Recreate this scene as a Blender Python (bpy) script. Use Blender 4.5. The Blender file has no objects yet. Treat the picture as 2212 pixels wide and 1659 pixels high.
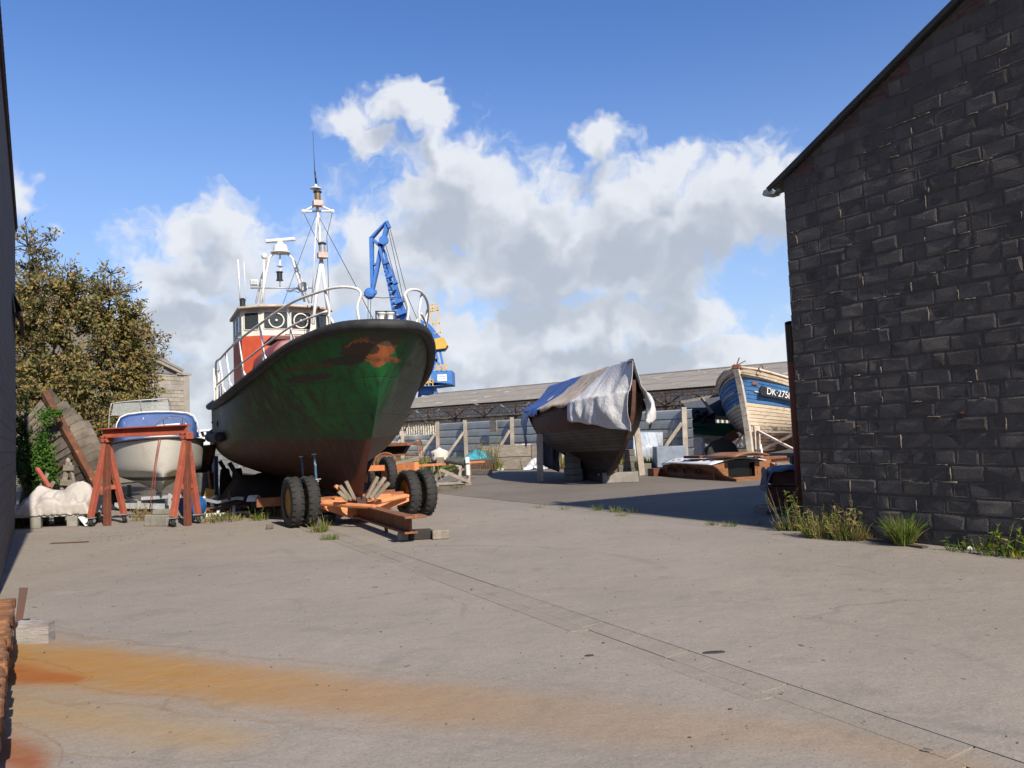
import bpy, math, random
from mathutils import Vector, Matrix, noise as mnoise
RND = random.Random(7)
scene = bpy.context.scene
COL = scene.collection
R = math.radians
V = Vector

# ------------------------------------------------------------------ camera
FPX, ROLL, EYE = 1790.0, R(2.2), 1.6          # focal length in units of a 2212 px wide frame
TH = math.atan(106.0 * math.cos(ROLL) / FPX)
FWD = V((0, math.cos(TH), math.sin(TH)))
_up0, _rt0 = V((0, -math.sin(TH), math.cos(TH))), V((1, 0, 0))
UP = _up0 * math.cos(ROLL) + _rt0 * math.sin(ROLL)
RT = _rt0 * math.cos(ROLL) - _up0 * math.sin(ROLL)
EYEP = V((0, 0, EYE))
cam = bpy.data.cameras.new('camera')
cam.sensor_width = 36.0
cam.lens = 36.0 * FPX / 2212.0
cam.clip_start, cam.clip_end = 0.1, 5000.0
camo = bpy.data.objects.new('camera', cam)
COL.objects.link(camo)
camo.matrix_world = Matrix.Translation(EYEP) @ Matrix((RT, UP, -FWD)).transposed().to_4x4()
scene.camera = camo


def ray(u, v):
    return FWD + RT * ((u - 1106.0) / FPX) - UP * ((v - 829.5) / FPX)


def gr(u, v, z=0.0):                           # where the sight line meets height z
    d = ray(u, v)
    return EYEP + d * ((z - EYE) / d.z)


def at(u, v, y):                               # where the sight line reaches distance y
    d = ray(u, v)
    return EYEP + d * (y / d.y)


_w = ray(76, 975)
W = V((_w.x, _w.y, 0)).normalized()            # the yard's grid: along the sheds
N = V((W.y, -W.x, 0))                          # and across it


def G(s, w, z=0.0):
    p = N * s + W * w
    return V((p.x, p.y, z))


# ------------------------------------------------------------------ light
SUN_EL = R(37.0)
SAZ = R(-28.3)                                 # heading of the shadows
LDIR = V((math.sin(SAZ) * math.cos(SUN_EL), math.cos(SAZ) * math.cos(SUN_EL), -math.sin(SUN_EL)))
sun = bpy.data.lights.new('sun', 'SUN')
sun.energy = 4.9
sun.angle = R(0.53)
sun.color = (1.0, 0.92, 0.80)
suno = bpy.data.objects.new('sun', sun)
COL.objects.link(suno)
suno.rotation_euler = LDIR.to_track_quat('-Z', 'Y').to_euler()

world = bpy.data.worlds.new('World')
scene.world = world
world.use_nodes = True
wt = world.node_tree
wt.nodes.clear()


class NT:
    """tiny wrapper: build shader maths in one line"""
    def __init__(s, t):
        s.t = t

    def n(s, typ, **kw):
        nd = s.t.nodes.new(typ)
        for k, v in kw.items():
            setattr(nd, k, v)
        return nd

    def lk(s, a, b):
        s.t.links.new(a, b)

    def put(s, sock, v):
        if hasattr(v, 'is_linked') or isinstance(v, bpy.types.NodeSocket):
            s.lk(v, sock)
        else:
            sock.default_value = v

    def m(s, op, a, b=0.0, c=0.0, clamp=False):
        nd = s.n('ShaderNodeMath', operation=op, use_clamp=clamp)
        s.put(nd.inputs[0], a); s.put(nd.inputs[1], b); s.put(nd.inputs[2], c)
        return nd.outputs[0]

    def vm(s, op, a, b=(0, 0, 0)):
        nd = s.n('ShaderNodeVectorMath', operation=op)
        s.put(nd.inputs[0], a); s.put(nd.inputs[1], b)
        return nd.outputs[0]

    def mix(s, f, a, b):
        nd = s.n('ShaderNodeMix', data_type='RGBA')
        s.put(nd.inputs[0], f); s.put(nd.inputs[6], a); s.put(nd.inputs[7], b)
        return nd.outputs[2]

    def ss(s, x, lo, hi):
        nd = s.n('ShaderNodeMapRange', interpolation_type='SMOOTHSTEP')
        s.put(nd.inputs[0], x); nd.inputs[1].default_value = lo; nd.inputs[2].default_value = hi
        return nd.outputs[0]

    def noise(s, vec, scale, detail=4.0, rough=0.55, dist=0.0):
        nd = s.n('ShaderNodeTexNoise')
        s.put(nd.inputs['Vector'], vec)
        nd.inputs['Scale'].default_value = scale
        nd.inputs['Detail'].default_value = detail
        nd.inputs['Roughness'].default_value = rough
        nd.inputs['Distortion'].default_value = dist
        return nd.outputs[0]


def cloud_group(DET):
    g = bpy.data.node_groups.new('cloud_mass', 'ShaderNodeTree')
    g.interface.new_socket('Vector', in_out='INPUT', socket_type='NodeSocketVector')
    g.interface.new_socket('Mass', in_out='OUTPUT', socket_type='NodeSocketFloat')
    T = NT(g)
    gi, go = T.n('NodeGroupInput'), T.n('NodeGroupOutput')
    d = gi.outputs[0]
    sx = T.n('ShaderNodeSeparateXYZ'); T.lk(d, sx.inputs[0])
    az = T.m('ARCTAN2', sx.outputs[0], sx.outputs[1])
    el = T.m('ARCSINE', sx.outputs[2])
    blobs = [  # centre and size of each cumulus, in the frame's own units, turned into directions
        (850, 500, 190, 120), (975, 430, 150, 150), (1150, 480, 220, 145), (1350, 480, 210, 140), (1540, 460, 190, 130),
        (1650, 440, 130, 95), (1282, 312, 58, 52), (1105, 575, 300, 95), (1400, 570, 190, 80), (1455, 365, 60, 50),
        (765, 255, 90, 52), (882, 225, 88, 50), (800, 300, 60, 42), (935, 243, 46, 30),
        (435, 520, 130, 75), (480, 475, 66, 52), (420, 600, 150, 75), (430, 715, 150, 105), (330, 830, 190, 90), (520, 820, 170, 110),
        (960, 745, 330, 85), (1300, 700, 270, 55), (1560, 785, 220, 60), (1230, 800, 420, 60), (1460, 690, 120, 45),
        (40, 440, 46, 46), (760, 640, 120, 70)]
    acc = None
    for (u, v, ru, rv) in blobs:
        q = ray(u, v).normalized()
        ca, ce = math.atan2(q.x, q.y), math.asin(q.z)
        ka, ke = FPX / (ru * 1.16), FPX / (rv * 1.16)
        dx = T.m('MULTIPLY_ADD', az, ka, -ca * ka)
        dy = T.m('MULTIPLY_ADD', el, ke, -ce * ke)
        r2 = T.m('MULTIPLY_ADD', dy, dy, T.m('MULTIPLY', dx, dx))
        val = T.m('SUBTRACT', 1.0, T.m('SQRT', r2))
        acc = val if acc is None else T.m('SMOOTH_MAX', acc, val, 0.12)
    # the rest of the sky, beyond the frame: the same broken cumulus, thinning upwards
    side = T.ss(T.m('ABSOLUTE', T.m('ADD', az, 0.02)), 0.62, 0.85)
    gen = T.m('SUBTRACT', T.m('MULTIPLY', T.noise(d, 2.2, 2.0), 2.4), T.m('ADD', 1.05, T.m('MULTIPLY', el, 0.9)))
    mass = T.m('ADD', T.m('MULTIPLY', T.m('MAXIMUM', acc, -1.2), T.m('SUBTRACT', 1.0, side)), T.m('MULTIPLY', gen, side))
    n1 = T.noise(d, 13.0, DET, 0.62)
    mass = T.m('ADD', mass, T.m('MULTIPLY', T.m('SUBTRACT', n1, 0.51), 2.25))
    T.lk(mass, go.inputs[0])
    return g


T = NT(wt)
tc = T.n('ShaderNodeTexCoord')
dirv = tc.outputs['Generated']
world.cycles.sampling_method = 'NONE'
wn = T.n('ShaderNodeTexNoise')
T.lk(dirv, wn.inputs['Vector'])
wn.inputs['Scale'].default_value = 17.0
wn.inputs['Detail'].default_value = 3.0
wn.inputs['Roughness'].default_value = 0.6
warp = T.n('ShaderNodeVectorMath', operation='MULTIPLY_ADD')      # ragged edges: the sight line is nudged by noise
T.lk(wn.outputs['Color'], warp.inputs[0])
warp.inputs[1].default_value = (0.085, 0.085, 0.085)
T.lk(T.vm('SUBTRACT', dirv, (0.0425, 0.0425, 0.0425)), warp.inputs[2])
dw = T.vm('NORMALIZE', warp.outputs[0])


def mass_at(vec, det):
    nd = T.n('ShaderNodeGroup'); nd.node_tree = cloud_group(det)
    T.lk(vec, nd.inputs[0])
    return nd.outputs[0]


sky = T.n('ShaderNodeTexSky', sky_type='NISHITA', sun_disc=False)
sky.sun_elevation = SUN_EL
sky.sun_rotation = R(151.7)
sky.altitude = 0.0
sky.air_density, sky.dust_density, sky.ozone_density = 1.0, 0.6, 1.6
hs = T.n('ShaderNodeHueSaturation')
hs.inputs['Saturation'].default_value = 1.2
hs.inputs['Value'].default_value = 1.0
T.lk(sky.outputs[0], hs.inputs['Color'])
m0 = mass_at(dw, 4.5)
m1 = mass_at(T.vm('NORMALIZE', T.vm('ADD', dw, (0.012, 0.0, 0.045))), 2.0)
alpha = T.ss(m0, -0.10, 0.50)
shade = T.ss(T.m('ADD', T.m('MULTIPLY', m0, 0.30), m1), 0.05, 1.25)
lit = T.mix(shade, (6.5, 6.7, 7.05, 1), (3.75, 4.1, 4.65, 1))
# haze low down: the clear sky pales towards the horizon
sz = T.n('ShaderNodeSeparateXYZ'); T.lk(dirv, sz.inputs[0])
low = T.m('MULTIPLY', T.m('SUBTRACT', 1.0, T.ss(sz.outputs[2], 0.0, 0.48)), 0.58)
tint = T.vm('MULTIPLY', hs.outputs[0], (1.0, 1.03, 1.3))
clear = T.mix(low, tint, (3.7, 4.9, 6.6, 1))
SKY_ST = 0.092
mixc = T.mix(T.m('MULTIPLY', alpha, 0.93), clear, lit)
bg = T.n('ShaderNodeBackground')
T.lk(mixc, bg.inputs[0])
bg.inputs[1].default_value = SKY_ST
wo = T.n('ShaderNodeOutputWorld')
T.lk(bg.outputs[0], wo.inputs[0])

vs = scene.view_settings
scene.display_settings.display_device = 'sRGB'
vs.view_transform = 'Standard'
vs.look = 'None'
vs.gamma = 1.0
vs.use_curve_mapping = False
vs.exposure = 0.5
scene.render.engine = 'CYCLES'
scene.cycles.use_denoising = True
scene.cycles.max_bounces = 4
scene.cycles.diffuse_bounces = 2
scene.cycles.use_adaptive_sampling = True
scene.cycles.adaptive_threshold = 0.02
scene.cycles.transparent_max_bounces = 8

# ------------------------------------------------------------------ materials
MATS = {}


def mat(name, c1, c2=None, scale=4.0, rough=0.75, bump=0.0, bscale=40.0, metal=0.0, layers=(), stretch=(1, 1, 1), spec=0.4, coord='Object', vary=0.0, alpha=1.0, bdist=0.02):
    """procedural paint / wood / stone: two-tone noise, then layers (colour, scale, lo, hi, stretch) laid over by noise masks"""
    if name in MATS:
        return MATS[name]
    m = bpy.data.materials.new(name)
    m.use_nodes = True
    t = NT(m.node_tree)
    bs = m.node_tree.nodes['Principled BSDF']
    tcn = t.n('ShaderNodeTexCoord')
    co = tcn.outputs[coord]

    def st(s3):
        return t.vm('MULTIPLY', co, s3) if tuple(s3) != (1, 1, 1) else co
    c1 = tuple(c1) + (1,)
    if c2 is None:
        c2 = tuple(x * 0.72 for x in c1[:3])
    col = t.mix(t.ss(t.noise(st(stretch), scale, 6.0, 0.62), 0.32, 0.68), c1, tuple(c2) + (1,))
    ro = rough
    for L in layers:
        lc, ls, lo, hi = L[:4]
        s3 = L[4] if len(L) > 4 else (1, 1, 1)
        mk = t.ss(t.noise(st(s3), ls, 8.0, 0.62, 0.3), lo, hi)
        col = t.mix(mk, col, tuple(lc) + (1,))
    if vary:
        oi = t.n('ShaderNodeObjectInfo')
        f = t.m('MULTIPLY_ADD', oi.outputs['Random'], 2 * vary, 1.0 - vary)
        mm = t.n('ShaderNodeMix', data_type='RGBA', blend_type='MULTIPLY')
        mm.inputs[0].default_value = 1.0
        t.lk(col, mm.inputs[6])
        cx = t.n('ShaderNodeCombineXYZ')
        for i in range(3):
            t.lk(f, cx.inputs[i])
        t.lk(cx.outputs[0], mm.inputs[7])
        col = mm.outputs[2]
    t.put(bs.inputs['Base Color'], col)
    bs.inputs['Roughness'].default_value = ro
    bs.inputs['Metallic'].default_value = metal
    bs.inputs['Specular IOR Level'].default_value = spec
    if alpha < 1.0:
        bs.inputs['Alpha'].default_value = alpha
    if bump:
        bp = t.n('ShaderNodeBump')
        bp.inputs['Strength'].default_value = bump
        bp.inputs['Distance'].default_value = bdist
        t.lk(t.noise(st(stretch), bscale, 6.0, 0.65), bp.inputs['Height'])
        t.lk(bp.outputs[0], bs.inputs['Normal'])
    MATS[name] = m
    return m


RUST = (0.17, 0.065, 0.025)
DRUST = (0.07, 0.028, 0.014)


def glass(name, col=(0.25, 0.3, 0.32), rough=0.05, a=0.45):
    if name in MATS:
        return MATS[name]
    m = bpy.data.materials.new(name)
    m.use_nodes = True
    bs = m.node_tree.nodes['Principled BSDF']
    bs.inputs['Base Color'].default_value = col + (1,)
    bs.inputs['Roughness'].default_value = rough
    bs.inputs['Alpha'].default_value = a
    MATS[name] = m
    return m


# ------------------------------------------------------------------ mesh helpers
class MB:
    def __init__(s):
        s.v, s.f = [], []

    def add(s, vs_, fs_):
        o = len(s.v)
        s.v += [tuple(p) for p in vs_]
        s.f += [tuple(i + o for i in f) for f in fs_]
        return s

    def box(s, c, d, rot=None):
        x, y, z = d[0] / 2, d[1] / 2, d[2] / 2
        ps = [V((a * x, b * y, e * z)) for e in (-1, 1) for b in (-1, 1) for a in (-1, 1)]
        if rot is not None:
            ps = [rot @ p for p in ps]
        ps = [p + V(c) for p in ps]
        return s.add(ps, [(0, 2, 3, 1), (4, 5, 7, 6), (0, 1, 5, 4), (2, 6, 7, 3), (0, 4, 6, 2), (1, 3, 7, 5)])

    def bar(s, p, q, w, h=None, up=(0, 0, 1)):
        """square bar from p to q, w across, h along 'up'"""
        h = w if h is None else h
        p, q = V(p), V(q)
        d = (q - p).normalized()
        u = V(up)
        if abs(d.dot(u)) > 0.98:
            u = V((0, 1, 0))
        x = d.cross(u).normalized()
        y = x.cross(d).normalized()
        ps = []
        for b in (p, q):
            for a, e in ((-1, -1), (1, -1), (1, 1), (-1, 1)):
                ps.append(b + x * (a * w / 2) + y * (e * h / 2))
        return s.add(ps, [(3, 2, 1, 0), (4, 5, 6, 7), (0, 1, 5, 4), (1, 2, 6, 5), (2, 3, 7, 6), (3, 0, 4, 7)])

    def tube(s, pts, r, n=8, cap=True, closed=False):
        pts = [V(p) for p in pts]
        k = len(pts)
        rs = r if isinstance(r, (list, tuple)) else [r] * k
        rings = []
        prev = None
        for i, p in enumerate(pts):
            if closed:
                d = pts[(i + 1) % k] - pts[i - 1]
            else:
                d = pts[min(i + 1, k - 1)] - pts[max(i - 1, 0)]
            if d.length < 1e-9:
                d = V((0, 0, 1))
            d.normalize()
            if prev is None:
                a = V((0, 0, 1)) if abs(d.z) < 0.9 else V((1, 0, 0))
                x = d.cross(a).normalized()
            else:
                x = prev - d * prev.dot(d)
                x = x.normalized() if x.length > 1e-6 else d.orthogonal().normalized()
            prev = x
            y = d.cross(x)
            rings.append([p + (x * math.cos(t) + y * math.sin(t)) * rs[i] for t in (2 * math.pi * j / n for j in range(n))])
        vs_ = [q for rg in rings for q in rg]
        fs_ = []
        for i in range(k if closed else k - 1):
            i2 = (i + 1) % k
            for j in range(n):
                j2 = (j + 1) % n
                fs_.append((i * n + j, i * n + j2, i2 * n + j2, i2 * n + j))
        if cap and not closed:
            fs_.append(tuple(range(n - 1, -1, -1)))
            fs_.append(tuple((k - 1) * n + j for j in range(n)))
        return s.add(vs_, fs_)

    def lathe(s, prof, c=(0, 0, 0), n=16, axis=(0, 0, 1)):
        """prof: (radius, height) list along axis"""
        ax = V(axis).normalized()
        x = ax.orthogonal().normalized()
        y = ax.cross(x)
        c = V(c)
        vs_ = []
        for r, h in prof:
            for j in range(n):
                t = 2 * math.pi * j / n
                vs_.append(c + ax * h + (x * math.cos(t) + y * math.sin(t)) * r)
        fs_ = []
        for i in range(len(prof) - 1):
            for j in range(n):
                j2 = (j + 1) % n
                fs_.append((i * n + j, i * n + j2, (i + 1) * n + j2, (i + 1) * n + j))
        if prof[0][0] > 1e-4:
            fs_.append(tuple(range(n - 1, -1, -1)))
        if prof[-1][0] > 1e-4:
            fs_.append(tuple((len(prof) - 1) * n + j for j in range(n)))
        return s.add(vs_, fs_)

    def grid(s, fn, nu, nv, flip=False):
        vs_ = [fn(i / nu, j / nv) for i in range(nu + 1) for j in range(nv + 1)]
        fs_ = []
        for i in range(nu):
            for j in range(nv):
                a, b, c, d = i * (nv + 1) + j, (i + 1) * (nv + 1) + j, (i + 1) * (nv + 1) + j + 1, i * (nv + 1) + j + 1
                fs_.append((a, d, c, b) if flip else (a, b, c, d))
        return s.add(vs_, fs_)

    def prism(s, poly, off):
        """polygon (3d points) pushed along off"""
        n = len(poly)
        off = V(off)
        ps = [V(p) for p in poly] + [V(p) + off for p in poly]
        fs_ = [tuple(range(n - 1, -1, -1)), tuple(range(n, 2 * n))]
        fs_ += [(i, (i + 1) % n, n + (i + 1) % n, n + i) for i in range(n)]
        return s.add(ps, fs_)

    def build(s, name, m, parent=None, smooth=False, bevel=0.0, solid=0.0, label=None, kind=None, recalc=True):
        me = bpy.data.meshes.new(name)
        me.from_pydata(s.v, [], s.f)
        if recalc:
            import bmesh
            b = bmesh.new(); b.from_mesh(me)
            bmesh.ops.recalc_face_normals(b, faces=b.faces)
            b.to_mesh(me); b.free()
        me.materials.append(m)
        if smooth:
            for p in me.polygons:
                p.use_smooth = True
            if smooth != 'all':
                me.set_sharp_from_angle(angle=R(38))
        o = bpy.data.objects.new(name, me)
        COL.objects.link(o)
        if parent is not None:
            o.parent = parent
        if solid:
            md = o.modifiers.new('solid', 'SOLIDIFY'); md.thickness = solid; md.offset = 0
        if bevel:
            md = o.modifiers.new('bevel', 'BEVEL'); md.width = bevel; md.segments = 1; md.limit_method = 'ANGLE'
        if label:
            o['label'] = label
        if kind:
            o['kind'] = kind
        return o


def tag(o, label, cat, group=None, kind=None):
    o['label'] = label
    o['category'] = cat
    if group:
        o['group'] = group
    if kind:
        o['kind'] = kind
    return o


def thing(name, label, cat, loc=(0, 0, 0), rz=0.0, group=None, rot=None):
    o = bpy.data.objects.new(name, None)
    COL.objects.link(o)
    o.location = loc
    o.rotation_euler = rot if rot is not None else (0, 0, rz)
    o.empty_display_size = 0.2
    return tag(o, label, cat, group)


def struct(o):
    o['kind'] = 'structure'
    return o


def copy_tree(o, parent=None):
    c = o.copy()
    COL.objects.link(c)
    c.parent = parent
    for ch in list(o.children):
        copy_tree(ch, c)
    return c


def lerp(a, b, t):
    return a + (b - a) * t


def interp(tab, x):
    """smooth piecewise curve through (x, y) points"""
    if x <= tab[0][0]:
        return tab[0][1]
    if x >= tab[-1][0]:
        return tab[-1][1]
    for i in range(len(tab) - 1):
        x0, y0 = tab[i]
        x1, y1 = tab[i + 1]
        if x <= x1:
            h = x1 - x0
            t = (x - x0) / h

            def sl(k):
                if k <= 0 or k >= len(tab) - 1:
                    k2 = min(max(k, 0), len(tab) - 2)
                    return (tab[k2 + 1][1] - tab[k2][1]) / (tab[k2 + 1][0] - tab[k2][0])
                return (tab[k + 1][1] - tab[k - 1][1]) / (tab[k + 1][0] - tab[k - 1][0])
            m0_, m1_ = sl(i) * h, sl(i + 1) * h
            return (2*t**3 - 3*t*t + 1)*y0 + (t**3 - 2*t*t + t)*m0_ + (-2*t**3 + 3*t*t)*y1 + (t**3 - t*t)*m1_


def nz(p, sc=1.0, seed=0.0):
    return mnoise.noise(V((p[0] * sc + seed, p[1] * sc - seed, p[2] * sc + 2 * seed)))

# ------------------------------------------------------------------ the ground
def ground_mat(name, base, base2, stains=(), rough=0.92, speck=0.22, marks=True, nodules=90.0):
    m = bpy.data.materials.new(name)
    m.use_nodes = True
    t = NT(m.node_tree)
    bs = m.node_tree.nodes['Principled BSDF']
    co = t.n('ShaderNodeNewGeometry').outputs['Position']
    col = t.mix(t.ss(t.noise(co, 0.35, 5, 0.6), 0.3, 0.7), base + (1,), base2 + (1,))
    dk = tuple(x * 0.74 for x in base2) + (1,)
    lt = tuple(min(1, x * 1.22) for x in base) + (1,)
    col = t.mix(t.m('MULTIPLY', t.ss(t.noise(co, 1.6, 7, 0.7, 0.6), 0.52, 0.72), 0.55), col, dk)
    col = t.mix(t.m('MULTIPLY', t.ss(t.noise(co, 0.9, 7, 0.7, 1.0), 0.55, 0.75), 0.5), col, lt)
    # tyre sweeps: arcs of darker rubber round a few centres
    if marks:
        for (cx, cy, r, wd, a) in ((3.2, 6.0, 1.9, 0.10, 0.55), (-1.5, 9.0, 3.2, 0.12, 0.4), (2.0, 11.0, 2.4, 0.1, 0.45), (0.5, 5.2, 2.5, 0.09, 0.3), (-6.5, 10.5, 3.6, .11, .4), (-6.5, 10.5, 4.9, .11, .35)):
            dv = t.vm('SUBTRACT', co, (cx, cy, 0))
            ln = t.n('ShaderNodeVectorMath', operation='LENGTH'); t.lk(dv, ln.inputs[0])
            band = t.m('SUBTRACT', 1.0, t.m('DIVIDE', t.m('ABSOLUTE', t.m('SUBTRACT', ln.outputs['Value'], r)), wd), clamp=True)
            gate = t.ss(t.noise(co, 0.55, 4, 0.6), 0.5, 0.66)
            col = t.mix(t.m('MULTIPLY', t.m('MULTIPLY', band, gate), a), col, (0.12, 0.115, 0.11, 1))
    # fine aggregate
    vo = t.n('ShaderNodeTexVoronoi'); vo.inputs['Scale'].default_value = nodules
    t.lk(co, vo.inputs['Vector'])
    sp = t.n('ShaderNodeSeparateColor'); t.lk(vo.outputs['Color'], sp.inputs[0])
    col = t.mix(t.m('MULTIPLY', t.ss(sp.outputs[0], 0.55, 1.0), speck * 2.2), col, dk)
    col = t.mix(t.m('MULTIPLY', t.ss(sp.outputs[1], 0.8, 1.0), speck * 2.0), col, lt)
    # hair cracks, oil drips, pale scuffs
    vc = t.n('ShaderNodeTexVoronoi', feature='DISTANCE_TO_EDGE'); vc.inputs['Scale'].default_value = 0.32
    wv_ = t.n('ShaderNodeVectorMath', operation='MULTIPLY_ADD')
    nzv = t.n('ShaderNodeTexNoise'); nzv.inputs['Scale'].default_value = 1.1; nzv.inputs['Detail'].default_value = 5.0
    t.lk(co, nzv.inputs['Vector']); t.lk(nzv.outputs['Color'], wv_.inputs[0]); wv_.inputs[1].default_value = (.9, .9, 0); t.lk(co, wv_.inputs[2])
    t.lk(wv_.outputs[0], vc.inputs['Vector'])
    crk = t.m('MULTIPLY', t.m('SUBTRACT', 1.0, t.ss(vc.outputs['Distance'], .0015, .006)), t.ss(t.noise(co, .45, 3, .6), .50, .60))
    col = t.mix(t.m('MULTIPLY', crk, .22), col, (.06, .052, .042, 1))
    oil = t.ss(t.noise(co, 1.05, 3, .5, .3), .70, .78)
    col = t.mix(t.m('MULTIPLY', oil, .25), col, (.085, .075, .065, 1))
    sc_ = t.ss(t.noise(t.vm('MULTIPLY', co, (.5, 3.0, 1)), 1.6, 6, .7, .4), .62, .74)
    col = t.mix(t.m('MULTIPLY', sc_, .35), col, lt)
    grit = t.ss(t.noise(co, 150.0, 2, .5), .66, .74)
    col = t.mix(t.m('MULTIPLY', grit, .6), col, (.07, .062, .055, 1))
    for (pts, c, wd, st_, nzs) in stains:
        # rust water that ran across the slab along a line of points: distance to each leg, widened by noise
        acc = None
        for (x0, y0, w0), (x1, y1, w1) in zip(pts[:-1], pts[1:]):
            dx, dy = x1 - x0, y1 - y0
            l2 = dx * dx + dy * dy
            sx = t.n('ShaderNodeSeparateXYZ'); t.lk(co, sx.inputs[0])
            px_ = t.m('SUBTRACT', sx.outputs[0], x0); py_ = t.m('SUBTRACT', sx.outputs[1], y0)
            h = t.m('ADD', t.m('MULTIPLY', px_, dx / l2), t.m('MULTIPLY', py_, dy / l2), clamp=True)
            ex = t.m('SUBTRACT', px_, t.m('MULTIPLY', h, dx)); ey = t.m('SUBTRACT', py_, t.m('MULTIPLY', h, dy))
            dd = t.m('SQRT', t.m('ADD', t.m('MULTIPLY', ex, ex), t.m('MULTIPLY', ey, ey)))
            ww = t.m('MULTIPLY_ADD', h, w1 - w0, w0)
            f = t.m('SUBTRACT', 1.0, t.m('DIVIDE', dd, ww))
            acc = f if acc is None else t.m('MAXIMUM', acc, f)
        f = t.m('ADD', acc, t.m('MULTIPLY', t.m('SUBTRACT', t.noise(co, nzs, 8, 0.68, 0.5), 0.5), 0.85))
        trick = t.m('MULTIPLY_ADD', t.noise(t.vm('MULTIPLY', co, (1.2, 5.0, 1)), 2.2, 7, .7, .3), .9, .55)
        fade = t.m('SUBTRACT', 1.0, t.m('MULTIPLY', t.ss(t.n('ShaderNodeSeparateXYZ').outputs[0], 0, 1), 0))
        sx2 = t.n('ShaderNodeSeparateXYZ'); t.lk(co, sx2.inputs[0])
        fade = t.m('SUBTRACT', 1.0, t.m('MULTIPLY', t.ss(sx2.outputs[0], -3.0, 1.0), .76))
        col = t.mix(t.m('MULTIPLY', t.m('MULTIPLY', t.m('MULTIPLY', t.ss(f, 0.0, wd), st_), trick), fade, clamp=True), col, c + (1,))
        rim = t.m('MULTIPLY', t.ss(f, -.02, .03), t.m('SUBTRACT', 1.0, t.ss(f, .03, .14)))
        col = t.mix(t.m('MULTIPLY', t.m('MULTIPLY', rim, .30), fade), col, tuple(x * .62 for x in c) + (1,))
    t.put(bs.inputs['Base Color'], col)
    bs.inputs['Roughness'].default_value = rough
    bs.inputs['Specular IOR Level'].default_value = 0.25
    bp = t.n('ShaderNodeBump'); bp.inputs['Strength'].default_value = 0.5; bp.inputs['Distance'].default_value = 0.006
    t.lk(t.noise(co, 70, 5, 0.7), bp.inputs['Height'])
    bp2 = t.n('ShaderNodeBump'); bp2.inputs['Strength'].default_value = 0.35; bp2.inputs['Distance'].default_value = 0.05
    t.lk(t.noise(co, 3.0, 4, 0.6), bp2.inputs['Height'])
    t.lk(bp.outputs[0], bp2.inputs['Normal'])
    t.lk(bp2.outputs[0], bs.inputs['Normal'])
    return m


def P2(u, v, w):
    p = gr(u, v)
    return (p.x, p.y, w)


RUSTWATER = [
    ([P2(-60, 1425, .9), P2(150, 1440, .75), P2(450, 1470, .62), P2(750, 1500, .55), P2(1100, 1535, .55), P2(1450, 1570, .5), P2(1750, 1585, .35), P2(2100, 1660, .25)], (0.31, 0.155, 0.028), 0.75, 0.80, 1.3),
    ([P2(-60, 1450, .42), P2(60, 1462, .30), P2(160, 1468, .12)], (0.27, 0.075, 0.012), 0.8, 0.8, 3.0),
    ([P2(-80, 1610, .36), P2(40, 1630, .2), P2(90, 1690, .1)], (0.25, 0.065, 0.014), 0.9, 0.8, 2.4),
    ([P2(-60, 1520, .5), P2(250, 1560, .5), P2(500, 1600, .3)], (0.33, 0.20, 0.055), 1.2, 0.6, 1.4),
]
CONC, CONC2 = (0.272, 0.236, 0.196), (0.228, 0.199, 0.166)
M_conc = ground_mat('yard_concrete', CONC, CONC2, RUSTWATER)
M_asph = ground_mat('worn_asphalt', (0.178, 0.150, 0.122), (0.136, 0.116, 0.096), [([P2(900, 1062, .8), P2(985, 1058, .6)], (0.16, 0.085, 0.045), 0.8, 0.7, 1.2)], nodules=60.0, speck=0.2)
M_slab = ground_mat('channel_slab_concrete', (0.255, 0.222, 0.182), (0.218, 0.19, 0.155), RUSTWATER[:1], marks=False)
M_dirt = ground_mat('dirt', (0.12, 0.10, 0.075), (0.085, 0.07, 0.05), (), marks=False, nodules=30.0)

g0 = MB()
g0.add([(-900, -300, -0.06), (900, -300, -0.06), (900, 1500, -0.06), (-900, 1500, -0.06)], [(0, 1, 2, 3)])
struct(g0.build('ground', M_dirt))

SK = .05                  # the channel runs a little off the yard's grid
S0, S1 = 3.42, 3.82       # channel near the middle of the yard
S2, S3 = 9.2, 9.72       # gutter in line with the shed's corner


def patch(name, m, s0, s1, w0, w1, z=0.0, ns=1, nw=1, k0=0.0, k1=0.0):
    b = MB()
    b.grid(lambda i, j: G(lerp(s0 + k0 * lerp(w0, w1, j), s1 + k1 * lerp(w0, w1, j), i), lerp(w0, w1, j), z), ns, nw)
    # give the slab a rim down to the dirt
    b.grid(lambda i, j: G(s0 + k0 * lerp(w0, w1, i), lerp(w0, w1, i), lerp(z, -0.06, j)), 1, 1)
    b.grid(lambda i, j: G(s1 + k1 * lerp(w0, w1, i), lerp(w0, w1, i), lerp(z, -0.06, j)), 1, 1)
    o = b.build(name, m, recalc=False)
    return struct(o)


patch('yard_pavement', M_conc, -14, S0, -12, 26.0, k1=SK)
patch('yard_pavement', M_conc, S1, S2, -12, 20.6, k0=SK)
patch('asphalt', M_asph, S3, 26, -12, 60)
patch('asphalt', M_asph, S1, S2, 20.64, 60, -0.004, k0=SK)


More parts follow.
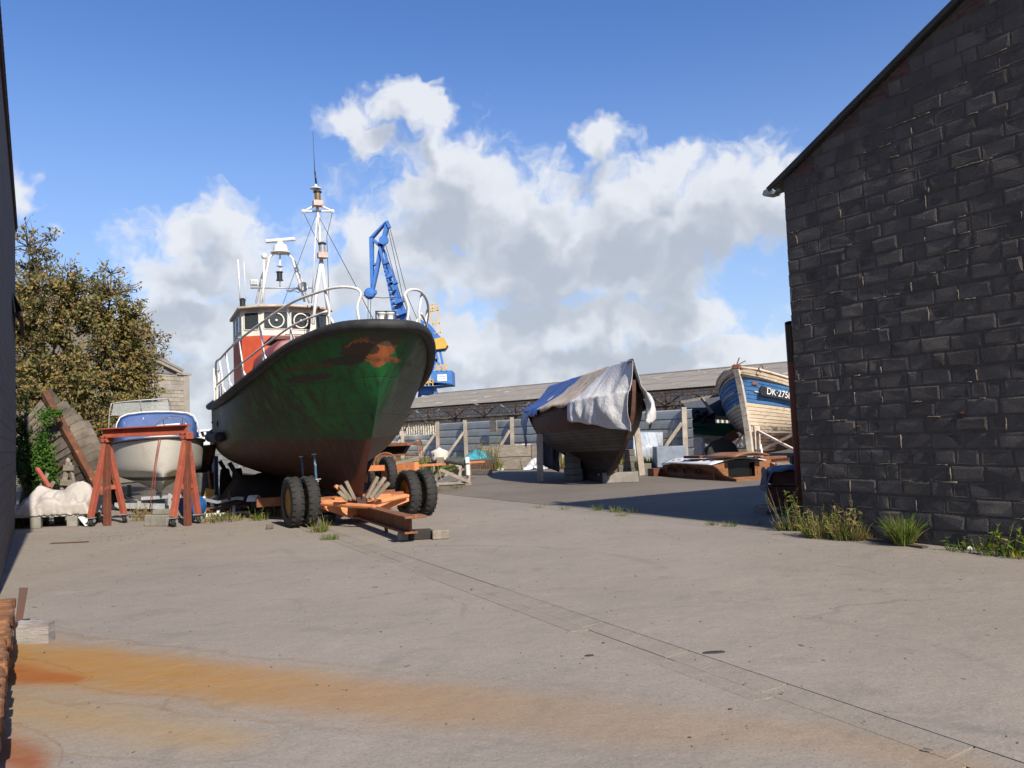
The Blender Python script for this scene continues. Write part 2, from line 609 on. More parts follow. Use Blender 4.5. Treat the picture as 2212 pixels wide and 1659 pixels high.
def channel(name, s0, s1, w0, w1, step, m, z, seed, split=True, sk=0.0):
    """cast channel slabs laid end to end, two to the row, joints open"""
    rr = random.Random(seed)
    root = MB()
    G0 = G

    def GS(s_, w_, z_=0.0):
        return G0(s_ + sk * w_, w_, z_)
    root.add([GS(s0, w0, -0.05), GS(s1, w0, -0.05), GS(s1, w1, -0.05), GS(s0, w1, -0.05)], [(0, 1, 2, 3)])
    base = struct(root.build(name, MATS['dirt_joint']))
    w = w0
    k = 0
    mid = lerp(s0, s1, 0.45)
    while w < w1 - 0.2:
        st = step * rr.uniform(0.85, 1.15)
        e = min(w + st, w1)
        for (a, c) in (((s0 + .005, mid - .002), (mid + .002, s1 - .005)) if split else ((s0 + .005, s1 - .005),)):
            b = MB()
            za, zb = z + rr.uniform(-.003, .003), z + rr.uniform(-.003, .003)
            dz = -0.012
            zi = (za, za + dz) if a < mid - 0.1 else (za + dz, za)
            if not split:
                zi = (za, zb)
            off = 0.10 if split and a > mid - .1 else 0.0
            q = [GS(a, w + .007 + off, zi[0]), GS(c, w + .007 + off, zi[1]), GS(c, e - .007 + off, zi[1]), GS(a, e - .007 + off, zi[0])]
            b.prism([p - V((0, 0, .06)) for p in q], (0, 0, .06))
            b.build('slab', m, base)
        w = e
        k += 1
    return base


mat('dirt_joint', (0.035, 0.032, 0.022), (0.05, 0.055, 0.025), 9.0, 0.95)
channel('drain_channel', S0, S1, 0.5, 21.0, 1.05, M_slab, -.002, 3, sk=SK)
channel('gutter_strip', S2, S3, 4.0, 26.0, 1.6, M_slab, -0.002, 5, split=False)

# small marks lying on the concrete
for i, (u, v, l, wd, a, lab, cat, nm) in enumerate((
        (1542, 1410, .17, .055, 0.1, 'dark flattened scrap lying alone on the open concrete at right', 'scrap', 'rubber_scrap'),
        (1273, 1417, .07, .03, 0.1, 'tiny dark scrap on the concrete left of the channel', 'scrap', 'rubber_scrap'),
        (150, 1173, .62, .10, 0.05, 'rusty flat iron cover set in the concrete near the gantry', 'drain cover', 'iron_cover'))):
    p = gr(u, v)
    b = MB()
    b.lathe([(0.5, 0), (0.47, .5), (.2, .75), (0, .8)], n=14) if i < 2 else b.box((0, 0, .5), (1, 1, 1))
    o = b.build(nm, mat('iron_cover_rust', (.09, .05, .035), DRUST, 30) if i == 2 else mat('rubber_scrap', (.03, .03, .03), None, 20))
    o.location = (p.x, p.y, 0.001)
    o.scale = (l, wd, .012)
    o.rotation_euler = (0, 0, a)
    tag(o, lab, cat)

# leaf litter, splinters and grit blown over the concrete: nobody could count it
rr = random.Random(77)
gm = MB()
for i in range(950):
    s_, w_ = rr.uniform(-.1, 9.0), 2.2 + 17 * rr.random() ** 1.3
    if rr.random() < .35:
        s_, w_ = rr.gauss(1.5, 1.2), rr.gauss(17.2, .9)
    p = G(s_, w_, .001)
    L, a = rr.uniform(.006, .022) * (1 + (rr.random() < .06) * 1.6), rr.uniform(0, 6.28)
    gm.box(p + V((0, 0, .002)), (L, L * rr.uniform(.25, .7), rr.uniform(.002, .007)), Matrix.Rotation(a, 3, 'Z') @ Matrix.Rotation(rr.uniform(-.3, .3), 3, 'X'))
tag(gm.build('grit', mat('grit_dark', (.06, .05, .04), (.20, .18, .15), 3.0, .95), recalc=False), 'dark grit and leaf litter scattered over the concrete', 'grit', kind='stuff')
# ------------------------------------------------------------------ the block shed at right
CW = G(0, 0)                                      # helper origin
SW = gr(1735, 1148)
SHS, SHW = SW.dot(N), SW.dot(W)                   # its near-left corner, in yard coordinates
M_block = mat('grey_block', (0.112, 0.099, 0.086), (0.082, 0.073, 0.066), 1.6, 0.98, 1.0, 60.0, vary=0.16, bdist=0.016, spec=0.05,
              layers=[((0.150, 0.130, 0.106), 1.1, .54, .70), ((0.16, 0.145, 0.125), 7.0, .60, .74), ((0.05, 0.046, 0.042), 3.4, .58, .76), ((.20, .175, .145), 26.0, .66, .74)])
M_mortar = mat('grey_mortar', (0.095, 0.084, 0.073), (0.062, 0.055, 0.05), 5.0, 0.98, 1.0, 40.0, bdist=0.02, spec=0.05)
M_brick = mat('red_brick', (0.105, 0.042, 0.03), (0.066, 0.032, 0.026), 8.0, 0.9, 0.6, 60.0, vary=0.25)
M_fibro = mat('fibre_cement_roof', (0.10, 0.098, 0.095), (0.065, 0.064, 0.062), 4.0, 0.9, 0.5, 30.0)
shed = thing('block_shed', 'tall grey concrete-block shed with its gable end along the right', 'shed', tuple(SW))
shed.rotation_euler = (0, 0, math.atan2(-W.y, -W.x))  # local +x runs along the gable towards the camera, +y is -N? see below
# local frame: x = towards the camera along the wall (-W), y = perpendicular, z up
_lx = -W
_ly = V((-_lx.y, _lx.x, 0))                       # = rotated x by +90
OUT = 1.0 if _ly.dot(-N) > 0 else -1.0            # +1: +y is the outside (yard) face
GL, HE, PITCH = 14.0, 5.24, 0.482                 # gable length, eave height, roof slope


def top_at(x):
    return HE + PITCH * (x if x < GL / 2 else GL - x)


rr = random.Random(11)
# solid wall behind the facing blocks
b = MB()
b.prism([V((0.02, -0.001 * OUT, -.05)), V((GL, -0.001 * OUT, -.05)), V((GL, -0.001 * OUT, HE)), V((GL / 2, -0.001 * OUT, top_at(GL / 2) - .05)), V((0.02, -0.001 * OUT, HE - .03))], (0, -0.25 * OUT, 0))
wallcore = b.build('wall', M_mortar, shed)
b = MB()
b.prism([V((0.02, -0.262 * OUT, -.05)), V((0.02, -0.262 * OUT, HE - .04)), V((0.02, -12 * OUT, HE - .04)), V((0.02, -12 * OUT, -.05))], (0.2, 0, 0))
b.build('side_wall', M_block, shed)


def block_mesh(x0, x1, z0, z1, z1b, d, rr, jx=0.006):
    """a concrete block face: proud of the mortar, its rim rounded off and uneven"""
    n = 3
    m_ = MB()
    y0, y1 = 0.0, d
    tl = rr.uniform(-.004, .004)
    tr = rr.uniform(-.005, .005)
    e = 0.026
    outer, inner = [], []
    for (x, z, sx, sz) in ((x0, z0, 1, 1), (x1, z0, -1, 1), (x1, z1b, -1, -1), (x0, z1, 1, -1)):
        jx_, jz_ = rr.uniform(-jx, jx), rr.uniform(-.006, .006)
        outer.append(V((x + jx_, -0.006 * OUT, z + jz_)))
        ex, ez = rr.uniform(.5, 1.9) * e, rr.uniform(.5, 1.9) * e
        inner.append(V((x + jx_ + sx * ex, (y1 + (tr if sx < 0 else tl) + rr.uniform(-.002, .002)) * OUT, z + jz_ + sz * ez)))
    mids = [V((o.x * .75 + i.x * .25, (y1 * .45) * OUT, o.z * .75 + i.z * .25)) for o, i in zip(outer, inner)]
    c = sum(inner, V()) / 4 + V((0, rr.uniform(-.002, .003) * OUT, 0))
    ps = outer + mids + inner + [c]
    fs = []
    for k in range(4):
        k2 = (k + 1) % 4
        fs += [(k, k2, 4 + k2, 4 + k), (4 + k, 4 + k2, 8 + k2, 8 + k), (8 + k, 8 + k2, 12)]
    return m_.add(ps, fs)


CH, BLN = 0.2, 0.4
blocks = []
k = 0
while k * CH < 9.0:
    z0 = k * CH
    x = -0.2 if k % 2 else 0.0
    wob = rr.uniform(-.03, .03)
    while x < 8.2:
        ln = BLN * rr.choice((1, 1, 1, 1, .75, .5)) * rr.uniform(0.94, 1.06)
        x0, x1 = max(x, 0.0), x + ln
        if x1 - x0 > 0.08 and top_at(x0) > z0 + .05:
            zt0, zt1 = min(z0 + CH, top_at(x0) - .02), min(z0 + CH, top_at(x1) - .02)
            if min(zt0, zt1) > z0 + (0.10 if rr.random() < .5 else .17):
                blocks.append((x0 + .007, x1 - .007, z0 + .008 + wob * .3, zt0 - .008, zt1 - .008))
            elif max(zt0, zt1) > z0 + .06 and x0 < 4.4:
                # stepped ends under the verge are made up in brick
                zb = z0
                while zb < max(zt0, zt1) - .03:
                    xb = x0
                    while xb < x1 - .03:
                        xe = min(xb + rr.uniform(.10, .2), x1)
                        h1, h2 = min(zb + .065, top_at(xb) - .02), min(zb + .065, top_at(xe) - .02)
                        if min(h1, h2) > zb + .03:
                            block_mesh(xb + .006, xe - .006, zb + .006, h1, h2, 0.008, rr, .003).build('brick', M_brick, shed)
                        xb = xe
                    zb += .07
        x += ln
    k += 1


def seen(bk):                                    # how large a block stands in the view
    c = SW + _lx * ((bk[0] + bk[1]) / 2) + V((0, 0, (bk[2] + bk[3]) / 2)) - EYEP
    z = c.dot(FWD)
    if z < .5:
        return 0
    u, v = 1106 + FPX * c.dot(RT) / z, 829.5 - FPX * c.dot(UP) / z
    return 1 / z if -30 < u < 2240 and -40 < v < 1700 else 0


blocks.sort(key=seen, reverse=True)
rest = MB()
for i, bk in enumerate(blocks):
    d = 0.0012 + rr.random() ** 4 * 0.010
    bm_ = block_mesh(*bk, d, rr)
    if i < 300 and seen(bk):
        bm_.build('block', M_block, shed)
    else:
        rest.add(bm_.v, bm_.f)
rest.build('blocks_beyond', M_block, shed, kind='stuff')
# mortar squeezed out along parts of the joints: crumbs and ridges that catch the raking sun
mo = MB()
for i in range(130):
    bk = rr.choice(blocks[:380])
    horiz = rr.random() < .62
    if horiz:
        x0 = rr.uniform(bk[0], bk[1] - .1); L = rr.uniform(.06, .34)
        pts = [V((x0 + t * L, (.006 + rr.uniform(-.002, .004)) * OUT, bk[2] - .006 + rr.uniform(-.005, .005))) for t in (0, .25, .5, .75, 1)]
    else:
        L = rr.uniform(.05, .19)
        pts = [V((bk[1] + .006 + rr.uniform(-.006, .006), (.006 + rr.uniform(-.002, .004)) * OUT, bk[2] + t * L)) for t in (0, .33, .66, 1)]
    r_ = rr.uniform(.006, .0135)
    mo.tube(pts, [r_ * rr.uniform(.3, 1.1) for _ in pts], 5)
mo.build('mortar_ridges', mat('pale_mortar', (0.20, 0.168, 0.132), (.10, .086, .07), 14, .98, spec=0.0), shed, kind='stuff', smooth='all')


def corrugated(fn, n, wave, amp):
    """sheet: fn(i,j)->(point, normal); waves run along j"""
    pass


# roof of corrugated fibre cement: two slopes, overhanging the gable and the eave
def roof_slope(x0, x1, z0, z1, name):
    m_ = MB()
    per = 0.177
    ny = int(12.6 / per * 6)
    ov = 0.10

    def f(i, j):
        y = (ov - 12.5 * j)
        ph = math.cos(y / per * 2 * math.pi)
        t = i
        return V((lerp(x0, x1, t), y * OUT, lerp(z0, z1, t) + .026 * ph))
    for dz in (0.0, ):
        m_.grid(f, 1, ny)
    return m_.build(name, M_fibro, shed, solid=0.012)


n_sh = 6
for i in range(n_sh):                            # lapped sheets up the slope
    xa = -0.24 + (GL / 2 + .24) * i / n_sh
    xb = -0.24 + (GL / 2 + .24) * (i + 1) / n_sh + .12
    roof_slope(xa, xb, HE + PITCH * xa + .045 + .014, HE + PITCH * xb + .045 - .0, 'roof_sheet')
roof_slope(GL + .24, GL / 2 + .02, HE - PITCH * .24 + .05, HE + PITCH * (GL / 2 - .02) + .05, 'roof_sheet')
b = MB()
b.bar((-.22, .075 * OUT, HE - .22 * PITCH + .005), (GL / 2, .075 * OUT, HE + PITCH * GL / 2 + .005), .03, .07)
b.build('verge_board', mat('tarred_board', (.03, .028, .027), (.045, .042, .04), 6), shed)
# two rusty bolt ends in the wall
for (u, v) in ((1856, 921), (2080, 892)):
    d = ray(u, v); q = EYEP + d * ((SW - EYEP).dot(N) / d.dot(N))
    l = (q - SW).dot(_lx)
    b = MB(); b.lathe([(.03, 0), (.03, .012), (.016, .014), (.016, .05), (0, .052)], (l, .004 * OUT, q.z), 8, (0, OUT, 0))
    b.build('bolt', mat('bolt_rust', DRUST, (.03, .015, .01), 30), shed)

# flood lamp under the eave corner
lp = at(1676, 411, 12.75)
lamp = thing('flood_lamp', 'pale grey flood lamp under the eave of the right-hand shed', 'lamp', tuple(lp))
lamp.rotation_euler = (0, 0, math.atan2(W.y, W.x))
b = MB()
b.prism([V((-.02, -.1, .055)), V((.17, -.1, .035)), V((.20, -.1, -.03)), V((.15, -.1, -.07)), V((0, -.1, -.075)), V((-.04, -.1, -.02))], (0, .2, 0))
b.build('lamp_body', mat('grey_enamel', (.30, .32, .32), (.22, .24, .24), 12, .5), lamp, bevel=.012)
b = MB(); b.add([(.172, -.085, .03), (.172, .085, .03), (.202, .085, -.03), (.202, -.085, -.03)], [(0, 1, 2, 3)])
b.build('lens', mat('lamp_lens', (.45, .47, .46), None, 30, .15), lamp, solid=.006)
b = MB(); b.box((-.12, 0, -.015), (.18, .1, .09)).tube([(-.03, 0, .05), (-.03, 0, .16)], .012, 6)
b.build('ballast_box', mat('dark_enamel', (.12, .13, .13), None, 12, .6), lamp, bevel=.008)

# ------------------------------------------------------------------ the shed at left, seen almost edge-on
LE = at(33, 490, 18.5)
LS, LW = LE.dot(N), LE.dot(W)
lshed = thing('edge_on_shed', 'grey block shed seen almost edge-on at the left margin', 'shed', tuple(G(LS, LW)))
lshed.rotation_euler = (0, 0, math.atan2(-W.y, -W.x))


def brickwall_mat(name, c1, c2, mort, bw=.4, bh=.2, ms=.012, plane='XZ', rough=.95):
    m = bpy.data.materials.new(name)
    m.use_nodes = True
    t = NT(m.node_tree)
    bs = m.node_tree.nodes['Principled BSDF']
    co = t.n('ShaderNodeTexCoord').outputs['Object']
    sx = t.n('ShaderNodeSeparateXYZ'); t.lk(co, sx.inputs[0])
    cx = t.n('ShaderNodeCombineXYZ')
    t.lk(sx.outputs['XYZ'.index(plane[0])], cx.inputs[0]); t.lk(sx.outputs['XYZ'.index(plane[1])], cx.inputs[1])
    br = t.n('ShaderNodeTexBrick')
    t.lk(cx.outputs[0], br.inputs['Vector'])
    for kx, vx in (('Scale', 1.0), ('Mortar Size', ms), ('Brick Width', bw), ('Row Height', bh), ('Bias', 0.0)):
        br.inputs[kx].default_value = vx
    br.inputs['Color1'].default_value = c1 + (1,); br.inputs['Color2'].default_value = c2 + (1,); br.inputs['Mortar'].default_value = mort + (1,)
    col = t.mix(t.m('MULTIPLY', t.ss(t.noise(co, 3.0, 7, .65), .45, .8), .5), br.outputs[0], tuple(x * .55 for x in c2) + (1,))
    t.put(bs.inputs['Base Color'], col)
    bs.inputs['Roughness'].default_value = rough
    bp = t.n('ShaderNodeBump'); bp.inputs['Strength'].default_value = .6; bp.inputs['Distance'].default_value = .02
    t.lk(t.m('ADD', t.m('MULTIPLY', br.outputs['Fac'], -1.0), t.noise(co, 40, 5, .7)), bp.inputs['Height'])
    t.lk(bp.outputs[0], bs.inputs['Normal'])
    return m


LL = LW - 10.4
b = MB(); b.box((LL / 2, 2.6 * OUT, LE.z / 2 - .03), (LL, 5.2, LE.z - .02))
b.build('wall', brickwall_mat('left_shed_block', (.135, .125, .113), (.108, .10, .092), (.08, .074, .068)), lshed)
b = MB()
m_ = MB()
m_.grid(lambda i, j: V((lerp(-.02, LL + .1, i), (lerp(-.05, 5.5, j)) * OUT, LE.z - .02 + lerp(-.05, 5.5, j) * .45 + .022 * math.cos(lerp(-.02, LL + .1, i) / .177 * 2 * math.pi))), int(LL / .177 * 6), 1)
m_.build('roof_sheet', M_fibro, lshed, solid=.012)
b = MB(); b.bar((0, -.02 * OUT, LE.z - .08), (LL, -.02 * OUT, LE.z - .08), .03, .08)
b.build('fascia', mat('purple_brown_board', (.06, .03, .035), (.04, .025, .03), 5), lshed)
# hoist bracket on the wall: sloping strut and a level arm
b = MB()
b.bar((.3, -.03 * OUT, 4.25), (.3, -.14 * OUT, 4.22), .06).bar((3.2, -.03 * OUT, 4.25), (3.2, -.14 * OUT, 4.22), .06)
b.bar((.2, -.14 * OUT, 4.22), (3.4, -.14 * OUT, 4.22), .07, .09)
b.build('bracket', mat('dark_rust_steel', (.05, .03, .025), (.03, .02, .018), 12), lshed)
b = MB(); b.prism([V((.2, -.02 * OUT, 4.6)), V((3.4, -.02 * OUT, 4.6)), V((3.4, -.16 * OUT, 4.3)), V((.2, -.16 * OUT, 4.3))], (0, 0, .03))
b.build('canopy', mat('rusty_sheet', (.10, .05, .035), (.06, .035, .03), 6), lshed)
# ------------------------------------------------------------------ hull forms
class Hull:
    """v runs keel to sheer, u runs bow to stern; local x to the right, y aft, z up"""
    def __init__(s, stem, stern, sheer, keel, sec, B, p, um, st, um2=.62):
        s.stem, s.stern, s.sheer, s.keel, s.sec, s.B, s.p, s.um, s.st, s.um2 = stem, stern, sheer, keel, sec, B, p, um, st, um2

    def pt(s, u, v, side, off=0.0):
        a0, a1 = interp(s.stem, v), interp(s.stern, v)
        a = lerp(a0, a1, u)
        z = lerp(interp(s.keel, a), interp(s.sheer, a), v)
        um = interp(s.um, v)
        f = math.sin(math.pi / 2 * min(1.0, u / um)) ** interp(s.p, v) if u > 0 else 0.0
        if u > s.um2:
            t = (u - s.um2) / (1 - s.um2)
            f *= 1 - (1 - interp(s.st, v)) * t * t
        b = s.B * interp(s.sec, v) * f
        return V((side * (b + off), a, z))

    def shell(s, mb, nu=40, nv=16, v0=0.0, v1=1.0, off=0.0, pw=1.7):
        for side in (-1, 1):
            mb.grid(lambda i, j: s.pt(i ** pw, lerp(v0, v1, j), side, off), nu, nv, flip=side > 0)
        # transom
        n = nv
        pl = [s.pt(1, lerp(v0, v1, j / n), -1, off) for j in range(n + 1)]
        pr = [s.pt(1, lerp(v0, v1, j / n), 1, off) for j in range(n + 1)]
        mb.add(pl + pr, [(j, n + 1 + j, n + 2 + j, j + 1) for j in range(n)])
        return mb

    def deck(s, mb, drop, nu=30, v=1.0, u1=1.0, pw=1.7, camber=.08):
        def f(i, j):
            u = (i ** pw) * u1
            L, R_ = s.pt(u, v, -1), s.pt(u, v, 1)
            q = L.lerp(R_, j)
            q.z += -drop + camber * (1 - (2 * j - 1) ** 2)
            q.x *= .97
            return q
        return mb.grid(f, nu, 8)

    def line(s, v, side, u0=0.0, u1=1.0, n=40, off=0.0, dz=0.0, pw=1.7):
        r_ = []
        for i in range(n + 1):
            p = s.pt(lerp(u0, u1, (i / n) ** pw), v, side, off)
            p.z += dz
            r_.append(p)
        return r_


def smooth_path(pts, k=4):
    """Catmull-Rom through the points"""
    pts = [V(p) for p in pts]
    out = []
    for i in range(len(pts) - 1):
        p0, p1, p2, p3 = pts[max(i - 1, 0)], pts[i], pts[i + 1], pts[min(i + 2, len(pts) - 1)]
        for j in range(k):
            t = j / k
            out.append(.5 * ((2 * p1) + (p2 - p0) * t + (2 * p0 - 5 * p1 + 4 * p2 - p3) * t * t + (3 * p1 - p0 - 3 * p2 + p3) * t ** 3))
    out.append(pts[-1])
    return out


M_tyre = mat('tyre_rubber', (.028, .027, .026), (.018, .018, .018), 12, .85, .3, 50, layers=[((.07, .062, .052), 3.0, .56, .8)])
M_rimy = mat('yellow_rim', (.36, .19, .02), (.24, .11, .02), 6, .6, layers=[(DRUST, 9, .55, .65)])
M_orange = mat('orange_primer', (.66, .26, .11), (.56, .20, .08), 5, .6, .2, 30, layers=[((.36, .13, .05), 6, .58, .68), (DRUST, 16, .66, .74)])
M_rustbeam = mat('rust_beam', (.23, .095, .045), (.16, .062, .03), 5, .85, .4, 30, layers=[((.30, .13, .06), 4, .58, .7)])
M_wood = mat('grey_wood', (.24, .205, .165), (.15, .128, .10), 3, .85, .5, 20, stretch=(1, 1, 6), vary=.2)
M_woodL = mat('pale_wood', (.36, .31, .25), (.25, .21, .17), 3, .85, .4, 20, vary=.15)
M_white = mat('white_paint', (.72, .70, .66), (.60, .58, .54), 6, .45, layers=[((.28, .15, .07), 9, .66, .74)])
M_whiteC = mat('cream_white_paint', (.70, .66, .56), (.60, .56, .47), 4, .45, layers=[((.33, .20, .10), 12, .68, .76)])
M_black = mat('black_rubber', (.016, .016, .017), (.03, .03, .03), 5, .7, .3, 30)
M_redor = mat('orange_red_paint', (.50, .085, .035), (.42, .065, .03), 5, .5, layers=[((.22, .06, .03), 8, .62, .72)])
M_maroon = mat('faded_maroon_paint', (.24, .07, .055), (.19, .055, .045), 3, .45, layers=[((.12, .04, .03), 7, .62, .75)])
M_wire = mat('stay_wire', (.05, .05, .052), None, 30, .5)
M_dark = mat('dark_lantern', (.025, .025, .028), None, 30, .4)
M_brass = mat('lantern_brass', (.22, .15, .07), (.15, .10, .05), 14, .4, metal=.4)
M_galv = mat('galvanised_steel', (.36, .37, .37), (.27, .28, .28), 9, .45, metal=.3)
M_glassd = glass('dark_window_glass', (.04, .05, .055), .04, .72)
M_blueclamp = mat('blue_prop_paint', (.06, .14, .22), (.03, .06, .09), 7, .5, layers=[((.35, .45, .5), 14, .62, .68), (DRUST, 9, .55, .7)])


def wheel(parent, c, ax, r=.46, wd=.22, rim=None, name='wheel', hub=True, tread=26, twin_face=1):
    """tyre with shoulders and a dished rim; ax = axle direction"""
    ax = V(ax).normalized()
    c = V(c)
    t_ = MB()
    h = wd / 2
    ri = r * .58
    t_.lathe([(ri, -h * .55), (ri + .01, -h * .85), (r * .80, -h), (r * .93, -h * .92), (r * .985, -h * .66), (r, -h * .3), (r, h * .3),
              (r * .985, h * .66), (r * .93, h * .92), (r * .80, h), (ri + .01, h * .85), (ri, h * .55), (ri - .012, 0), (ri, -h * .55)], c, 32, ax)
    o = t_.build(name, M_tyre, parent, smooth=True)
    x = ax.orthogonal().normalized(); y = ax.cross(x)
    if tread:
        g = MB()
        for k in range(tread):
            a = 2 * math.pi * k / tread
            d = x * math.cos(a) + y * math.sin(a)
            tn = -x * math.sin(a) + y * math.cos(a)
            for sgn in (-1, 1):
                g.bar(c + d * (r + .002) + ax * (h * .42 * sgn), c + d * (r - .012) + ax * (h * .86 * sgn), .03, .02, up=tn)
        g.build('tread', M_tyre, o, kind='stuff')
    g = MB()
    g.lathe([(ri - .002, -h * .6), (ri - .03, -h * .5), (ri - .05, -h * .2), (ri * .45, -h * .05), (.07, -h * .12), (.07, -h * .5), (0, -h * .52)], c, 20, ax)
    g.lathe([(ri - .002, h * .6), (ri - .03, h * .5), (ri - .05, h * .2), (ri * .45, h * .05), (.07, h * .12), (.07, h * .5), (0, h * .52)], c, 20, ax)
    g.build('rim', rim or M_rimy, o, smooth=True)
    return o


# ------------------------------------------------------------------ the green lifeboat
GP = gr(782, 1073, .55)
PHI = R(-24)
GA, GB = V((math.sin(PHI), math.cos(PHI), 0)), V((math.cos(PHI), -math.sin(PHI), 0))
GO = V((GP.x, GP.y, 0))
gboat = thing('lifeboat', 'big green steel-hulled lifeboat with red and white wheelhouse propped on an orange trailer', 'boat', tuple(GO), -PHI)


def BL(u, v, a):
    """boat coordinates of a pixel's sight line at a metres aft of the stem foot"""
    d = ray(u, v)
    o = GO + GA * a
    t = (o - EYEP).dot(GA) / d.dot(GA)
    q = EYEP + d * t
    return V(((q - GO).dot(GB), a, q.z))


GH = Hull(stem=[(0, 0), (.2, -.40), (.386, -.80), (.586, -1.27), (.76, -1.58), (.9, -1.85), (1, -2.06)],
          stern=[(0, 11.2), (.4, 11.8), (1, 12.4)],
          sheer=[(-2.2, 3.42), (-1.6, 3.42), (-.9, 3.32), (-.3, 3.22), (.3, 3.08), (1, 2.93), (1.8, 2.80), (2.8, 2.67), (4, 2.58), (5.4, 2.56), (7.5, 2.58), (10, 2.70), (12.4, 2.98)],
          keel=[(-2.5, .5), (0, .5), (9, .5), (12.4, .9)],
          sec=[(0, .05), (.08, .16), (.2, .50), (.32, .78), (.45, .94), (.6, .99), (.8, 1.0), (1, 1.0)],
          B=1.98, p=[(0, 1.7), (.2, 1.55), (.386, 1.36), (.6, .98), (.75, .76), (.87, .62), (1, .50)], um=[(0, .62), (.386, .56), (.7, .50), (1, .46)], st=[(0, .3), (.4, .6), (1, .72)], um2=.66)
GST0, GST1 = -2.06, 12.4


def green_hull_mat():
    m = bpy.data.materials.new('green_hull_paint')
    m.use_nodes = True
    t = NT(m.node_tree)
    bs = m.node_tree.nodes['Principled BSDF']
    co = t.n('ShaderNodeTexCoord').outputs['Object']
    sx = t.n('ShaderNodeSeparateXYZ'); t.lk(co, sx.inputs[0])
    x, y, z = sx.outputs
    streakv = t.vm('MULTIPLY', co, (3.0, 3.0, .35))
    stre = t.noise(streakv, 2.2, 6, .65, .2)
    blot = t.noise(co, 1.3, 8, .66, .4)
    fine = t.noise(co, 7.0, 8, .7, .5)
    flake = t.noise(t.vm('MULTIPLY', co, (1, 1, .8)), 4.2, 9, .75, .6)
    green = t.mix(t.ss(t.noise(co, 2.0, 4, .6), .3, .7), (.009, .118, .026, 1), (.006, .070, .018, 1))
    green = t.mix(t.m('MULTIPLY', t.ss(t.m('ADD', stre, t.m('MULTIPLY', t.ss(y, -.8, 1.8), .14)), .50, .66), .85), green, (.016, .024, .015, 1))  # grime streaks, thickened aft of the bow to put the flank's shade into colour
    # weathered, chalky side to the right of the stem and along the quarter
    grey = t.mix(t.ss(fine, .35, .7), (.15, .15, .115, 1), (.075, .08, .06, 1))
    right = t.m('MULTIPLY', t.ss(t.m('SUBTRACT', t.m('ADD', x, t.m('MULTIPLY', t.m('SUBTRACT', blot, .5), .35)), t.m('MULTIPLY', t.m('SUBTRACT', z, 1.6), .34)), .02, .22), t.ss(stre, .30, .50))
    green = t.mix(t.m('MULTIPLY', right, .86), green, grey)
    q = t.m('MULTIPLY', t.m('SUBTRACT', 1.0, t.ss(t.m('ABSOLUTE', t.m('SUBTRACT', y, 5.6)), .5, 1.5)), t.ss(z, 1.9, 2.2))
    scuff = t.m('MULTIPLY', q, t.ss(t.noise(t.vm('MULTIPLY', co, (1, 1, .5)), 2.4, 6, .65), .46, .62))
    green = t.mix(t.m('MULTIPLY', scuff, .85), green, (.30, .28, .23, 1))
    aft = t.m('MULTIPLY', t.ss(y, 6.8, 8.2), .8)
    green = t.mix(aft, green, t.mix(t.ss(stre, .4, .6), (.17, .16, .12, 1), (.07, .075, .05, 1)))
    # bare primer and rust near the bow
    def spot(cx, cy, cz, rx, ry, rz, n, amp):
        dv = t.vm('MULTIPLY', t.vm('SUBTRACT', co, (cx, cy, cz)), (1 / rx, 1 / ry, 1 / rz))
        ln = t.n('ShaderNodeVectorMath', operation='LENGTH'); t.lk(dv, ln.inputs[0])
        return t.m('ADD', t.m('SUBTRACT', 1.0, ln.outputs['Value']), t.m('MULTIPLY', t.m('SUBTRACT', n, .5), amp))
    for (u_, v_, a_, rx, rz, amp, c_) in GREEN_SPOTS:
        p = BL(u_, v_, a_)
        green = t.mix(t.m('MULTIPLY', t.ss(spot(p.x, p.y, p.z, rx, .9, rz, t.m('ADD', t.m('MULTIPLY', blot, .45), t.m('MULTIPLY', flake, .55)), amp * 1.9), 0.0, .07), .92), green, c_ + (1,))
    seam = t.m('SUBTRACT', 1.0, t.ss(t.m('ABSOLUTE', t.m('SUBTRACT', z, t.m('ADD', 2.83, t.m('MULTIPLY', fine, .10)))), .0, .05))
    seam = t.m('MULTIPLY', seam, t.m('MULTIPLY', t.ss(blot, .40, .55), t.m('SUBTRACT', 1.0, t.ss(y, 1.5, 3.0))))
    green = t.mix(t.m('MULTIPLY', seam, .9), green, (.07, .03, .018, 1))
    topw = t.m('MULTIPLY', t.ss(t.m('ADD', z, t.m('MULTIPLY', blot, .6)), 3.45, 3.62), .7)
    green = t.mix(topw, green, (.03, .03, .022, 1))
    run = t.m('MULTIPLY', t.ss(t.noise(t.vm('MULTIPLY', co, (7, 7, .5)), 1.5, 5, .6), .58, .70), .55)
    green = t.mix(run, green, (.045, .04, .022, 1))
    chip = t.m('MULTIPLY', t.ss(flake, .61, .635), t.ss(z, 2.1, 3.2))
    green = t.mix(t.m('MULTIPLY', chip, .85), green, t.mix(t.ss(fine, .4, .6), (.17, .06, .025, 1), (.045, .035, .022, 1)))
    weld = None
    for zz_ in (2.05, 2.62):
        w1 = t.m('SUBTRACT', 1.0, t.ss(t.m('ABSOLUTE', t.m('SUBTRACT', z, zz_)), .004, .016))
        weld = w1 if weld is None else t.m('MAXIMUM', weld, w1)
    yw = t.m('ABSOLUTE', t.m('SUBTRACT', t.m('FRACT', t.m('MULTIPLY', y, .52)), .5))
    weld = t.m('MAXIMUM', weld, t.m('SUBTRACT', 1.0, t.ss(yw, .002, .010)))
    green = t.mix(t.m('MULTIPLY', weld, .38), green, (.02, .03, .018, 1))
    scum = t.m('MULTIPLY', t.m('SUBTRACT', 1.0, t.ss(t.m('SUBTRACT', z, t.m('MULTIPLY', y, .022)), 1.62, 1.95)), .55)
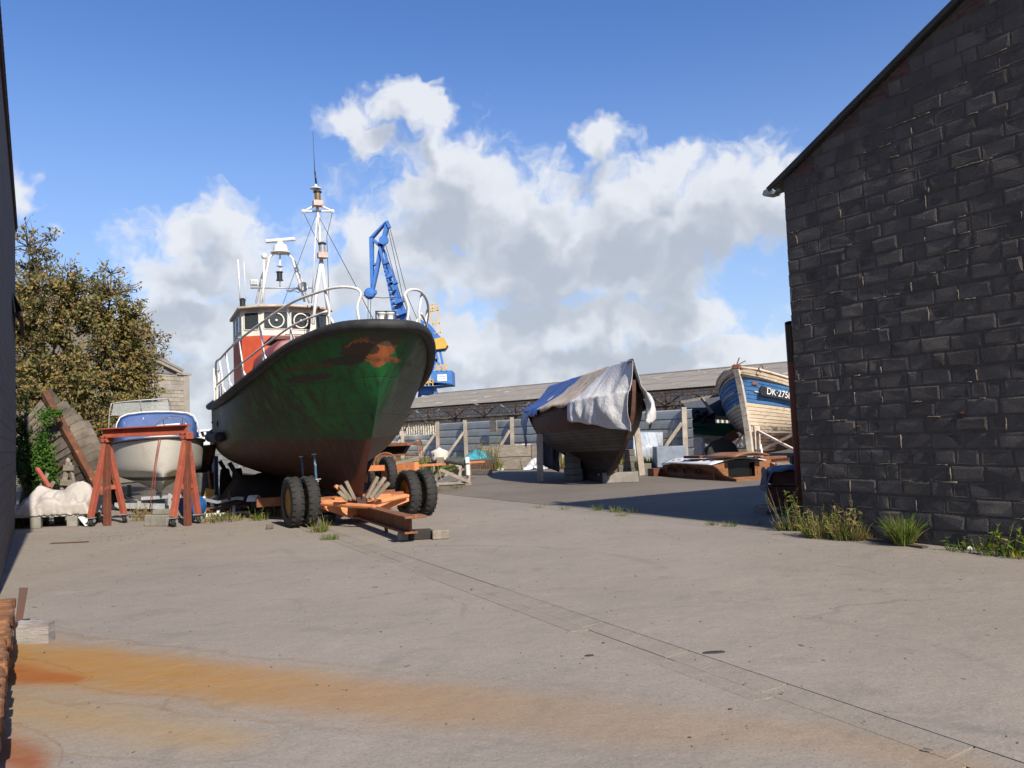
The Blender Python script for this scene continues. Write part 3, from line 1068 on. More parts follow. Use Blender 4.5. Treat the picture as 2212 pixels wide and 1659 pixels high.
    green = t.mix(t.m('MULTIPLY', scum, t.ss(stre, .35, .62)), green, (.055, .06, .04, 1))
    brown = t.mix(t.ss(stre, .35, .65), (.085, .038, .025, 1), (.045, .022, .016, 1))
    brown = t.mix(t.m('MULTIPLY', t.ss(fine, .56, .72), .4), brown, (.12, .055, .034, 1))
    wl = t.m('SUBTRACT', z, t.m('ADD', 1.60, t.m('MULTIPLY', y, .022)))
    wl = t.m('ADD', wl, t.m('MULTIPLY', t.m('SUBTRACT', fine, .5), .05))
    col = t.mix(t.ss(wl, -.015, .015), brown, green)
    edge = t.m('SUBTRACT', 1.0, t.ss(t.m('ABSOLUTE', x), .015, .05))
    col = t.mix(t.m('MULTIPLY', t.m('MULTIPLY', edge, t.m('SUBTRACT', 1.0, t.ss(wl, -.05, .05))), .8), col, (.33, .10, .04, 1))
    t.put(bs.inputs['Base Color'], col)
    bs.inputs['Roughness'].default_value = .52
    bs.inputs['Specular IOR Level'].default_value = .35
    bp = t.n('ShaderNodeBump'); bp.inputs['Strength'].default_value = .35; bp.inputs['Distance'].default_value = .03
    t.lk(t.m('SUBTRACT', t.m('ADD', t.noise(co, 1.8, 3, .5), t.m('MULTIPLY', fine, .25)), t.m('MULTIPLY', weld, .35)), bp.inputs['Height'])
    t.lk(bp.outputs[0], bs.inputs['Normal'])
    return m


GREEN_SPOTS = [  # bare orange primer and scraped black patches, where they sit on the bow
    (795, 758, -1.5, .42, .20, 1.0, (.30, .085, .028)), (822, 772, -1.75, .16, .16, .8, (.30, .085, .028)),
    (838, 775, -1.7, .50, .045, .8, (.24, .075, .03)), (752, 782, -.9, .42, .10, 1.4, (.028, .022, .018)),
    (690, 820, .2, .6, .08, 1.5, (.028, .022, .018)), (770, 762, -1.2, .3, .14, 1.4, (.03, .025, .02)), (838, 730, -2.0, .25, .1, 1.3, (.06, .05, .035))]

hm = MB()
GH.shell(hm, 56, 26)
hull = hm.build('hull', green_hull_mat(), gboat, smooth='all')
dk = MB(); GH.deck(dk, .0, v=.92, camber=.06)
dk.build('deck', mat('grey_red_deck', (.16, .10, .08), (.11, .08, .07), 3, .8), gboat, smooth='all')
bw = MB()                                             # inside face of the bulwark
for sd in (-1, 1):
    bw.grid(lambda i, j: GH.pt(.004 + .995 * i ** 1.7, lerp(1, .91, j), sd, -.035), 40, 2)
bw.build('bulwark', mat('cream_bulwark', (.35, .31, .25), (.25, .2, .16), 3, .7), gboat)
ln = GH.line(1, -1, 0, 1, 44, .05, .0)[::-1] + GH.line(1, 1, 0, 1, 44, .05, .0)[1:]
fd = MB(); fd.tube(ln, .092, 10)
fd.build('fender_rail', M_black, gboat, smooth='all')
# short belting low on the quarter
bl = MB()
for sd in (-1, 1):
    bl.tube([GH.pt(u_, .62, sd, .09) for u_ in [.46 + .5 * i / 18 for i in range(19)]], .12, 9)
bl.build('belting', M_black, gboat, smooth='all')
# bilge keel / propeller struts showing aft under the hull
kb = MB()
kb.bar((0, .05, .47), (0, 10.6, .47), .16, .14)
kb.build('keel', mat('keel_iron', (.06, .035, .028), None, 6), gboat)
# freeing ports and scuppers along the port quarter
for i in range(3):
    p = GH.pt(.66 + .035 * i, .80, -1, .004); q = GH.pt(.676 + .035 * i, .80, -1, .004)
    b = MB(); b.bar(p, q, .02, .05); b.build('scupper', M_dark, gboat)
p = GH.pt(.56, .78, -1, .0); b = MB(); b.lathe([(.07, -.02), (.07, .03), (.045, .035), (.045, -.01), (0, -.01)], p, 12, (-1, 0, 0)); b.build('scupper', M_dark, gboat)

# --- wheelhouse
WF, WBK, WZ0, WZM, WZ1 = 7.3, 9.9, 2.40, 4.40, 5.16
plan = [(x - .1, y) for x, y in ((-1.14, WBK), (-1.14, WF + .34), (-.66, WF + .02), (0, WF - .06), (.66, WF + .02), (1.14, WF + .34), (1.14, WBK))]


def ring(z, k=1.0, dy=0.0):
    return [V((x * k, y + dy, z)) for x, y in plan]


def prism_walls(z0, z1):
    m_ = MB(); a, b_ = ring(z0), ring(z1)
    n = len(a)
    m_.add(a + b_, [(i, (i + 1) % n, n + (i + 1) % n, n + i) for i in range(n)])
    return m_


prism_walls(WZ0, WZM).build('wheelhouse_lower', M_redor, gboat)
whu = prism_walls(WZM, WZ1).build('wheelhouse_upper', M_whiteC, gboat)
rf = MB()
n = len(plan)
top_r, bot_r = [], []
for (x, y) in plan:
    k = 1.07
    bot_r.append(V((x * k, (y - 8.5) * 1.07 + 8.5 - .06, WZ1 - .02 - .03 * abs(x))))
    top_r.append(V((x * k, (y - 8.5) * 1.07 + 8.5 - .06, WZ1 + .05 - .03 * abs(x))))
ctr = V((-.1, 8.5, WZ1 + .2))
rf.add(bot_r + top_r + [ctr], [tuple(range(n - 1, -1, -1))] + [(i, (i + 1) % n, n + (i + 1) % n, n + i) for i in range(n)] + [(n + i, n + (i + 1) % n, 2 * n) for i in range(n)])
rf.build('wheelhouse_roof', mat('cream_roof_paint', (.52, .47, .37), (.36, .31, .24), 5, .6, layers=[((.12, .08, .05), 9, .6, .7)]), gboat)
gut = MB(); gut.tube([q + V((0, -.01, 0)) for q in bot_r[1:6]], .025, 6)
gut.build('roof_gutter', mat('brown_rusty_trim', (.13, .08, .05), None, 10), gboat)


def facet_window(i, t0, t1, z0, z1, name='window', rnd=.05):
    """rounded pane let into facet i of the wheelhouse"""
    a, c = V((plan[i][0], plan[i][1], 0)), V((plan[i + 1][0], plan[i + 1][1], 0))
    d = (c - a)
    L = d.length
    d = d.normalized()
    nrm = V((d.y, -d.x, 0))
    if nrm.dot(V((0, 8.5, 0)) - a) > 0:
        nrm = -nrm
    x0, x1 = t0 * L, t1 * L
    pts = []
    for (cx, cz, s0) in ((x1 - rnd, z1 - rnd, 0), (x0 + rnd, z1 - rnd, 90), (x0 + rnd, z0 + rnd, 180), (x1 - rnd, z0 + rnd, 270)):
        for k in range(5):
            an = R(s0 + 22.5 * k)
            pts.append((cx + rnd * math.cos(an), cz + rnd * math.sin(an)))
    P = [a + d * px_ + V((0, 0, pz)) for px_, pz in pts]
    m_ = MB(); m_.prism([p + nrm * .004 for p in P], nrm * .006)
    w_ = m_.build(name, M_glassd, gboat)
    m_ = MB(); m_.tube([p + nrm * .012 for p in P], .014, 5, closed=True)
    m_.build('window_frame', M_whiteC, w_)
    return w_, a + d * ((x0 + x1) / 2) + V((0, 0, (z0 + z1) / 2)) + nrm * .03, nrm


ZW0, ZW1 = 4.56, 5.02
facet_window(1, .14, .86, ZW0, ZW1)
wl_, wc, wn_ = facet_window(2, .06, .98, ZW0, ZW1)
wr_, wc2, wn2 = facet_window(3, .10, .90, ZW0, ZW1)
facet_window(4, .14, .86, ZW0, ZW1)
facet_window(0, .25, .48, ZW0, ZW1); facet_window(0, .60, .85, ZW0, ZW1)
for (w_, c_, n_, o_) in ((wl_, wc, wn_, V((.02, 0, .0))), (wr_, wc2, wn2, V((0, 0, 0)))):
    m_ = MB(); rx = n_.orthogonal().normalized(); ry = n_.cross(rx)
    m_.tube([c_ + o_ + (rx * math.cos(t) + ry * math.sin(t)) * .19 for t in (2 * math.pi * k / 24 for k in range(24))], .02, 6, closed=True)
    m_.lathe([(.035, -.01), (.035, .03), (0, .03)], c_ + o_, 8, n_)
    m_.build('clear_view_screen', M_whiteC, w_, smooth='all')
# door line, hand rail on the side
m_ = MB(); m_.tube([(-1.26, 7.8, 4.40), (-1.3, 7.85, 4.40), (-1.3, 9.6, 4.40), (-1.26, 9.65, 4.40)], .015, 6)
m_.build('grab_rail', M_white, gboat)

# --- rounded deckhouse before the wheelhouse
m_ = MB()
sec_ = [(x, z + .10) for x, z in ((-1.05, 2.3), (-1.05, 3.35), (-.98, 3.65), (-.8, 3.82), (-.4, 3.9), (0, 3.93), (.4, 3.9), (.8, 3.82), (.98, 3.65), (1.05, 3.35), (1.05, 2.3))]
ys = [(4.3, .80, -.12), (4.35, .9, -.03), (4.55, .97, 0), (5.4, 1, 0), (7.28, 1, 0)]
m_.add([V((x * k, y, z + (dz if z > 3.3 else 0))) for y, k, dz in ys for x, z in sec_], [(i * 11 + j, i * 11 + j + 1, (i + 1) * 11 + j + 1, (i + 1) * 11 + j) for i in range(4) for j in range(10)] + [tuple(range(11))])
m_.build('deckhouse', M_maroon, gboat, smooth=True)
m_ = MB(); m_.box((-.25, 5.7, 4.06), (1.2, 1.3, .09)); hat = m_.build('hatch', mat('brown_hatch', (.14, .06, .045), (.09, .045, .035), 5), gboat, bevel=.02)
m_ = MB(); m_.tube([(-.5, 5.2, 4.10), (-.5, 5.2, 4.16), (.1, 5.2, 4.16), (.1, 5.2, 4.10)], .012, 6); m_.build('handle', M_wire, hat)
# windlass and red gear on the foredeck
m_ = MB(); m_.box((.55, 2.2, 3.62), (.5, .45, .42)); m_.lathe([(.13, -.4), (.13, -.3), (.07, -.28), (.07, .28), (.13, .3), (.13, .4)], (.55, 2.15, 3.92), 14, (1, 0, 0))
m_.box((.2, 2.3, 3.75), (.08, .3, .5)).box((.9, 2.3, 3.75), (.08, .3, .5))
m_.build('windlass', M_redor, gboat, bevel=.015)
m_ = MB(); m_.lathe([(.16, 0), (.16, .2), (.1, .24), (.1, .34), (.19, .4), (.19, .44), (0, .46)], (1.05, 1.8, 3.3), 14); m_.build('vent', M_redor, gboat, smooth=True)
m_ = MB()
for (x, y, z, dx, dy, dz) in ((1.15, 1.0, 3.4, .35, .25, .18), (.9, .6, 3.38, .3, .2, .14), (.55, .2, 3.36, .4, .3, .12)):
    m_.box((x, y, z), (dx, dy, dz), Matrix.Rotation(.4 * x, 3, 'Z'))
m_.build('deck_gear', M_rustbeam, gboat, kind='stuff')
m_ = MB()
for k in range(9):
    an = 2 * math.pi * k / 9
m_.tube(smooth_path([(-.2 + .22 * math.cos(t) * (1 - t / 90), .6 + .2 * math.sin(t), 3.42 + .008 * t) for t in [k * .7 for k in range(30)]], 2), .018, 5)
m_.build('rope_coil', mat('old_rope', (.3, .26, .2), None, 30), gboat)
# pair of roller bollards right at the bow
for x in (-.12, .17):
    p = BL(824 if x < 0 else 843, 692, -1.5)
    m_ = MB(); m_.lathe([(.075, 0), (.06, .03), (.045, .07), (.06, .12), (.078, .14), (.078, .16), (0, .16)], (p.x, p.y, p.z - .03), 14); bo = m_.build('roller_bollard', M_white, gboat, smooth=True)
    m_ = MB(); m_.bar((p.x - .09, p.y, p.z - .1), (p.x - .09, p.y, p.z + .16), .02).bar((p.x + .09, p.y, p.z - .1), (p.x + .09, p.y, p.z + .16), .02).bar((p.x - .09, p.y, p.z + .15), (p.x + .09, p.y, p.z + .15), .02)
    m_.build('bracket', M_dark, bo)

# --- rails
def rail_set(name, pts_top, feet, mid=None, r=.024):
    root = MB(); root.tube(smooth_path(pts_top, 5), r, 7)
    o = root.build(name, M_white, gboat, smooth='all')
    for f in feet:
        m_ = MB(); m_.tube(f, r * .9, 6); m_.build('stanchion', M_white, o, smooth='all')
    if mid:
        m_ = MB(); m_.tube(smooth_path(mid, 5), r * .8, 6); m_.build('mid_rail', M_white, o, smooth='all')
    return o


def sheer_at(a, side, inset=.1):
    u = (a - GST0) / (GST1 - GST0)
    return GH.pt(max(u, 0.0), 1.0, side, -inset)


def rail_h(a):
    return interp([(-2.4, .60), (-1, .72), (1, .86), (3, .96), (6.5, 1.0)], a)


for sd in (-1, 1):
    A_ = [-1.7, -1.55, -1.1, -.4, .6, 1.8, 3.2, 4.8, 6.2]
    up_ = []
    for a in A_:
        p = sheer_at(a, sd, .02); up_.append(p + V((sd * .04, 0, rail_h(a))))
    p = sheer_at(-1.8, sd, .10)
    first = [p + V((0, 0, .02)), p + V((sd * .04, -.02, .3)), p + V((sd * -.02, -.04, .52)), p + V((sd * .08, .0, .62))]
    end = sheer_at(6.9, sd, .05)
    top = first + up_[1:] + [end + V((0, 0, .55)), end]
    feet, mid = [], []
    for a in (-1.3, -.2, 1.0, 2.4, 3.9, 5.4):
        p = sheer_at(a, sd, .06)
        feet.append([p, p + V((0, 0, rail_h(a) * .55)), p + V((sd * .06, 0, rail_h(a)))])
        feet.append([p + V((-sd * .28, .12, -.16)), p + V((sd * .02, 0, rail_h(a) * .42))])
    for a in (-1.3, -.4, .6, 1.8, 3.2, 4.8, 6.6):
        p = sheer_at(a, sd, .02); mid.append(p + V((0, 0, rail_h(a) * .5)))
    rail_set('rail', top, feet, mid)
    # after rails round the quarter
    top, feet, mid = [], [], []
    for a in (9.2, 9.8, 10.4, 11.0, 11.6, 12.2):
        p = sheer_at(a, sd, .08)
        top.append(p + V((0, 0, .98))); mid.append(p + V((0, 0, .5))); feet.append([p, p + V((0, 0, .98))])
    rail_set('rail', [top[0] - V((0, .05, .9))] + top, feet, mid)
m_ = MB(); p, q = sheer_at(-1.8, -1, .1), sheer_at(-1.8, 1, .1)
m_.tube([p + V((0, 0, .5)), (p + q) / 2 + V((0, 0, .47)), q + V((0, 0, .5))], .006, 5); m_.build('gate_wire', M_wire, gboat)
# lifebelt bits, small orange locker by the side
m_ = MB(); p = sheer_at(4.6, -1, .2); m_.box(p + V((.12, 0, .05)), (.3, .5, .12)); m_.build('locker', M_redor, gboat, bevel=.01)

# --- radar arch on the roof (all by sight lines at 7 m aft)
AR = 8.3


def stick(path, r, name, m, parent=gboat, n=7, a=AR):
    m_ = MB(); m_.tube([BL(u, v, aa) for (u, v, aa) in [(q + (a,))[:3] if len(q) == 2 else q for q in path]], r, n)
    return m_.build(name, m, parent, smooth='all')


arch = stick([(563, 655), (571, 612), (582, 556), (590, 548), (606, 546), (622, 549), (631, 558), (645, 605), (658, 652)], .035, 'radar_arch', M_white)
stick([(553, 655, 8.9), (565, 600, 8.9), (578, 560, 8.7), (590, 549, 8.5)], .03, 'arch_leg', M_white, arch)
stick([(668, 655, 8.9), (650, 600, 8.9), (634, 560, 8.7), (622, 549, 8.5)], .03, 'arch_leg', M_white, arch)
stick([(541, 622), (675, 622)], .022, 'cross_bar', M_galv, arch)
stick([(541, 622, 8.8), (675, 622, 8.8)], .016, 'cross_bar', M_galv, arch)
stick([(569, 655), (570, 560)], .026, 'pole', M_white, arch)
p = BL(571, 556, AR); m_ = MB(); m_.lathe([(.03, -.05), (.07, -.02), (.085, .05), (.06, .1), (0, .12)], p, 12); m_.build('gps_dome', M_white, arch, smooth='all')
p = BL(606, 545, AR)
m_ = MB(); m_.lathe([(.27, -.02), (.27, 0), (.2, .02), (.2, .1), (.17, .2), (.1, .22), (.08, .3), (0, .3)], p, 18); rd = m_.build('radar_scanner', M_white, arch, smooth=True)
m_ = MB(); m_.bar(p + V((-.36, .25, .34)), p + V((.36, -.25, .34)), .10, .10); m_.build('scanner_bar', M_white, rd, bevel=.02)
stick([(605, 548), (605, 620)], .022, 'light_pole', M_white, arch)
p = BL(604, 597, AR); m_ = MB(); m_.lathe([(.1, -.12), (.1, -.1), (.075, -.09), (.075, .1), (.1, .11), (.1, .13)], p, 12); m_.build('lantern', M_dark, arch, smooth=True)
p = BL(605, 575, AR); m_ = MB(); m_.lathe([(.1, 0), (.1, .012)], p, 12); m_.build('disc', M_white, arch)
p = BL(549, 611, AR); m_ = MB(); m_.box(p, (.2, .16, .16)); sp = m_.build('spot_lamp', M_white, arch, bevel=.02)
m_ = MB(); m_.box(p + V((0, -.085, 0)), (.15, .01, .11)); m_.build('lens', M_galv, sp)
p = BL(653, 621, AR); m_ = MB(); m_.lathe([(.0, -.13), (.1, -.11), (.135, 0), (.135, .12), (.12, .13), (0, .1)], p, 16, (.1, -1, .1)); m_.build('search_light', M_galv, arch, smooth=True)
stick([(618, 626), (625, 631), (635, 628), (645, 632), (652, 628), (640, 624), (622, 629)], .012, 'cable', M_wire, arch, 5)
# whip aerials and a black lantern at the roof's left edge
stick([(514, 561), (516, 600), (519, 650)], .022, 'aerial', M_white, gboat)
stick([(527, 565), (529, 610), (532, 652)], .009, 'aerial', M_white, gboat)
p = BL(524, 656, AR); m_ = MB(); m_.lathe([(.09, -.1), (.09, -.08), (.075, -.07), (.075, .09), (.09, .1), (.05, .15), (0, .15)], p, 12); m_.build('lantern', M_dark, gboat, smooth=True)

# --- mast, on a bipod just before the wheelhouse
AM = 6.6
mast = stick([(694, 565, AM), (690, 500, AM), (686, 455, AM), (684, 420, AM), (682, 398, AM)], [.055, .045, .04, .035, .03], 'mast', M_white)
stick([(676, 700, AM - .2), (684, 630, AM), (693, 566, AM)], .045, 'mast_leg', M_white, mast)
stick([(713, 700, AM + .3), (704, 640, AM), (695, 566, AM)], .045, 'mast_leg', M_white, mast)
stick([(683, 398, AM), (680, 370, AM)], [.028, .02], 'aerial_base', M_dark, mast)
stick([(680, 372, AM), (678, 330, AM), (676, 284, AM)], [.01, .008, .006], 'aerial', M_wire, mast, 5)
p = BL(682, 408, AM); m_ = MB(); m_.lathe([(.03, -.05), (.15, .0), (.15, .02), (.03, .02)], p, 16); m_.build('disc', M_white, mast, smooth=True)
for (u, v, m2) in ((686, 424, M_brass), (696, 536, M_galv)):
    p = BL(u, v, AM - .12)
    m_ = MB(); m_.lathe([(.105, -.12), (.105, -.1), (.08, -.09), (.08, .1)], p, 14); la = m_.build('lantern', m2, mast, smooth=True)
    m_ = MB(); m_.lathe([(.11, .1), (.11, .13), (.05, .16), (0, .16)], p, 14); m_.build('lantern_cap', M_dark, la, smooth=True)
    m_ = MB(); m_.box(p + V((0, 0, -.19)), (.24, .2, .14)); m_.build('lantern_shelf', mat('pink_white_box', (.55, .42, .36), (.45, .3, .25), 9), la)
for seg in (((655, 457), (718, 456)), ((656, 457), (676, 446)), ((718, 456), (694, 445))):
    stick([s_ + (AM,) for s_ in seg], .028, 'crosstree', M_white, mast, 6)
for u in (655, 718):
    p = BL(u, 456.5, AM); m_ = MB(); m_.lathe([(0, -.06), (.05, -.03), (.05, .03), (0, .06)], p, 8, (0, 1, 0)); m_.build('block', M_white, mast)
for seg in (((656, 460, AM), (690, 530, AM)), ((718, 459, AM), (706, 510, AM), (712, 690, AM + .2)), ((684, 460, AM), (610, 660, 8.0)),
            ((686, 465, AM), (693, 540, AM)), ((690, 470, AM), (770, 620, 1.0), (806, 690, -1.6)), ((690, 565, AM), (672, 655, 7.4))):
    stick(list(seg), .008, 'stay', M_wire, mast, 4)
stick([(684, 470, AM), (673, 655, AM)], .014, 'signal_halyard', M_white, mast, 5)
# ------------------------------------------------------------------ the orange boat trailer
def TW(u, v, w):
    """sight line cut by the plane at w along the yard"""
    d = ray(u, v)
    return EYEP + d * ((w - EYEP.dot(W)) / d.dot(W))


AXW = 15.62
trailer = thing('boat_trailer', 'orange steel boat trailer with twin wheels under the green lifeboat', 'trailer', (0, 0, 0))
for (u, v) in ((633, 1139), (668, 1139), (883, 1114), (917, 1114)):
    c = TW(u, v, AXW); c.z = .465
    wheel(trailer, c, N, .465, .235)
la, lb = TW(668, 1090, AXW), TW(883, 1070, AXW)
b = MB(); b.tube([V((la.x, la.y, .465)), V((lb.x, lb.y, .465))], .06, 10); b.build('axle', M_rustbeam, trailer)
tl, tr = TW(683, 1083, AXW - .2), TW(877, 1071, AXW - .2)
zt = (tl.z + tr.z) / 2
tl.z = tr.z = zt
cb = MB(); cb.bar(tl, tr, .34, .05); cb.bar(tl - V((0, 0, .11)) + W * .15, tr - V((0, 0, .11)) + W * .15, .03, .2)
cb.build('cross_beam', M_orange, trailer)
mid = tl.lerp(tr, .42)
cb = MB(); cb.bar(tl.lerp(tr, .17) + V((0, 0, .045)) - W * .05, tl.lerp(tr, .80) + V((0, 0, .045)) - W * .05, .24, .03)
cb.build('bearer_plate', M_orange, trailer)
gp = MB()
fr = -W * .12
gp.prism([tl + fr - V((0, 0, .03)), tr + fr - V((0, 0, .03)), tr + fr - V((0, 0, .11)), mid + fr - V((0, 0, .36)) + (tr - tl) * .05, mid + fr - V((0, 0, .36)) - (tr - tl) * .06, tl + fr - V((0, 0, .1))], -W * .03)
gp.build('gusset', M_orange, trailer)
# tongue: an I-beam running forward to its blocks
t0 = mid + V((0, 0, -.20)) - W * .1
te = TW(888, 1133, 11.75)
te = V((te.x, te.y, .27))
ib = MB()
dv = (te - t0).normalized()
for dz, hh, ww in ((.115, .03, .2), (-.115, .03, .2)):
    ib.bar(t0 + V((0, 0, dz)), te + V((0, 0, dz)), ww, hh)
ib.bar(t0, te, .03, .2)
ib.build('tongue', M_rustbeam, trailer)
ib = MB(); sidev = dv.cross(V((0, 0, 1))).normalized()
ib.box(te + dv * .12 + V((0, 0, .14)), (.3, .34, .035), Matrix.Rotation(math.atan2(dv.y, dv.x), 3, 'Z'))
ib.lathe([(.06, -.02), (.06, .035), (.025, .035), (.025, -.02)], te + dv * .24 + V((0, 0, .14)), 12)
ib.build('hitch_plate', M_rustbeam, trailer, bevel=.008)
for (p0, p1) in ((tl + (tr - tl) * .02 - W * .2 - V((0, 0, .02)), t0.lerp(te, .38) + V((0, 0, .14))), (tr - (tr - tl) * .04 - W * .2, t0.lerp(te, .12) + V((0, 0, .12)) + N * .12)):
    ib = MB(); ib.tube([p0, p1], .045, 9); ib.build('brace', M_orange, trailer, smooth=True)
b = MB(); b.bar(t0.lerp(te, .58) - V((0, 0, .12)), t0.lerp(te, .5) - V((0, 0, .34)) - sidev * .1, .05); b.build('jack_leg', M_rustbeam, trailer)
# main chassis back under the keel
b = MB()
for sd in (-.45, .45):
    b.bar(mid + N * sd + V((0, 0, -.1)) + W * .1, GO + GA * 9.5 + GB * sd + V((0, 0, .40)), .12, .2)
b.build('chassis', M_rustbeam, trailer)
for a in (3.0, 6.0, 8.8):
    b = MB(); q = GO + GA * a
    b.bar(q - GB * 1.5 + V((0, 0, .36)), q + GB * 1.5 + V((0, 0, .36)), .16, .18); b.build('bolster', M_rustbeam, trailer)
q = GO + GA * 8.8
for sd in (-1.62, -1.3, 1.3, 1.62):
    wheel(trailer, q + GB * sd + V((0, 0, .465)), GB, .465, .235)
for sd in (-1, 1):
    for a in (6.0, 8.8):
        q = GO + GA * a
        b = MB(); b.bar(q + GB * sd * 1.35 + V((0, 0, .4)), q + GB * sd * 1.75 + V((0, 0, 1.15)), .14, .1); b.build('bilge_arm', mat('black_steel', (.025, .022, .02), None, 9), trailer)
# V cradle at the stem with timber wedges
vc = GO + GA * .12
for sd in (-1, 1):
    b = MB(); b.prism([vc + V((0, 0, zt + .03)), vc + GB * sd * .42 + V((0, 0, zt + .34)), vc + GB * sd * .46 + V((0, 0, zt + .30)), vc + GB * sd * .2 + V((0, 0, zt + .03))], GA * .12)
    b.build('cradle_arm', M_orange, trailer)
kk = 0
for (sd, r_, ln_, an) in ((-1, .12, .36, 66), (-1, .20, .32, 54), (-1, .27, .22, 46), (1, .10, .44, 60), (1, .16, .46, 52), (1, .23, .38, 44)):
    d_ = GB * sd * math.cos(R(an)) + V((0, 0, math.sin(R(an))))
    p = vc + GB * sd * r_ + V((0, 0, zt + .06)) - GA * (.02 + .05 * (kk % 3))
    b = MB(); b.bar(p, p + d_ * ln_, .06, .10, up=GA)
    tag(b.build('wood_wedge', mat('wedge_wood', (.27, .225, .17), (.17, .14, .105), 3, .9, .5, 20, vary=.2), None), ('%s grey timber wedge %s the stem foot of the green lifeboat' % (('lowest', 'middle', 'uppermost')[2 - kk % 3], 'left of' if sd < 0 else 'right of')), 'wedge', 'wedges at the lifeboat stem')
    kk += 1
# blocks under the tongue
for k, (du, w_, h_, dp, lab) in enumerate(((-.30, .17, .13, .26, 'pale stone block at the left under the trailer tongue'), (-.02, .34, .15, .2, 'dark block in the middle under the trailer tongue'), (.33, .26, .14, .26, 'pale wooden block at the right under the trailer tongue'))):
    b = MB(); b.box((0, 0, h_ / 2), (w_, dp, h_))
    p = gr(910, 1165) + RT * du * .9
    o = b.build('support_block', mat('support_block_stone', (.26, .22, .17), (.18, .155, .12), 9, .9, .4) if k != 1 else mat('support_block_dark', (.035, .03, .027), None, 9, .9), None, bevel=.012)
    o.location = (p.x, p.y + (0.02 if k == 1 else 0), 0.002); o.rotation_euler = (0, 0, .1 * k)
    tag(o, lab, 'block', 'blocks under the trailer tongue')
# blue screw props by the port bow
for k, ((u0, v0), (u1, v1), w_) in enumerate((((651, 985), (657, 1045), AXW + .9), ((679, 980), (690, 1133), AXW - .15))):
    top, bot = TW(u0, v0, w_), TW(u1, v1, w_)
    if k == 0:
        bot = bot + (bot - top).normalized() * (bot.z / max(.05, (top.z - bot.z)) * (bot - top).length)
    bot.z = max(bot.z, 0.0)
    pr = thing('screw_prop', ('short blue steel prop behind the twin wheels at the lifeboat bow', 'tall blue steel prop standing between trailer wheels and lifeboat bow')[k], 'prop', tuple(bot), group='screw props')
    d_ = top - bot
    b = MB(); b.tube([(0, 0, 0), d_ * .62], .036, 9); b.build('tube', M_blueclamp, pr, smooth=True)
    b = MB(); b.tube([d_ * .6, d_], .024, 8); b.build('screw', M_blueclamp, pr, smooth=True)
    b = MB(); b.lathe([(.05, 0), (.05, .05), (.035, .06)], d_ * .6, 10, d_); b.bar(d_ * .64 - V((.09, 0, 0)), d_ * .64 + V((.09, 0, 0)), .018); b.lathe([(.055, 0), (.055, .02)], d_ * .985, 10, d_); b.build('collar', M_galv, pr)
    b = MB(); b.lathe([(.09, .0), (.09, .012), (.03, .02)], (0, 0, 0), 10); b.build('foot', M_blueclamp, pr)
# dark iron bowl on the ground behind the left wheels, and a small stone
p = gr(700, 1133)
b = MB(); b.lathe([(.10, .0), (.2, .06), (.235, .17), (.24, .2), (.225, .2), (.19, .08), (0, .04)], (0, 0, 0), 20)
o = b.build('iron_bowl', mat('iron_bowl_black', (.02, .02, .021), None, 9, .5), None, smooth=True); o.location = (p.x, p.y, 0)
tag(o, 'black iron bowl on the ground just right of the left trailer wheels', 'bowl')
p = gr(583, 1143)
b = MB(); b.box((0, 0, .045), (.13, .1, .09)); o = b.build('stone', mat('brown_stone', (.13, .11, .09), None, 14, .9, .5), None, bevel=.015); o.location = (p.x, p.y, 0); o.rotation_euler = (0, 0, .3)
tag(o, 'small brown cube of stone alone on the concrete left of the twin wheels', 'stone')
# ------------------------------------------------------------------ the red gantry
M_gred = mat('red_oxide_paint', (.36, .095, .055), (.29, .07, .043), 4, .7, .2, 25, layers=[((.14, .045, .03), 6, .58, .7), ((.36, .13, .09), 5, .60, .74)])
M_oldb = mat('old_bolt', (.09, .04, .025), None, 30)
gL, gR_ = gr(232, 1135.5), gr(405.6, 1135.5)
gfl, grl = gr(196, 1138), gr(268, 1130)
gfr, grr_ = gr(374, 1139), gr(428, 1131)
gantry = thing('lifting_gantry', 'red steel A-frame gantry on castors before the white motor boat', 'gantry', tuple((gL + gR_) / 2))
go_ = (gL + gR_) / 2


def lo(p, z=None):
    q = V(p) - go_
    if z is not None:
        q.z = z
    return q


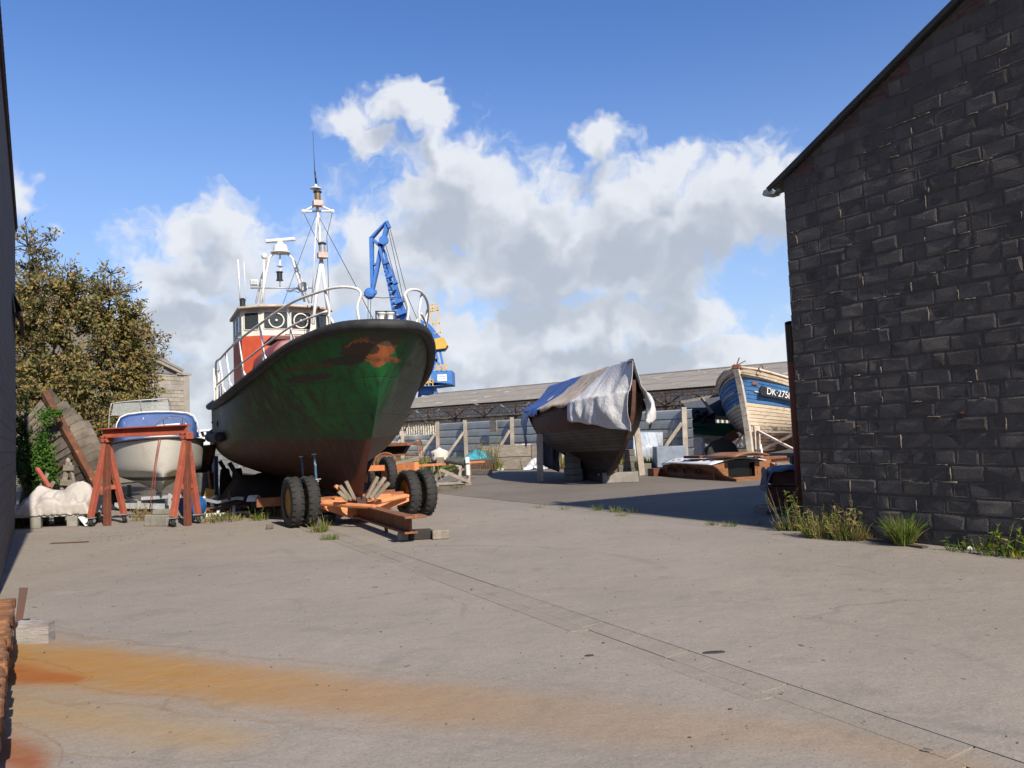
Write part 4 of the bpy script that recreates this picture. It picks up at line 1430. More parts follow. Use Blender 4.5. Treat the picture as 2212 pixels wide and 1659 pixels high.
zb = at(232, 939, gL.y).z
ztop = at(232, 925, gL.y).z
b = MB()
ax_ = (gR_ - gL).normalized()
pa, pb = lo(gL, ztop) - ax_ * .10, lo(gR_, ztop) + ax_ * .04
pr_ = V((-ax_.y, ax_.x, 0))
b.bar(pa - V((0, 0, .012)), pb - V((0, 0, .012)), .2, .024).bar(pa - V((0, 0, .1)), pb - V((0, 0, .1)), .022, .17).bar(pa - V((0, 0, .19)), pb - V((0, 0, .19)), .2, .024)
b.build('beam', M_gred, gantry)
for (cpost, cf, cr) in ((gL, gfl, grl), (gR_, gfr, grr_)):
    head = lo(cpost, ztop - .2)
    b = MB(); b.bar(lo(cpost, .0), lo(cpost, ztop - .2), .115, .115, up=pr_); b.build('post', mat('brown_red_post', (.16, .05, .028), (.11, .036, .022), 4, .75, layers=[((.25, .08, .05), 5, .58, .7)]), gantry, bevel=.006)
    b = MB(); b.box(head + V((0, 0, -.03)), (.2, .18, .14), Matrix.Rotation(math.atan2(ax_.y, ax_.x), 3, 'Z')); hp_ = b.build('head_plate', M_gred, gantry, bevel=.008)
    for bx_ in (-.06, .06):
        for bz_ in (-.06, .02):
            b = MB(); b.lathe([(.014, 0), (.014, .014), (0, .016)], head + ax_ * bx_ - pr_ * .1 + V((0, 0, bz_)), 6, -pr_ if pr_.y > 0 else pr_); b.build('bolt', M_oldb, hp_)
    feet = []
    for c_ in (cf, cr):
        ft = lo(c_, .20); feet.append(ft)
        b = MB(); b.bar(ft, head + (ft - head).normalized() * .03, .11, .10, up=ax_); b.build('leg', M_gred, gantry, bevel=.006)
        c = thing_c = MB()
        f0 = V((ft.x, ft.y, 0))
        c.box(f0 + V((0, 0, .185)), (.16, .16, .016)).bar(f0 + V((-.05, 0, .18)), f0 + V((-.06, .05, .09)), .012, .07).bar(f0 + V((.05, 0, .18)), f0 + V((.06, .05, .09)), .012, .07)
        co_ = c.build('castor', M_galv, gantry)
        b = MB(); b.lathe([(.03, -.035), (.085, -.035), (.1, -.02), (.1, .02), (.085, .035), (.03, .035)], f0 + V((0, .04, .1)), 18, (1, .25, 0)); b.build('castor_wheel', M_tyre, co_, smooth=True)
    k_ = .36
    b = MB(); b.bar(feet[0].lerp(head, k_), feet[1].lerp(head, k_), .05, .09); b.build('tie_bar', M_gred, gantry)

# ------------------------------------------------------------------ white motor boat with the blue cabin
WP = at(352, 1070, 19.7)
WO = V((WP.x, WP.y, 0))
WPH = R(-27.0)
WA, WBv = V((math.sin(WPH), math.cos(WPH), 0)), V((math.cos(WPH), -math.sin(WPH), 0))
wboat = thing('motor_boat', 'white motor boat with blue cabin behind the red gantry', 'boat', tuple(WO), -WPH)


def WL(u, v, a):
    d = ray(u, v); o = WO + WA * a
    q = EYEP + d * ((o - EYEP).dot(WA) / d.dot(WA))
    return V(((q - WO).dot(WBv), a, q.z))


ztopw = WL(352, 946, -.45).z
WH = Hull(stem=[(0, .25), (.2, -.02), (.45, -.2), (.8, -.4), (1, -.5)], stern=[(0, 4.9), (1, 5.1)],
          sheer=[(-.6, ztopw + .02), (1, ztopw - .06), (3, ztopw - .12), (5.2, ztopw - .12)], keel=[(-.6, .44), (.3, .46), (5.2, .50)],
          sec=[(0, .03), (.18, .40), (.33, .80), (.40, .88), (.42, .95), (.7, .98), (1, 1.0)],
          B=1.12, p=[(0, 1.2), (.35, .85), (.42, .62), (1, .52)], um=[(0, .5), (.4, .44), (1, .42)], st=[(0, .8), (1, .88)])


def zoned_mat(name, base, zones, rough=.4, dirt=(.3, .26, .2), dscale=2.5, dl=.55, dh=.75, spec=.4):
    """paint whose colour changes at waterlines: zones = (z, width, colour)"""
    m = bpy.data.materials.new(name); m.use_nodes = True
    t = NT(m.node_tree); bs = m.node_tree.nodes['Principled BSDF']
    co = t.n('ShaderNodeTexCoord').outputs['Object']
    sx = t.n('ShaderNodeSeparateXYZ'); t.lk(co, sx.inputs[0])
    zz = t.m('ADD', sx.outputs[2], t.m('MULTIPLY', t.m('SUBTRACT', t.noise(co, 6, 5, .6), .5), .03))
    col = base + (1,)
    for (z0, soft, c_) in zones:
        col = t.mix(t.ss(zz, z0 - soft, z0 + soft), col, c_ + (1,))
    st_ = t.noise(t.vm('MULTIPLY', co, (2, 2, .7)), dscale, 7, .66, .3)
    col = t.mix(t.m('MULTIPLY', t.ss(st_, dl, dh), .6), col, dirt + (1,))
    col = t.mix(t.m('MULTIPLY', t.ss(t.noise(co, 9, 6, .65), .58, .74), .35), col, tuple(x * .6 for x in dirt) + (1,))
    t.put(bs.inputs['Base Color'], col); bs.inputs['Roughness'].default_value = rough; bs.inputs['Specular IOR Level'].default_value = spec
    return m


b = MB(); WH.shell(b, 40, 24)
b.build('hull', zoned_mat('white_gelcoat', (.55, .52, .46), [(.44 + .26 * 1.35, .012, (.03, .035, .06)), (.44 + .33 * 1.35, .012, (.62, .59, .53))], .35, (.42, .37, .30)), wboat, smooth=True)
b = MB(); WH.deck(b, .03, 24, camber=.12)
b.build('deck', mat('white_deck', (.68, .67, .63), (.55, .53, .49), 4, .5), wboat, smooth='all')
ln = WH.line(1, -1, 0, 1, 30, .02, -.01)[::-1] + WH.line(1, 1, 0, 1, 30, .02, -.01)[1:]
b = MB(); b.tube(ln, .028, 7); b.build('rubbing_strake', mat('dark_strake', (.05, .045, .045), None, 9), wboat, smooth='all')
M_blue = mat('faded_blue_paint', (.028, .075, .24), (.02, .055, .17), 4, .6, layers=[((.45, .46, .48), 7, .64, .70)])
zc0, zc1 = ztopw - .05, WL(352, 893, 1.6).z
cab = MB()
half = [(-.98, zc0 - .1), (-.98, zc0 + .12), (-.94, lerp(zc0, zc1, .62)), (-.86, lerp(zc0, zc1, .86)), (-.70, zc1 - .02), (-.35, zc1 + .02), (0, zc1 + .03)]
sec2 = half + [(-x, z) for x, z in half[-2::-1]]
ys2 = [(1.05, .86, .0), (1.35, .94, .93), (1.6, .985, 1.0), (3.4, 1, 1.0)]
nn = len(sec2)
cab.add([V((x * k, y - (0 if kz else 0), zc0 - .1 + (z - zc0 + .1) * (kz if kz else .12))) for y, k, kz in ys2 for x, z in sec2], [(i * nn + j, i * nn + j + 1, (i + 1) * nn + j + 1, (i + 1) * nn + j) for i in range(3) for j in range(nn - 1)] + [tuple(range(nn)), tuple((3 * nn) + j for j in range(nn - 1, -1, -1))])
cabo = cab.build('cabin', M_blue, wboat, smooth=True)
b = MB(); b.tube([V((x * 1.0, 1.42, z + .015)) for x, z in sec2[1:-1]], .018, 6); b.build('cabin_trim', M_white, wboat, smooth='all')
M_gwin = mat('dull_window', (.10, .115, .13), (.16, .17, .18), 3, .15)


def oval(parent, c, ax_u, ax_v, ru, rv, m, name, th=.01, n=22, p=3.0):
    nrm = ax_u.cross(ax_v).normalized()
    pts = []
    for k in range(n):
        t = 2 * math.pi * k / n
        cx, sx_ = math.cos(t), math.sin(t)
        pts.append(c + ax_u * ru * (abs(cx) ** (2 / p)) * (1 if cx > 0 else -1) + ax_v * rv * (abs(sx_) ** (2 / p)) * (1 if sx_ > 0 else -1))
    b = MB(); b.prism([q - nrm * th for q in pts], nrm * th * 2)
    o = b.build(name, m, parent)
    b = MB(); b.tube(pts, .011, 5, closed=True); b.build('window_rim', M_galv, o)
    return o


sl = V((0, .3, (zc1 - zc0))).normalized()
for (u, v, ru, rv) in ((584 / 1.0, 0, 0, 0),):
    pass
for (x, ru) in ((.06, .40),):
    oval(cabo, V((x, 1.30, lerp(zc0, zc1, .68))), V((1, 0, 0)), sl, ru, .11, M_gwin, 'window')
oval(cabo, V((-.70, 1.16, lerp(zc0, zc1, .12))), V((1, 0, 0)), sl, .12, .10, M_gwin, 'porthole')
oval(cabo, V((.10, 1.12, lerp(zc0, zc1, .10))), V((1, 0, 0)), sl, .42, .09, M_gwin, 'window')
for sd in (-1, 1):
    oval(cabo, V((sd * .985, 2.3, lerp(zc0, zc1, .5))), V((0, 1, 0)), V((0, 0, 1)), .35, .12, M_gwin, 'window')
# hoop rail across the foredeck and a strip of rail on the roof
b = MB(); b.tube(smooth_path([WL(318, 945, .55), WL(330, 926, .55), WL(350, 907, .55), WL(372, 899, .6), WL(395, 902, .6), WL(412, 925, .55), WL(417, 948, .5)], 5), .016, 6); b.build('bow_hoop', mat('dull_tube', (.12, .12, .12), None, 20, .5, metal=.5), wboat, smooth='all')
b = MB(); b.tube([WL(352, 905, .55), WL(360, 947, .5)], .012, 6).tube([WL(395, 902, .6), WL(390, 946, .5)], .012, 6); b.build('bow_rail_post', MATS['dull_tube'], wboat)
b = MB(); b.bar(WL(335, 921, 1.15), WL(388, 916, 1.15), .05, .05); b.build('tube_roll', M_white, wboat)
# tall windscreen behind the cabin: bent frame and panes
scr = [WL(232, 1000, 2.9), WL(236, 900, 2.9), WL(240, 876, 2.9), WL(246, 871, 2.9), WL(300, 865, 2.8), WL(355, 862, 2.8), WL(365, 866, 2.9), WL(370, 890, 3.0)]
b = MB(); b.tube(smooth_path(scr, 4), .017, 6); so = b.build('windscreen_frame', M_galv, wboat, smooth='all')
b = MB(); b.tube([WL(303, 866, 2.8), WL(308, 895, 2.8)], .014, 6); b.build('windscreen_post', M_galv, so)
b = MB(); b.tube([WL(240, 898, 2.9), WL(306, 897, 2.8), WL(368, 890, 2.9)], .014, 6); b.build('windscreen_sill', M_galv, so)
M_pane = glass('hazy_pane', (.42, .45, .43), .12, .38)
for (q0, q1, q2, q3) in (((241, 897), (305, 896), (302, 867), (245, 873)), ((308, 896), (367, 890), (362, 866), (304, 866))):
    b = MB(); b.add([WL(*q0, 2.85), WL(*q1, 2.85), WL(*q2, 2.85), WL(*q3, 2.85)], [(0, 1, 2, 3)]); b.build('pane', M_pane, so, solid=.006)
# bow fitting, faded name and the mooring line down the stem
p = WL(346, 940, -.35); b = MB(); b.box(p, (.1, .12, .1)); b.build('bow_fitting', M_dark, wboat, bevel=.01)


def text_obj(name, txt, size, m, parent, loc, rot, ext=.002):
    cu = bpy.data.curves.new(name, 'FONT'); cu.body = txt; cu.size = size; cu.extrude = ext
    cu.align_x, cu.align_y = 'CENTER', 'CENTER'
    tmp = bpy.data.objects.new(name + '_c', cu); COL.objects.link(tmp)
    dg = bpy.context.evaluated_depsgraph_get()
    me = bpy.data.meshes.new_from_object(tmp.evaluated_get(dg))
    bpy.data.objects.remove(tmp)
    me.materials.clear(); me.materials.append(m)
    o = bpy.data.objects.new(name, me); COL.objects.link(o)
    o.parent = parent
    o.matrix_basis = Matrix.Translation(loc) @ rot.to_4x4()
    return o


def frame3(x, n):
    """rotation whose local x is along x and local z is n"""
    z = V(n).normalized(); x = V(x); x = (x - z * x.dot(z)).normalized(); y = z.cross(x)
    return Matrix((x, y, z)).transposed()


p0_, p1_ = WH.pt(.12, .84, -1, .012), WH.pt(.26, .84, -1, .012)
tn = (p0_ - p1_).normalized()
text_obj('boat_name', 'JODY ALMA A', .085, mat('faded_red_letter', (.33, .2, .17), (.45, .36, .31), 20), wboat, (p0_ + p1_) / 2, frame3(tn, tn.cross(V((0, 0, 1))) * -1 if tn.cross(V((0, 0, 1))).x > 0 else tn.cross(V((0, 0, 1)))))
b = MB(); b.tube(smooth_path([WL(344, 945, -.5), WL(337, 985, -.55), WL(331, 1030, -.5), WL(326, 1075, -.4), WL(326, 1098, -.3)], 4), .010, 5).tube(smooth_path([WL(348, 945, -.5), WL(340, 985, -.55), WL(333, 1060, -.5)], 4), .008, 5)
b.build('mooring_line', mat('red_rope', (.33, .075, .05), None, 30), wboat)
# its trailer: galvanised beam, coupling and wheels
tz = WL(300, 1091, -.3).z
btr = thing('galvanised_trailer', 'grey galvanised road trailer under the white motor boat', 'trailer', tuple(WO), -WPH)
b = MB(); b.bar(WL(247, 1092, .3), WL(372, 1094, .3), .09, .13); b.build('front_beam', M_galv, btr)
b = MB(); b.bar(V((-.5, .3, tz)), V((-.8, 4.6, tz + .05)), .08, .1).bar(V((.5, .3, tz)), V((.8, 4.6, tz + .05)), .08, .1); b.build('side_rail', M_galv, btr)
b = MB(); b.bar(V((.1, .25, tz)), V((.12, -.35, tz)), .09, .1).bar(V((.12, -.3, tz)), V((.12, -.3, tz + .22)), .07, .07); b.build('coupling', M_galv, btr)
b = MB(); b.bar(V((-.45, .55, tz + .1)), V((.45, .55, tz + .1)), .1, .08).bar(V((0, 1.4, tz)), V((0, 1.4, .46)), .12, .1).bar(V((-.6, 3.4, tz)), V((-.6, 3.4, .6)), .1, .12).bar(V((.6, 3.4, tz)), V((.6, 3.4, .6)), .1, .12); b.build('cradle', M_galv, btr)
for sd in (-1, 1):
    wheel(btr, V((sd * .98, 3.1, .29)), V((1, 0, 0)), .29, .17, M_galv, tread=0)
for k, (u, v, wd, dp, h_, rz, lab) in enumerate(((347, 1135, .55, .3, .22, -.3, 'long grey concrete block on the ground below the white motor boat stem'), (357, 1108, .42, .2, .1, -.2, 'flat grey block lying on the long block below the white boat'))):
    p = gr(u, v) if k == 0 else None
    if k == 0:
        pb_ = p
    b = MB(); b.box((0, 0, h_ / 2), (wd, dp, h_)); o = b.build('concrete_block', mat('old_concrete', (.25, .235, .20), (.18, .17, .145), 6, .92, .5), None, bevel=.012)
    o.location = (pb_.x + (.06 if k else 0), pb_.y + .05 * k, .222 if k else 0); o.rotation_euler = (0, 0, rz)
    tag(o, lab, 'block')

# ------------------------------------------------------------------ broken wooden hull leaning at the left
M_plank = mat('bare_grey_plank', (.135, .112, .086), (.07, .058, .045), 2.2, .9, .7, 14, stretch=(1, 1, 1), vary=.35, layers=[((.05, .042, .035), 3.5, .58, .72)])
M_oldrust = mat('rusty_stem_iron', (.15, .055, .024), (.075, .032, .018), 4, .85, .4, 30, layers=[((.28, .13, .05), 5, .6, .7), ((.04, .03, .025), 6, .6, .7)])
YT = 21.3
wreck = thing('wrecked_hull', 'broken grey plank hull leaning on its side beneath the tree at left', 'wreck', tuple(V((at(130, 1060, YT).x, YT, 0))))
wo_ = V(wreck.location)
s0, s1 = at(97, 850, YT + .3) - wo_, at(208, 1052, YT - .4) - wo_
b = MB(); b.bar(s0 - (s1 - s0) * .01, s1 + (s1 - s0) * .10, .19, .16, up=(.75, .66, 0)); b.build('stem_post', M_oldrust, wreck, bevel=.01)
rr = random.Random(5)
ctrl_l = [(-.05, (88, 862), (55, 905)), (.15, (110, 893), (58, 945)), (.35, (135, 925), (62, 985)), (.55, (155, 958), (66, 1015)), (.75, (175, 992), (75, 1045)), (.95, (196, 1030), (110, 1068)), (1.1, (214, 1062), (130, 1085))]
NPL = 15


def edge_pts(t):
    a = interp([(c[0], c[1][0]) for c in ctrl_l], t), interp([(c[0], c[1][1]) for c in ctrl_l], t)
    e = interp([(c[0], c[2][0]) for c in ctrl_l], t), interp([(c[0], c[2][1]) for c in ctrl_l], t)
    return at(a[0], a[1], YT + lerp(.32, -.35, t)) - wo_, at(e[0], e[1], YT - lerp(.1, -.5, t)) - wo_


for k in range(NPL):
    t0, t1 = lerp(-.05, 1.1, k / NPL), lerp(-.05, 1.1, (k + .94) / NPL)
    A0, E0 = edge_pts(t0); A1, E1 = edge_pts(t1)
    cut = rr.uniform(.75, 1.0)
    if k in (5, 6):
        cut = rr.uniform(.5, .62)
    E0, E1 = A0.lerp(E0, cut), A1.lerp(E1, cut * rr.uniform(.95, 1.03))
    nrm = (A1 - A0).cross(E0 - A0).normalized()
    off = nrm * rr.uniform(-.02, .02)
    b = MB(); b.prism([A0 + off, A1 + off, A1.lerp(E1, .5) + off - nrm * .03, E1 + off, E0 + off, A0.lerp(E0, .5) + off - nrm * .03], nrm * .035); b.build('plank', M_plank, wreck)
for k in range(13):                                  # planks on the far side of the post, curving away
    t0, t1 = lerp(-.02, 1.0, k / 13), lerp(-.02, 1.0, (k + .93) / 13)
    pa0, pa1 = s0.lerp(s1, t0) + V((.05, .05, 0)), s0.lerp(s1, t1) + V((.05, .05, 0))
    w_ = interp([(0, .12), (.25, .42), (.5, .55), (.75, .5), (1, .3)], t0)
    dirx = V((.80, .55, .42 - .25 * t0)).normalized()
    cut = rr.uniform(.85, 1.1)
    b = MB(); q0, q1 = pa0 + dirx * w_ * cut, pa1 + dirx * w_ * cut
    m0_, m1_ = pa0.lerp(q0, .55) + V((.05, -.05, .06)), pa1.lerp(q1, .55) + V((.05, -.05, .06))
    b.add([pa0, m0_, q0, q1, m1_, pa1] + [p + V((.02, .03, -.03)) for p in (pa0, m0_, q0, q1, m1_, pa1)], [(0, 1, 4, 5), (1, 2, 3, 4), (6, 11, 10, 7), (7, 10, 9, 8), (0, 6, 7, 1), (1, 7, 8, 2), (2, 8, 9, 3), (3, 9, 10, 4), (4, 10, 11, 5), (5, 11, 6, 0)])
    b.build('plank', M_plank, wreck)
b = MB(); A0, E0 = edge_pts(.72); A1, E1 = edge_pts(.55)
b.bar(A0.lerp(E0, .15) + V((0, -.06, .05)), A0.lerp(E0, .8) + V((0, -.06, -.1)), .07, .05); b.build('iron_strap', M_oldrust, wreck)
# dark void behind: the hull's own ribs
for k in range(5):
    A0, E0 = edge_pts(.1 + .2 * k)
    b = MB(); b.bar(A0 + V((.1, .25, 0)), E0 + V((.1, .3, 0)), .07, .09); b.build('rib', mat('dark_rib', (.05, .042, .035), None, 6), wreck)

# ------------------------------------------------------------------ tarpaulin heap on a timber platform
hp0, hp1 = gr(80, 1141), gr(172, 1137)
plat = thing('timber_platform', 'low timber platform under the white tarpaulin at left', 'platform', tuple(hp0))
dp_ = hp1 - hp0
ax2 = dp_.normalized(); py2 = V((-ax2.y, ax2.x, 0))
zpl = .30
b = MB(); b.bar(V((0, 0, zpl)) - ax2 * .45, dp_ + V((0, 0, zpl)) + ax2 * .1, .08, .14); b.bar(V((0, 0, zpl)) - ax2 * .45 + py2 * 1.1, dp_ + V((0, 0, zpl)) + ax2 * .1 + py2 * 1.1, .08, .14); b.build('edge_beam', mat('white_board', (.6, .58, .53), (.45, .43, .39), 5), plat)
b = MB()
b.box(dp_ / 2 - ax2 * .2 + py2 * .55 + V((0, 0, zpl + .09)), (dp_.length + .5, 1.2, .04), Matrix.Rotation(math.atan2(ax2.y, ax2.x), 3, 'Z')); b.build('boards', M_wood, plat)
for t in (-.02, .84):
    for w_ in (0, 1.0):
        b = MB(); b.box(dp_ * t + py2 * w_ + V((0, 0, zpl / 2 - .035)), (.2, .16, zpl - .07), Matrix.Rotation(.3, 3, 'Z')); b.build('pier', MATS['old_concrete'], plat, bevel=.01)


def cloth(name, fn, nu, nv, m, label, cat, solid=.012, parent=None):
    b = MB(); b.grid(fn, nu, nv)
    o = b.build(name, m, parent, smooth='all', solid=solid)
    if parent is None:
        tag(o, label, cat)
    return o


M_tarpW = mat('white_tarpaulin', (.44, .405, .375), (.36, .33, .30), 2.5, .8, .6, 11, bdist=.03, layers=[((.36, .29, .24), 3, .56, .74), ((.25, .2, .16), 6, .66, .76)])


def heap(i, j):
    x = lerp(-.62, 1.12, i); y = lerp(-.18, 1.15, j)
    base = zpl + .11
    bulge = .34 * math.exp(-((x - .72) / .33) ** 2 - ((y - .5) / .35) ** 2) + .30 * math.exp(-((x + .15) / .28) ** 2 - ((y - .55) / .4) ** 2) + .16 * math.exp(-((x - .3) / .3) ** 2 - ((y - .3) / .4) ** 2)
    p3 = V((x, y, 0))
    f1 = abs(nz(p3, 2.6, 3.1)); f2 = 1 - 2.4 * abs(nz(V((x + .6 * y, y * .7 - .3 * x, 0)), 4.2, 8.2)); f3 = 1 - 2.4 * abs(nz(V((x * .5 + .9 * y, y * .5 - x, 0)), 8.5, 1.2))
    h = base + bulge * (1 + .18 * f2) + .09 * f1 + .055 * max(f2, -.2) + .012 * f3
    if y < 0:
        h = lerp(h, zpl - .04 + .02 * f3, min(1, -y / .12))
        y = -.06 - .03 * f1 + .02 * nz(p3, 9, 2)
    if x < -.45:
        h = lerp(h, .12, min(1, (-.45 - x) / .17)); 
    if x > .98:
        h = lerp(h, .22 + .1 * f1, min(1, (x - .98) / .14))
    return V(plat.location) + ax2 * x + py2 * y + V((0, 0, h))


cloth('tarpaulin', heap, 90, 64, M_tarpW, 'crumpled white tarpaulin heaped on the low platform at far left', 'tarpaulin')
b = MB(); q = gr(178, 1139)
b.prism([at(162, 1094, 17.6), at(170, 1092, 17.65), at(190, 1134, 17.35), at(184, 1136.5, 17.3), at(164, 1112, 17.5)], (.03, .10, .0))
tag(b.build('white_board', mat('white_panel', (.7, .7, .68), (.6, .6, .57), 5)), 'white board propped against the right end of the tarpaulin platform', 'board')
# timber trestle behind the heap
tr0 = at(147, 1052, 19.3)
tre = thing('trestle', 'weathered wooden trestle standing behind the white tarpaulin', 'trestle', (tr0.x, tr0.y, 0))
o_ = V(tre.location)
for (a, c) in (((147, 1000), (128, 1090)), ((150, 1000), (166, 1085))):
    for dy in (0, .35):
        p, q = at(*a, 19.3 + dy) - o_, at(*c, 19.1 + dy * 1.6) - o_
        q = p + (q - p) * (p.z / (p.z - q.z)) * .985
        b = MB(); b.bar(p, q, .06, .09); b.build('leg', M_wood, tre)
for (v, l, r_, y) in ((1010, 137, 160, 19.2), (1042, 131, 163, 19.1)):
    b = MB(); b.bar(at(l, v, y) - o_, at(r_, v + 1, y) - o_, .04, .13); b.build('cross_board', M_wood, tre)
b = MB(); b.lathe([(.05, 0), (.055, .04), (.03, .1), (0, .11)], at(147, 999, 19.3) - o_, 8); b.build('peg', M_woodL, tre)
for k, (a, c, y, m_, nm, lab) in enumerate((((103, 1022), (70, 1085), 18.9, M_wood, 'timber', 'grey pole leaning right behind the tarpaulin heap'), ((116, 1040), (92, 1080), 18.8, M_wood, 'timber', 'shorter grey pole beside the pole behind the tarpaulin heap'), ((80, 1012), (95, 1035), 18.9, M_gred, 'red_bar', 'short red bar leaning on the wrecked hull at left'))):
    p, q = at(*a, y), at(*c, y - .2)
    if k < 2:
        q = p + (q - p) * (p.z / (p.z - q.z)) * .99
    else:
        q = p + (q - p) * 1.8
    b = MB(); b.bar(p, q, .08, .06); tag(b.build(nm, m_), lab, 'pole')

# ------------------------------------------------------------------ pile of rusty iron bars at the left edge
pile = thing('rusty_stack', 'low stack of rusty orange bars along the left margin in the foreground', 'stack', (0, 0, 0))
M_pig = mat('rusty_pig_iron', (.30, .13, .045), (.20, .085, .035), 6, .9, .6, 30, vary=.35, layers=[((.45, .42, .36), 5, .60, .68), ((.09, .045, .025), 7, .55, .68)])
rr = random.Random(9)
base_bar = MB(); base_bar.add([], [])
for layer in range(5):
    w_ = 3.6
    while w_ < 8.2 - .05 * layer:
        ln_ = rr.uniform(.075, .1)
        z0 = layer * .085
        dep = rr.uniform(.30, .38) + .012 * layer
        s_ = -.175 + .006 * layer + rr.uniform(-.016, .016)
        b = MB(); b.box((0, 0, 0), (dep, ln_, .078)); o = b.build('bar_end', M_pig, pile, bevel=.01)
        p = G(s_ - dep / 2, w_ + ln_ / 2, z0 + .042); o.location = p; o.rotation_euler = (rr.uniform(-.05, .05), rr.uniform(-.04, .04), math.atan2(N.y, N.x) + rr.uniform(-.05, .05))
        w_ += ln_ + .012
b = MB(); b.grid(lambda i, j: G(lerp(-.8, -.40, i), lerp(3.6, 8.1, j), .43 + .03 * nz((i * 4, j * 14, 0), 1)), 8, 60); b.build('cinder_fill', mat('grey_cinder', (.22, .2, .18), (.1, .09, .08), 22, .95, .9, 40), pile)
b = MB(); p = gr(45, 1395); 
b.prism([G(-.16, 8.2, .0), G(.09, 8.04, .0), G(.09, 8.04, .165), G(-.16, 8.2, .175)], W * .10 + N * .05)
tag(b.build('wood_block', mat('silvered_timber', (.36, .33, .30), (.20, .18, .165), 3, .9, .6, 25, stretch=(1, 1, 5))), 'silvery grey timber block on the concrete beside the rusty stack', 'block')
b = MB(); b.prism([G(-.17, 8.62, 0), G(-.12, 8.62, 0), G(-.06, 8.85, .36), G(-.13, 8.85, .37)], W * .025)
tag(b.build('steel_plate', mat('dark_plate', (.06, .032, .022), DRUST, 8)), 'brown steel plate standing behind the timber block at the left edge', 'plate')
# light scaffold of rubbish metal under the left margin
b = MB(); b.bar(G(-.30, 3.9, .06), G(-.20, 4.6, .06), .1, .12); tag(b.build('channel_iron', M_galv), 'pale channel iron at the foot of the rusty stack, bottom left corner', 'iron')
# ------------------------------------------------------------------ planked boats
def strakes(H, root, n, v0, v1, mfun, nu=26, lap=.012, gap=.0016, sides=(-1, 1), name='strake', rr=None, thick=.02, u0=0.0, wob=.004):
    for sd in sides:
        for k in range(n):
            a, c = lerp(v0, v1, k / n), lerp(v0, v1, (k + 1) / n) - gap * 2
            b = MB()
            jit = rr.uniform(-wob, wob) if rr else 0

            def f(i, j):
                u = u0 + (1 - u0) * i ** 1.5
                o_ = lap * (1 - j) + jit
                return H.pt(u, lerp(a, c, j), sd, thick + o_)
            b.grid(f, nu, 1, flip=sd > 0)
            # lower edge of the plank
            b.grid(lambda i, j: H.pt(u0 + (1 - u0) * i ** 1.5, a, sd, (thick + lap + jit) * (1 - j)), nu, 1, flip=sd < 0)
            b.build(name, mfun((k + .5) / n, sd), root, smooth=True)


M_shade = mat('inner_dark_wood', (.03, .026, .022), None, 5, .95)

# --- the covered boat on blocks
DP = at(1302, 1036, 25.4)
DO = V((DP.x, DP.y, 0))
DPH = R(-12.0)
DA, DB = V((math.sin(DPH), math.cos(DPH), 0)), V((math.cos(DPH), -math.sin(DPH), 0))
dboat = thing('covered_boat', 'old dark wooden boat under white and blue sheets, propped on blocks', 'boat', tuple(DO), -DPH)


def DL(u, v, a):
    d = ray(u, v); o = DO + DA * a
    q = EYEP + d * ((o - EYEP).dot(DA) / d.dot(DA))
    return V(((q - DO).dot(DB), a, q.z))


stt = [(DL(u, v, 0).x, v) for u, v in ((1302, 1036),)]


def stem_tab(pts, O, A, B, zk, zs):
    """stem profile from sight lines on the boat's middle plane -> (v, a)"""
    out = []
    for (u, v) in pts:
        d = ray(u, v)
        q = EYEP + d * ((O - EYEP).dot(B) / d.dot(B))
        out.append(((q.z - zk) / (zs - zk), (q - O).dot(A), q.z))
    return out


DST = stem_tab([(1302, 1036), (1325, 1010), (1345, 965), (1357, 930), (1364, 890), (1368, 848)], DO, DA, DB, 0.12, 2.72)
dst = sorted((t[0], t[1]) for t in DST)
dst = [(max(0, t[0]), t[1]) for t in dst]
dz0 = dst[0][0]
DH = Hull(stem=[(0, dst[0][1])] + [(v_, a_) for v_, a_ in dst[1:-1]] + [(1, dst[-1][1])], stern=[(0, 3.4), (.5, 4.6), (1, 6.0)],
          sheer=[(-3.1, 2.62), (-1.5, 2.52), (0, 2.42), (2, 2.33), (4, 2.34), (6, 2.45)], keel=[(-3, .12), (0, .12), (3, .14), (4, .3), (6, .8)],
          sec=[(0, .06), (.12, .10), (.26, .22), (.40, .55), (.52, .80), (.66, .94), (.82, 1.0), (1, .98)],
          B=1.46, p=[(0, 1.2), (.4, 1.1), (.7, .9), (1, .72)], um=[(0, .55), (1, .52)], st=[(0, .3), (.5, .4), (1, .6)], um2=.6)
DST1 = 6.0
rr = random.Random(21)
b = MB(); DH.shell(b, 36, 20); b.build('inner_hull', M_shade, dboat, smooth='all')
MD_top = mat('brown_topside', (.10, .048, .034), (.065, .034, .026), 3, .7, .3, 30, vary=.12)
MD_mid = mat('grey_boot_paint', (.105, .098, .088), (.075, .071, .065), 3, .75, .3, 30, vary=.08)
MD_bot = mat('dark_brown_bottom', (.05, .03, .024), (.03, .02, .018), 3, .8, .3, 30, vary=.1)
strakes(DH, dboat, 22, .12, 1.0, lambda t, sd: MD_top if t > .60 else (MD_mid if t > .27 else MD_bot), rr=rr, lap=.002, thick=.012, wob=.002)
b = MB()
pp = [DH.pt(0, j / 14, 1) for j in range(15)]
for i in range(14):
    b.bar(pp[i] + V((0, -.01, 0)), pp[i + 1] + V((0, -.01, .01)), .10, .12, up=(0, 1, .2))
b.bar(pp[-1], pp[-1] + V((0, -.02, .3)), .11, .14, up=(0, 1, 0))
b.build('stem_post', mat('rusty_brown_stem', (.12, .055, .036), (.075, .038, .028), 5, .8), dboat)
b = MB(); b.bar((0, -.3, .1), (0, 3.6, .12), .2, .18); b.build('keel', MD_bot, dboat)
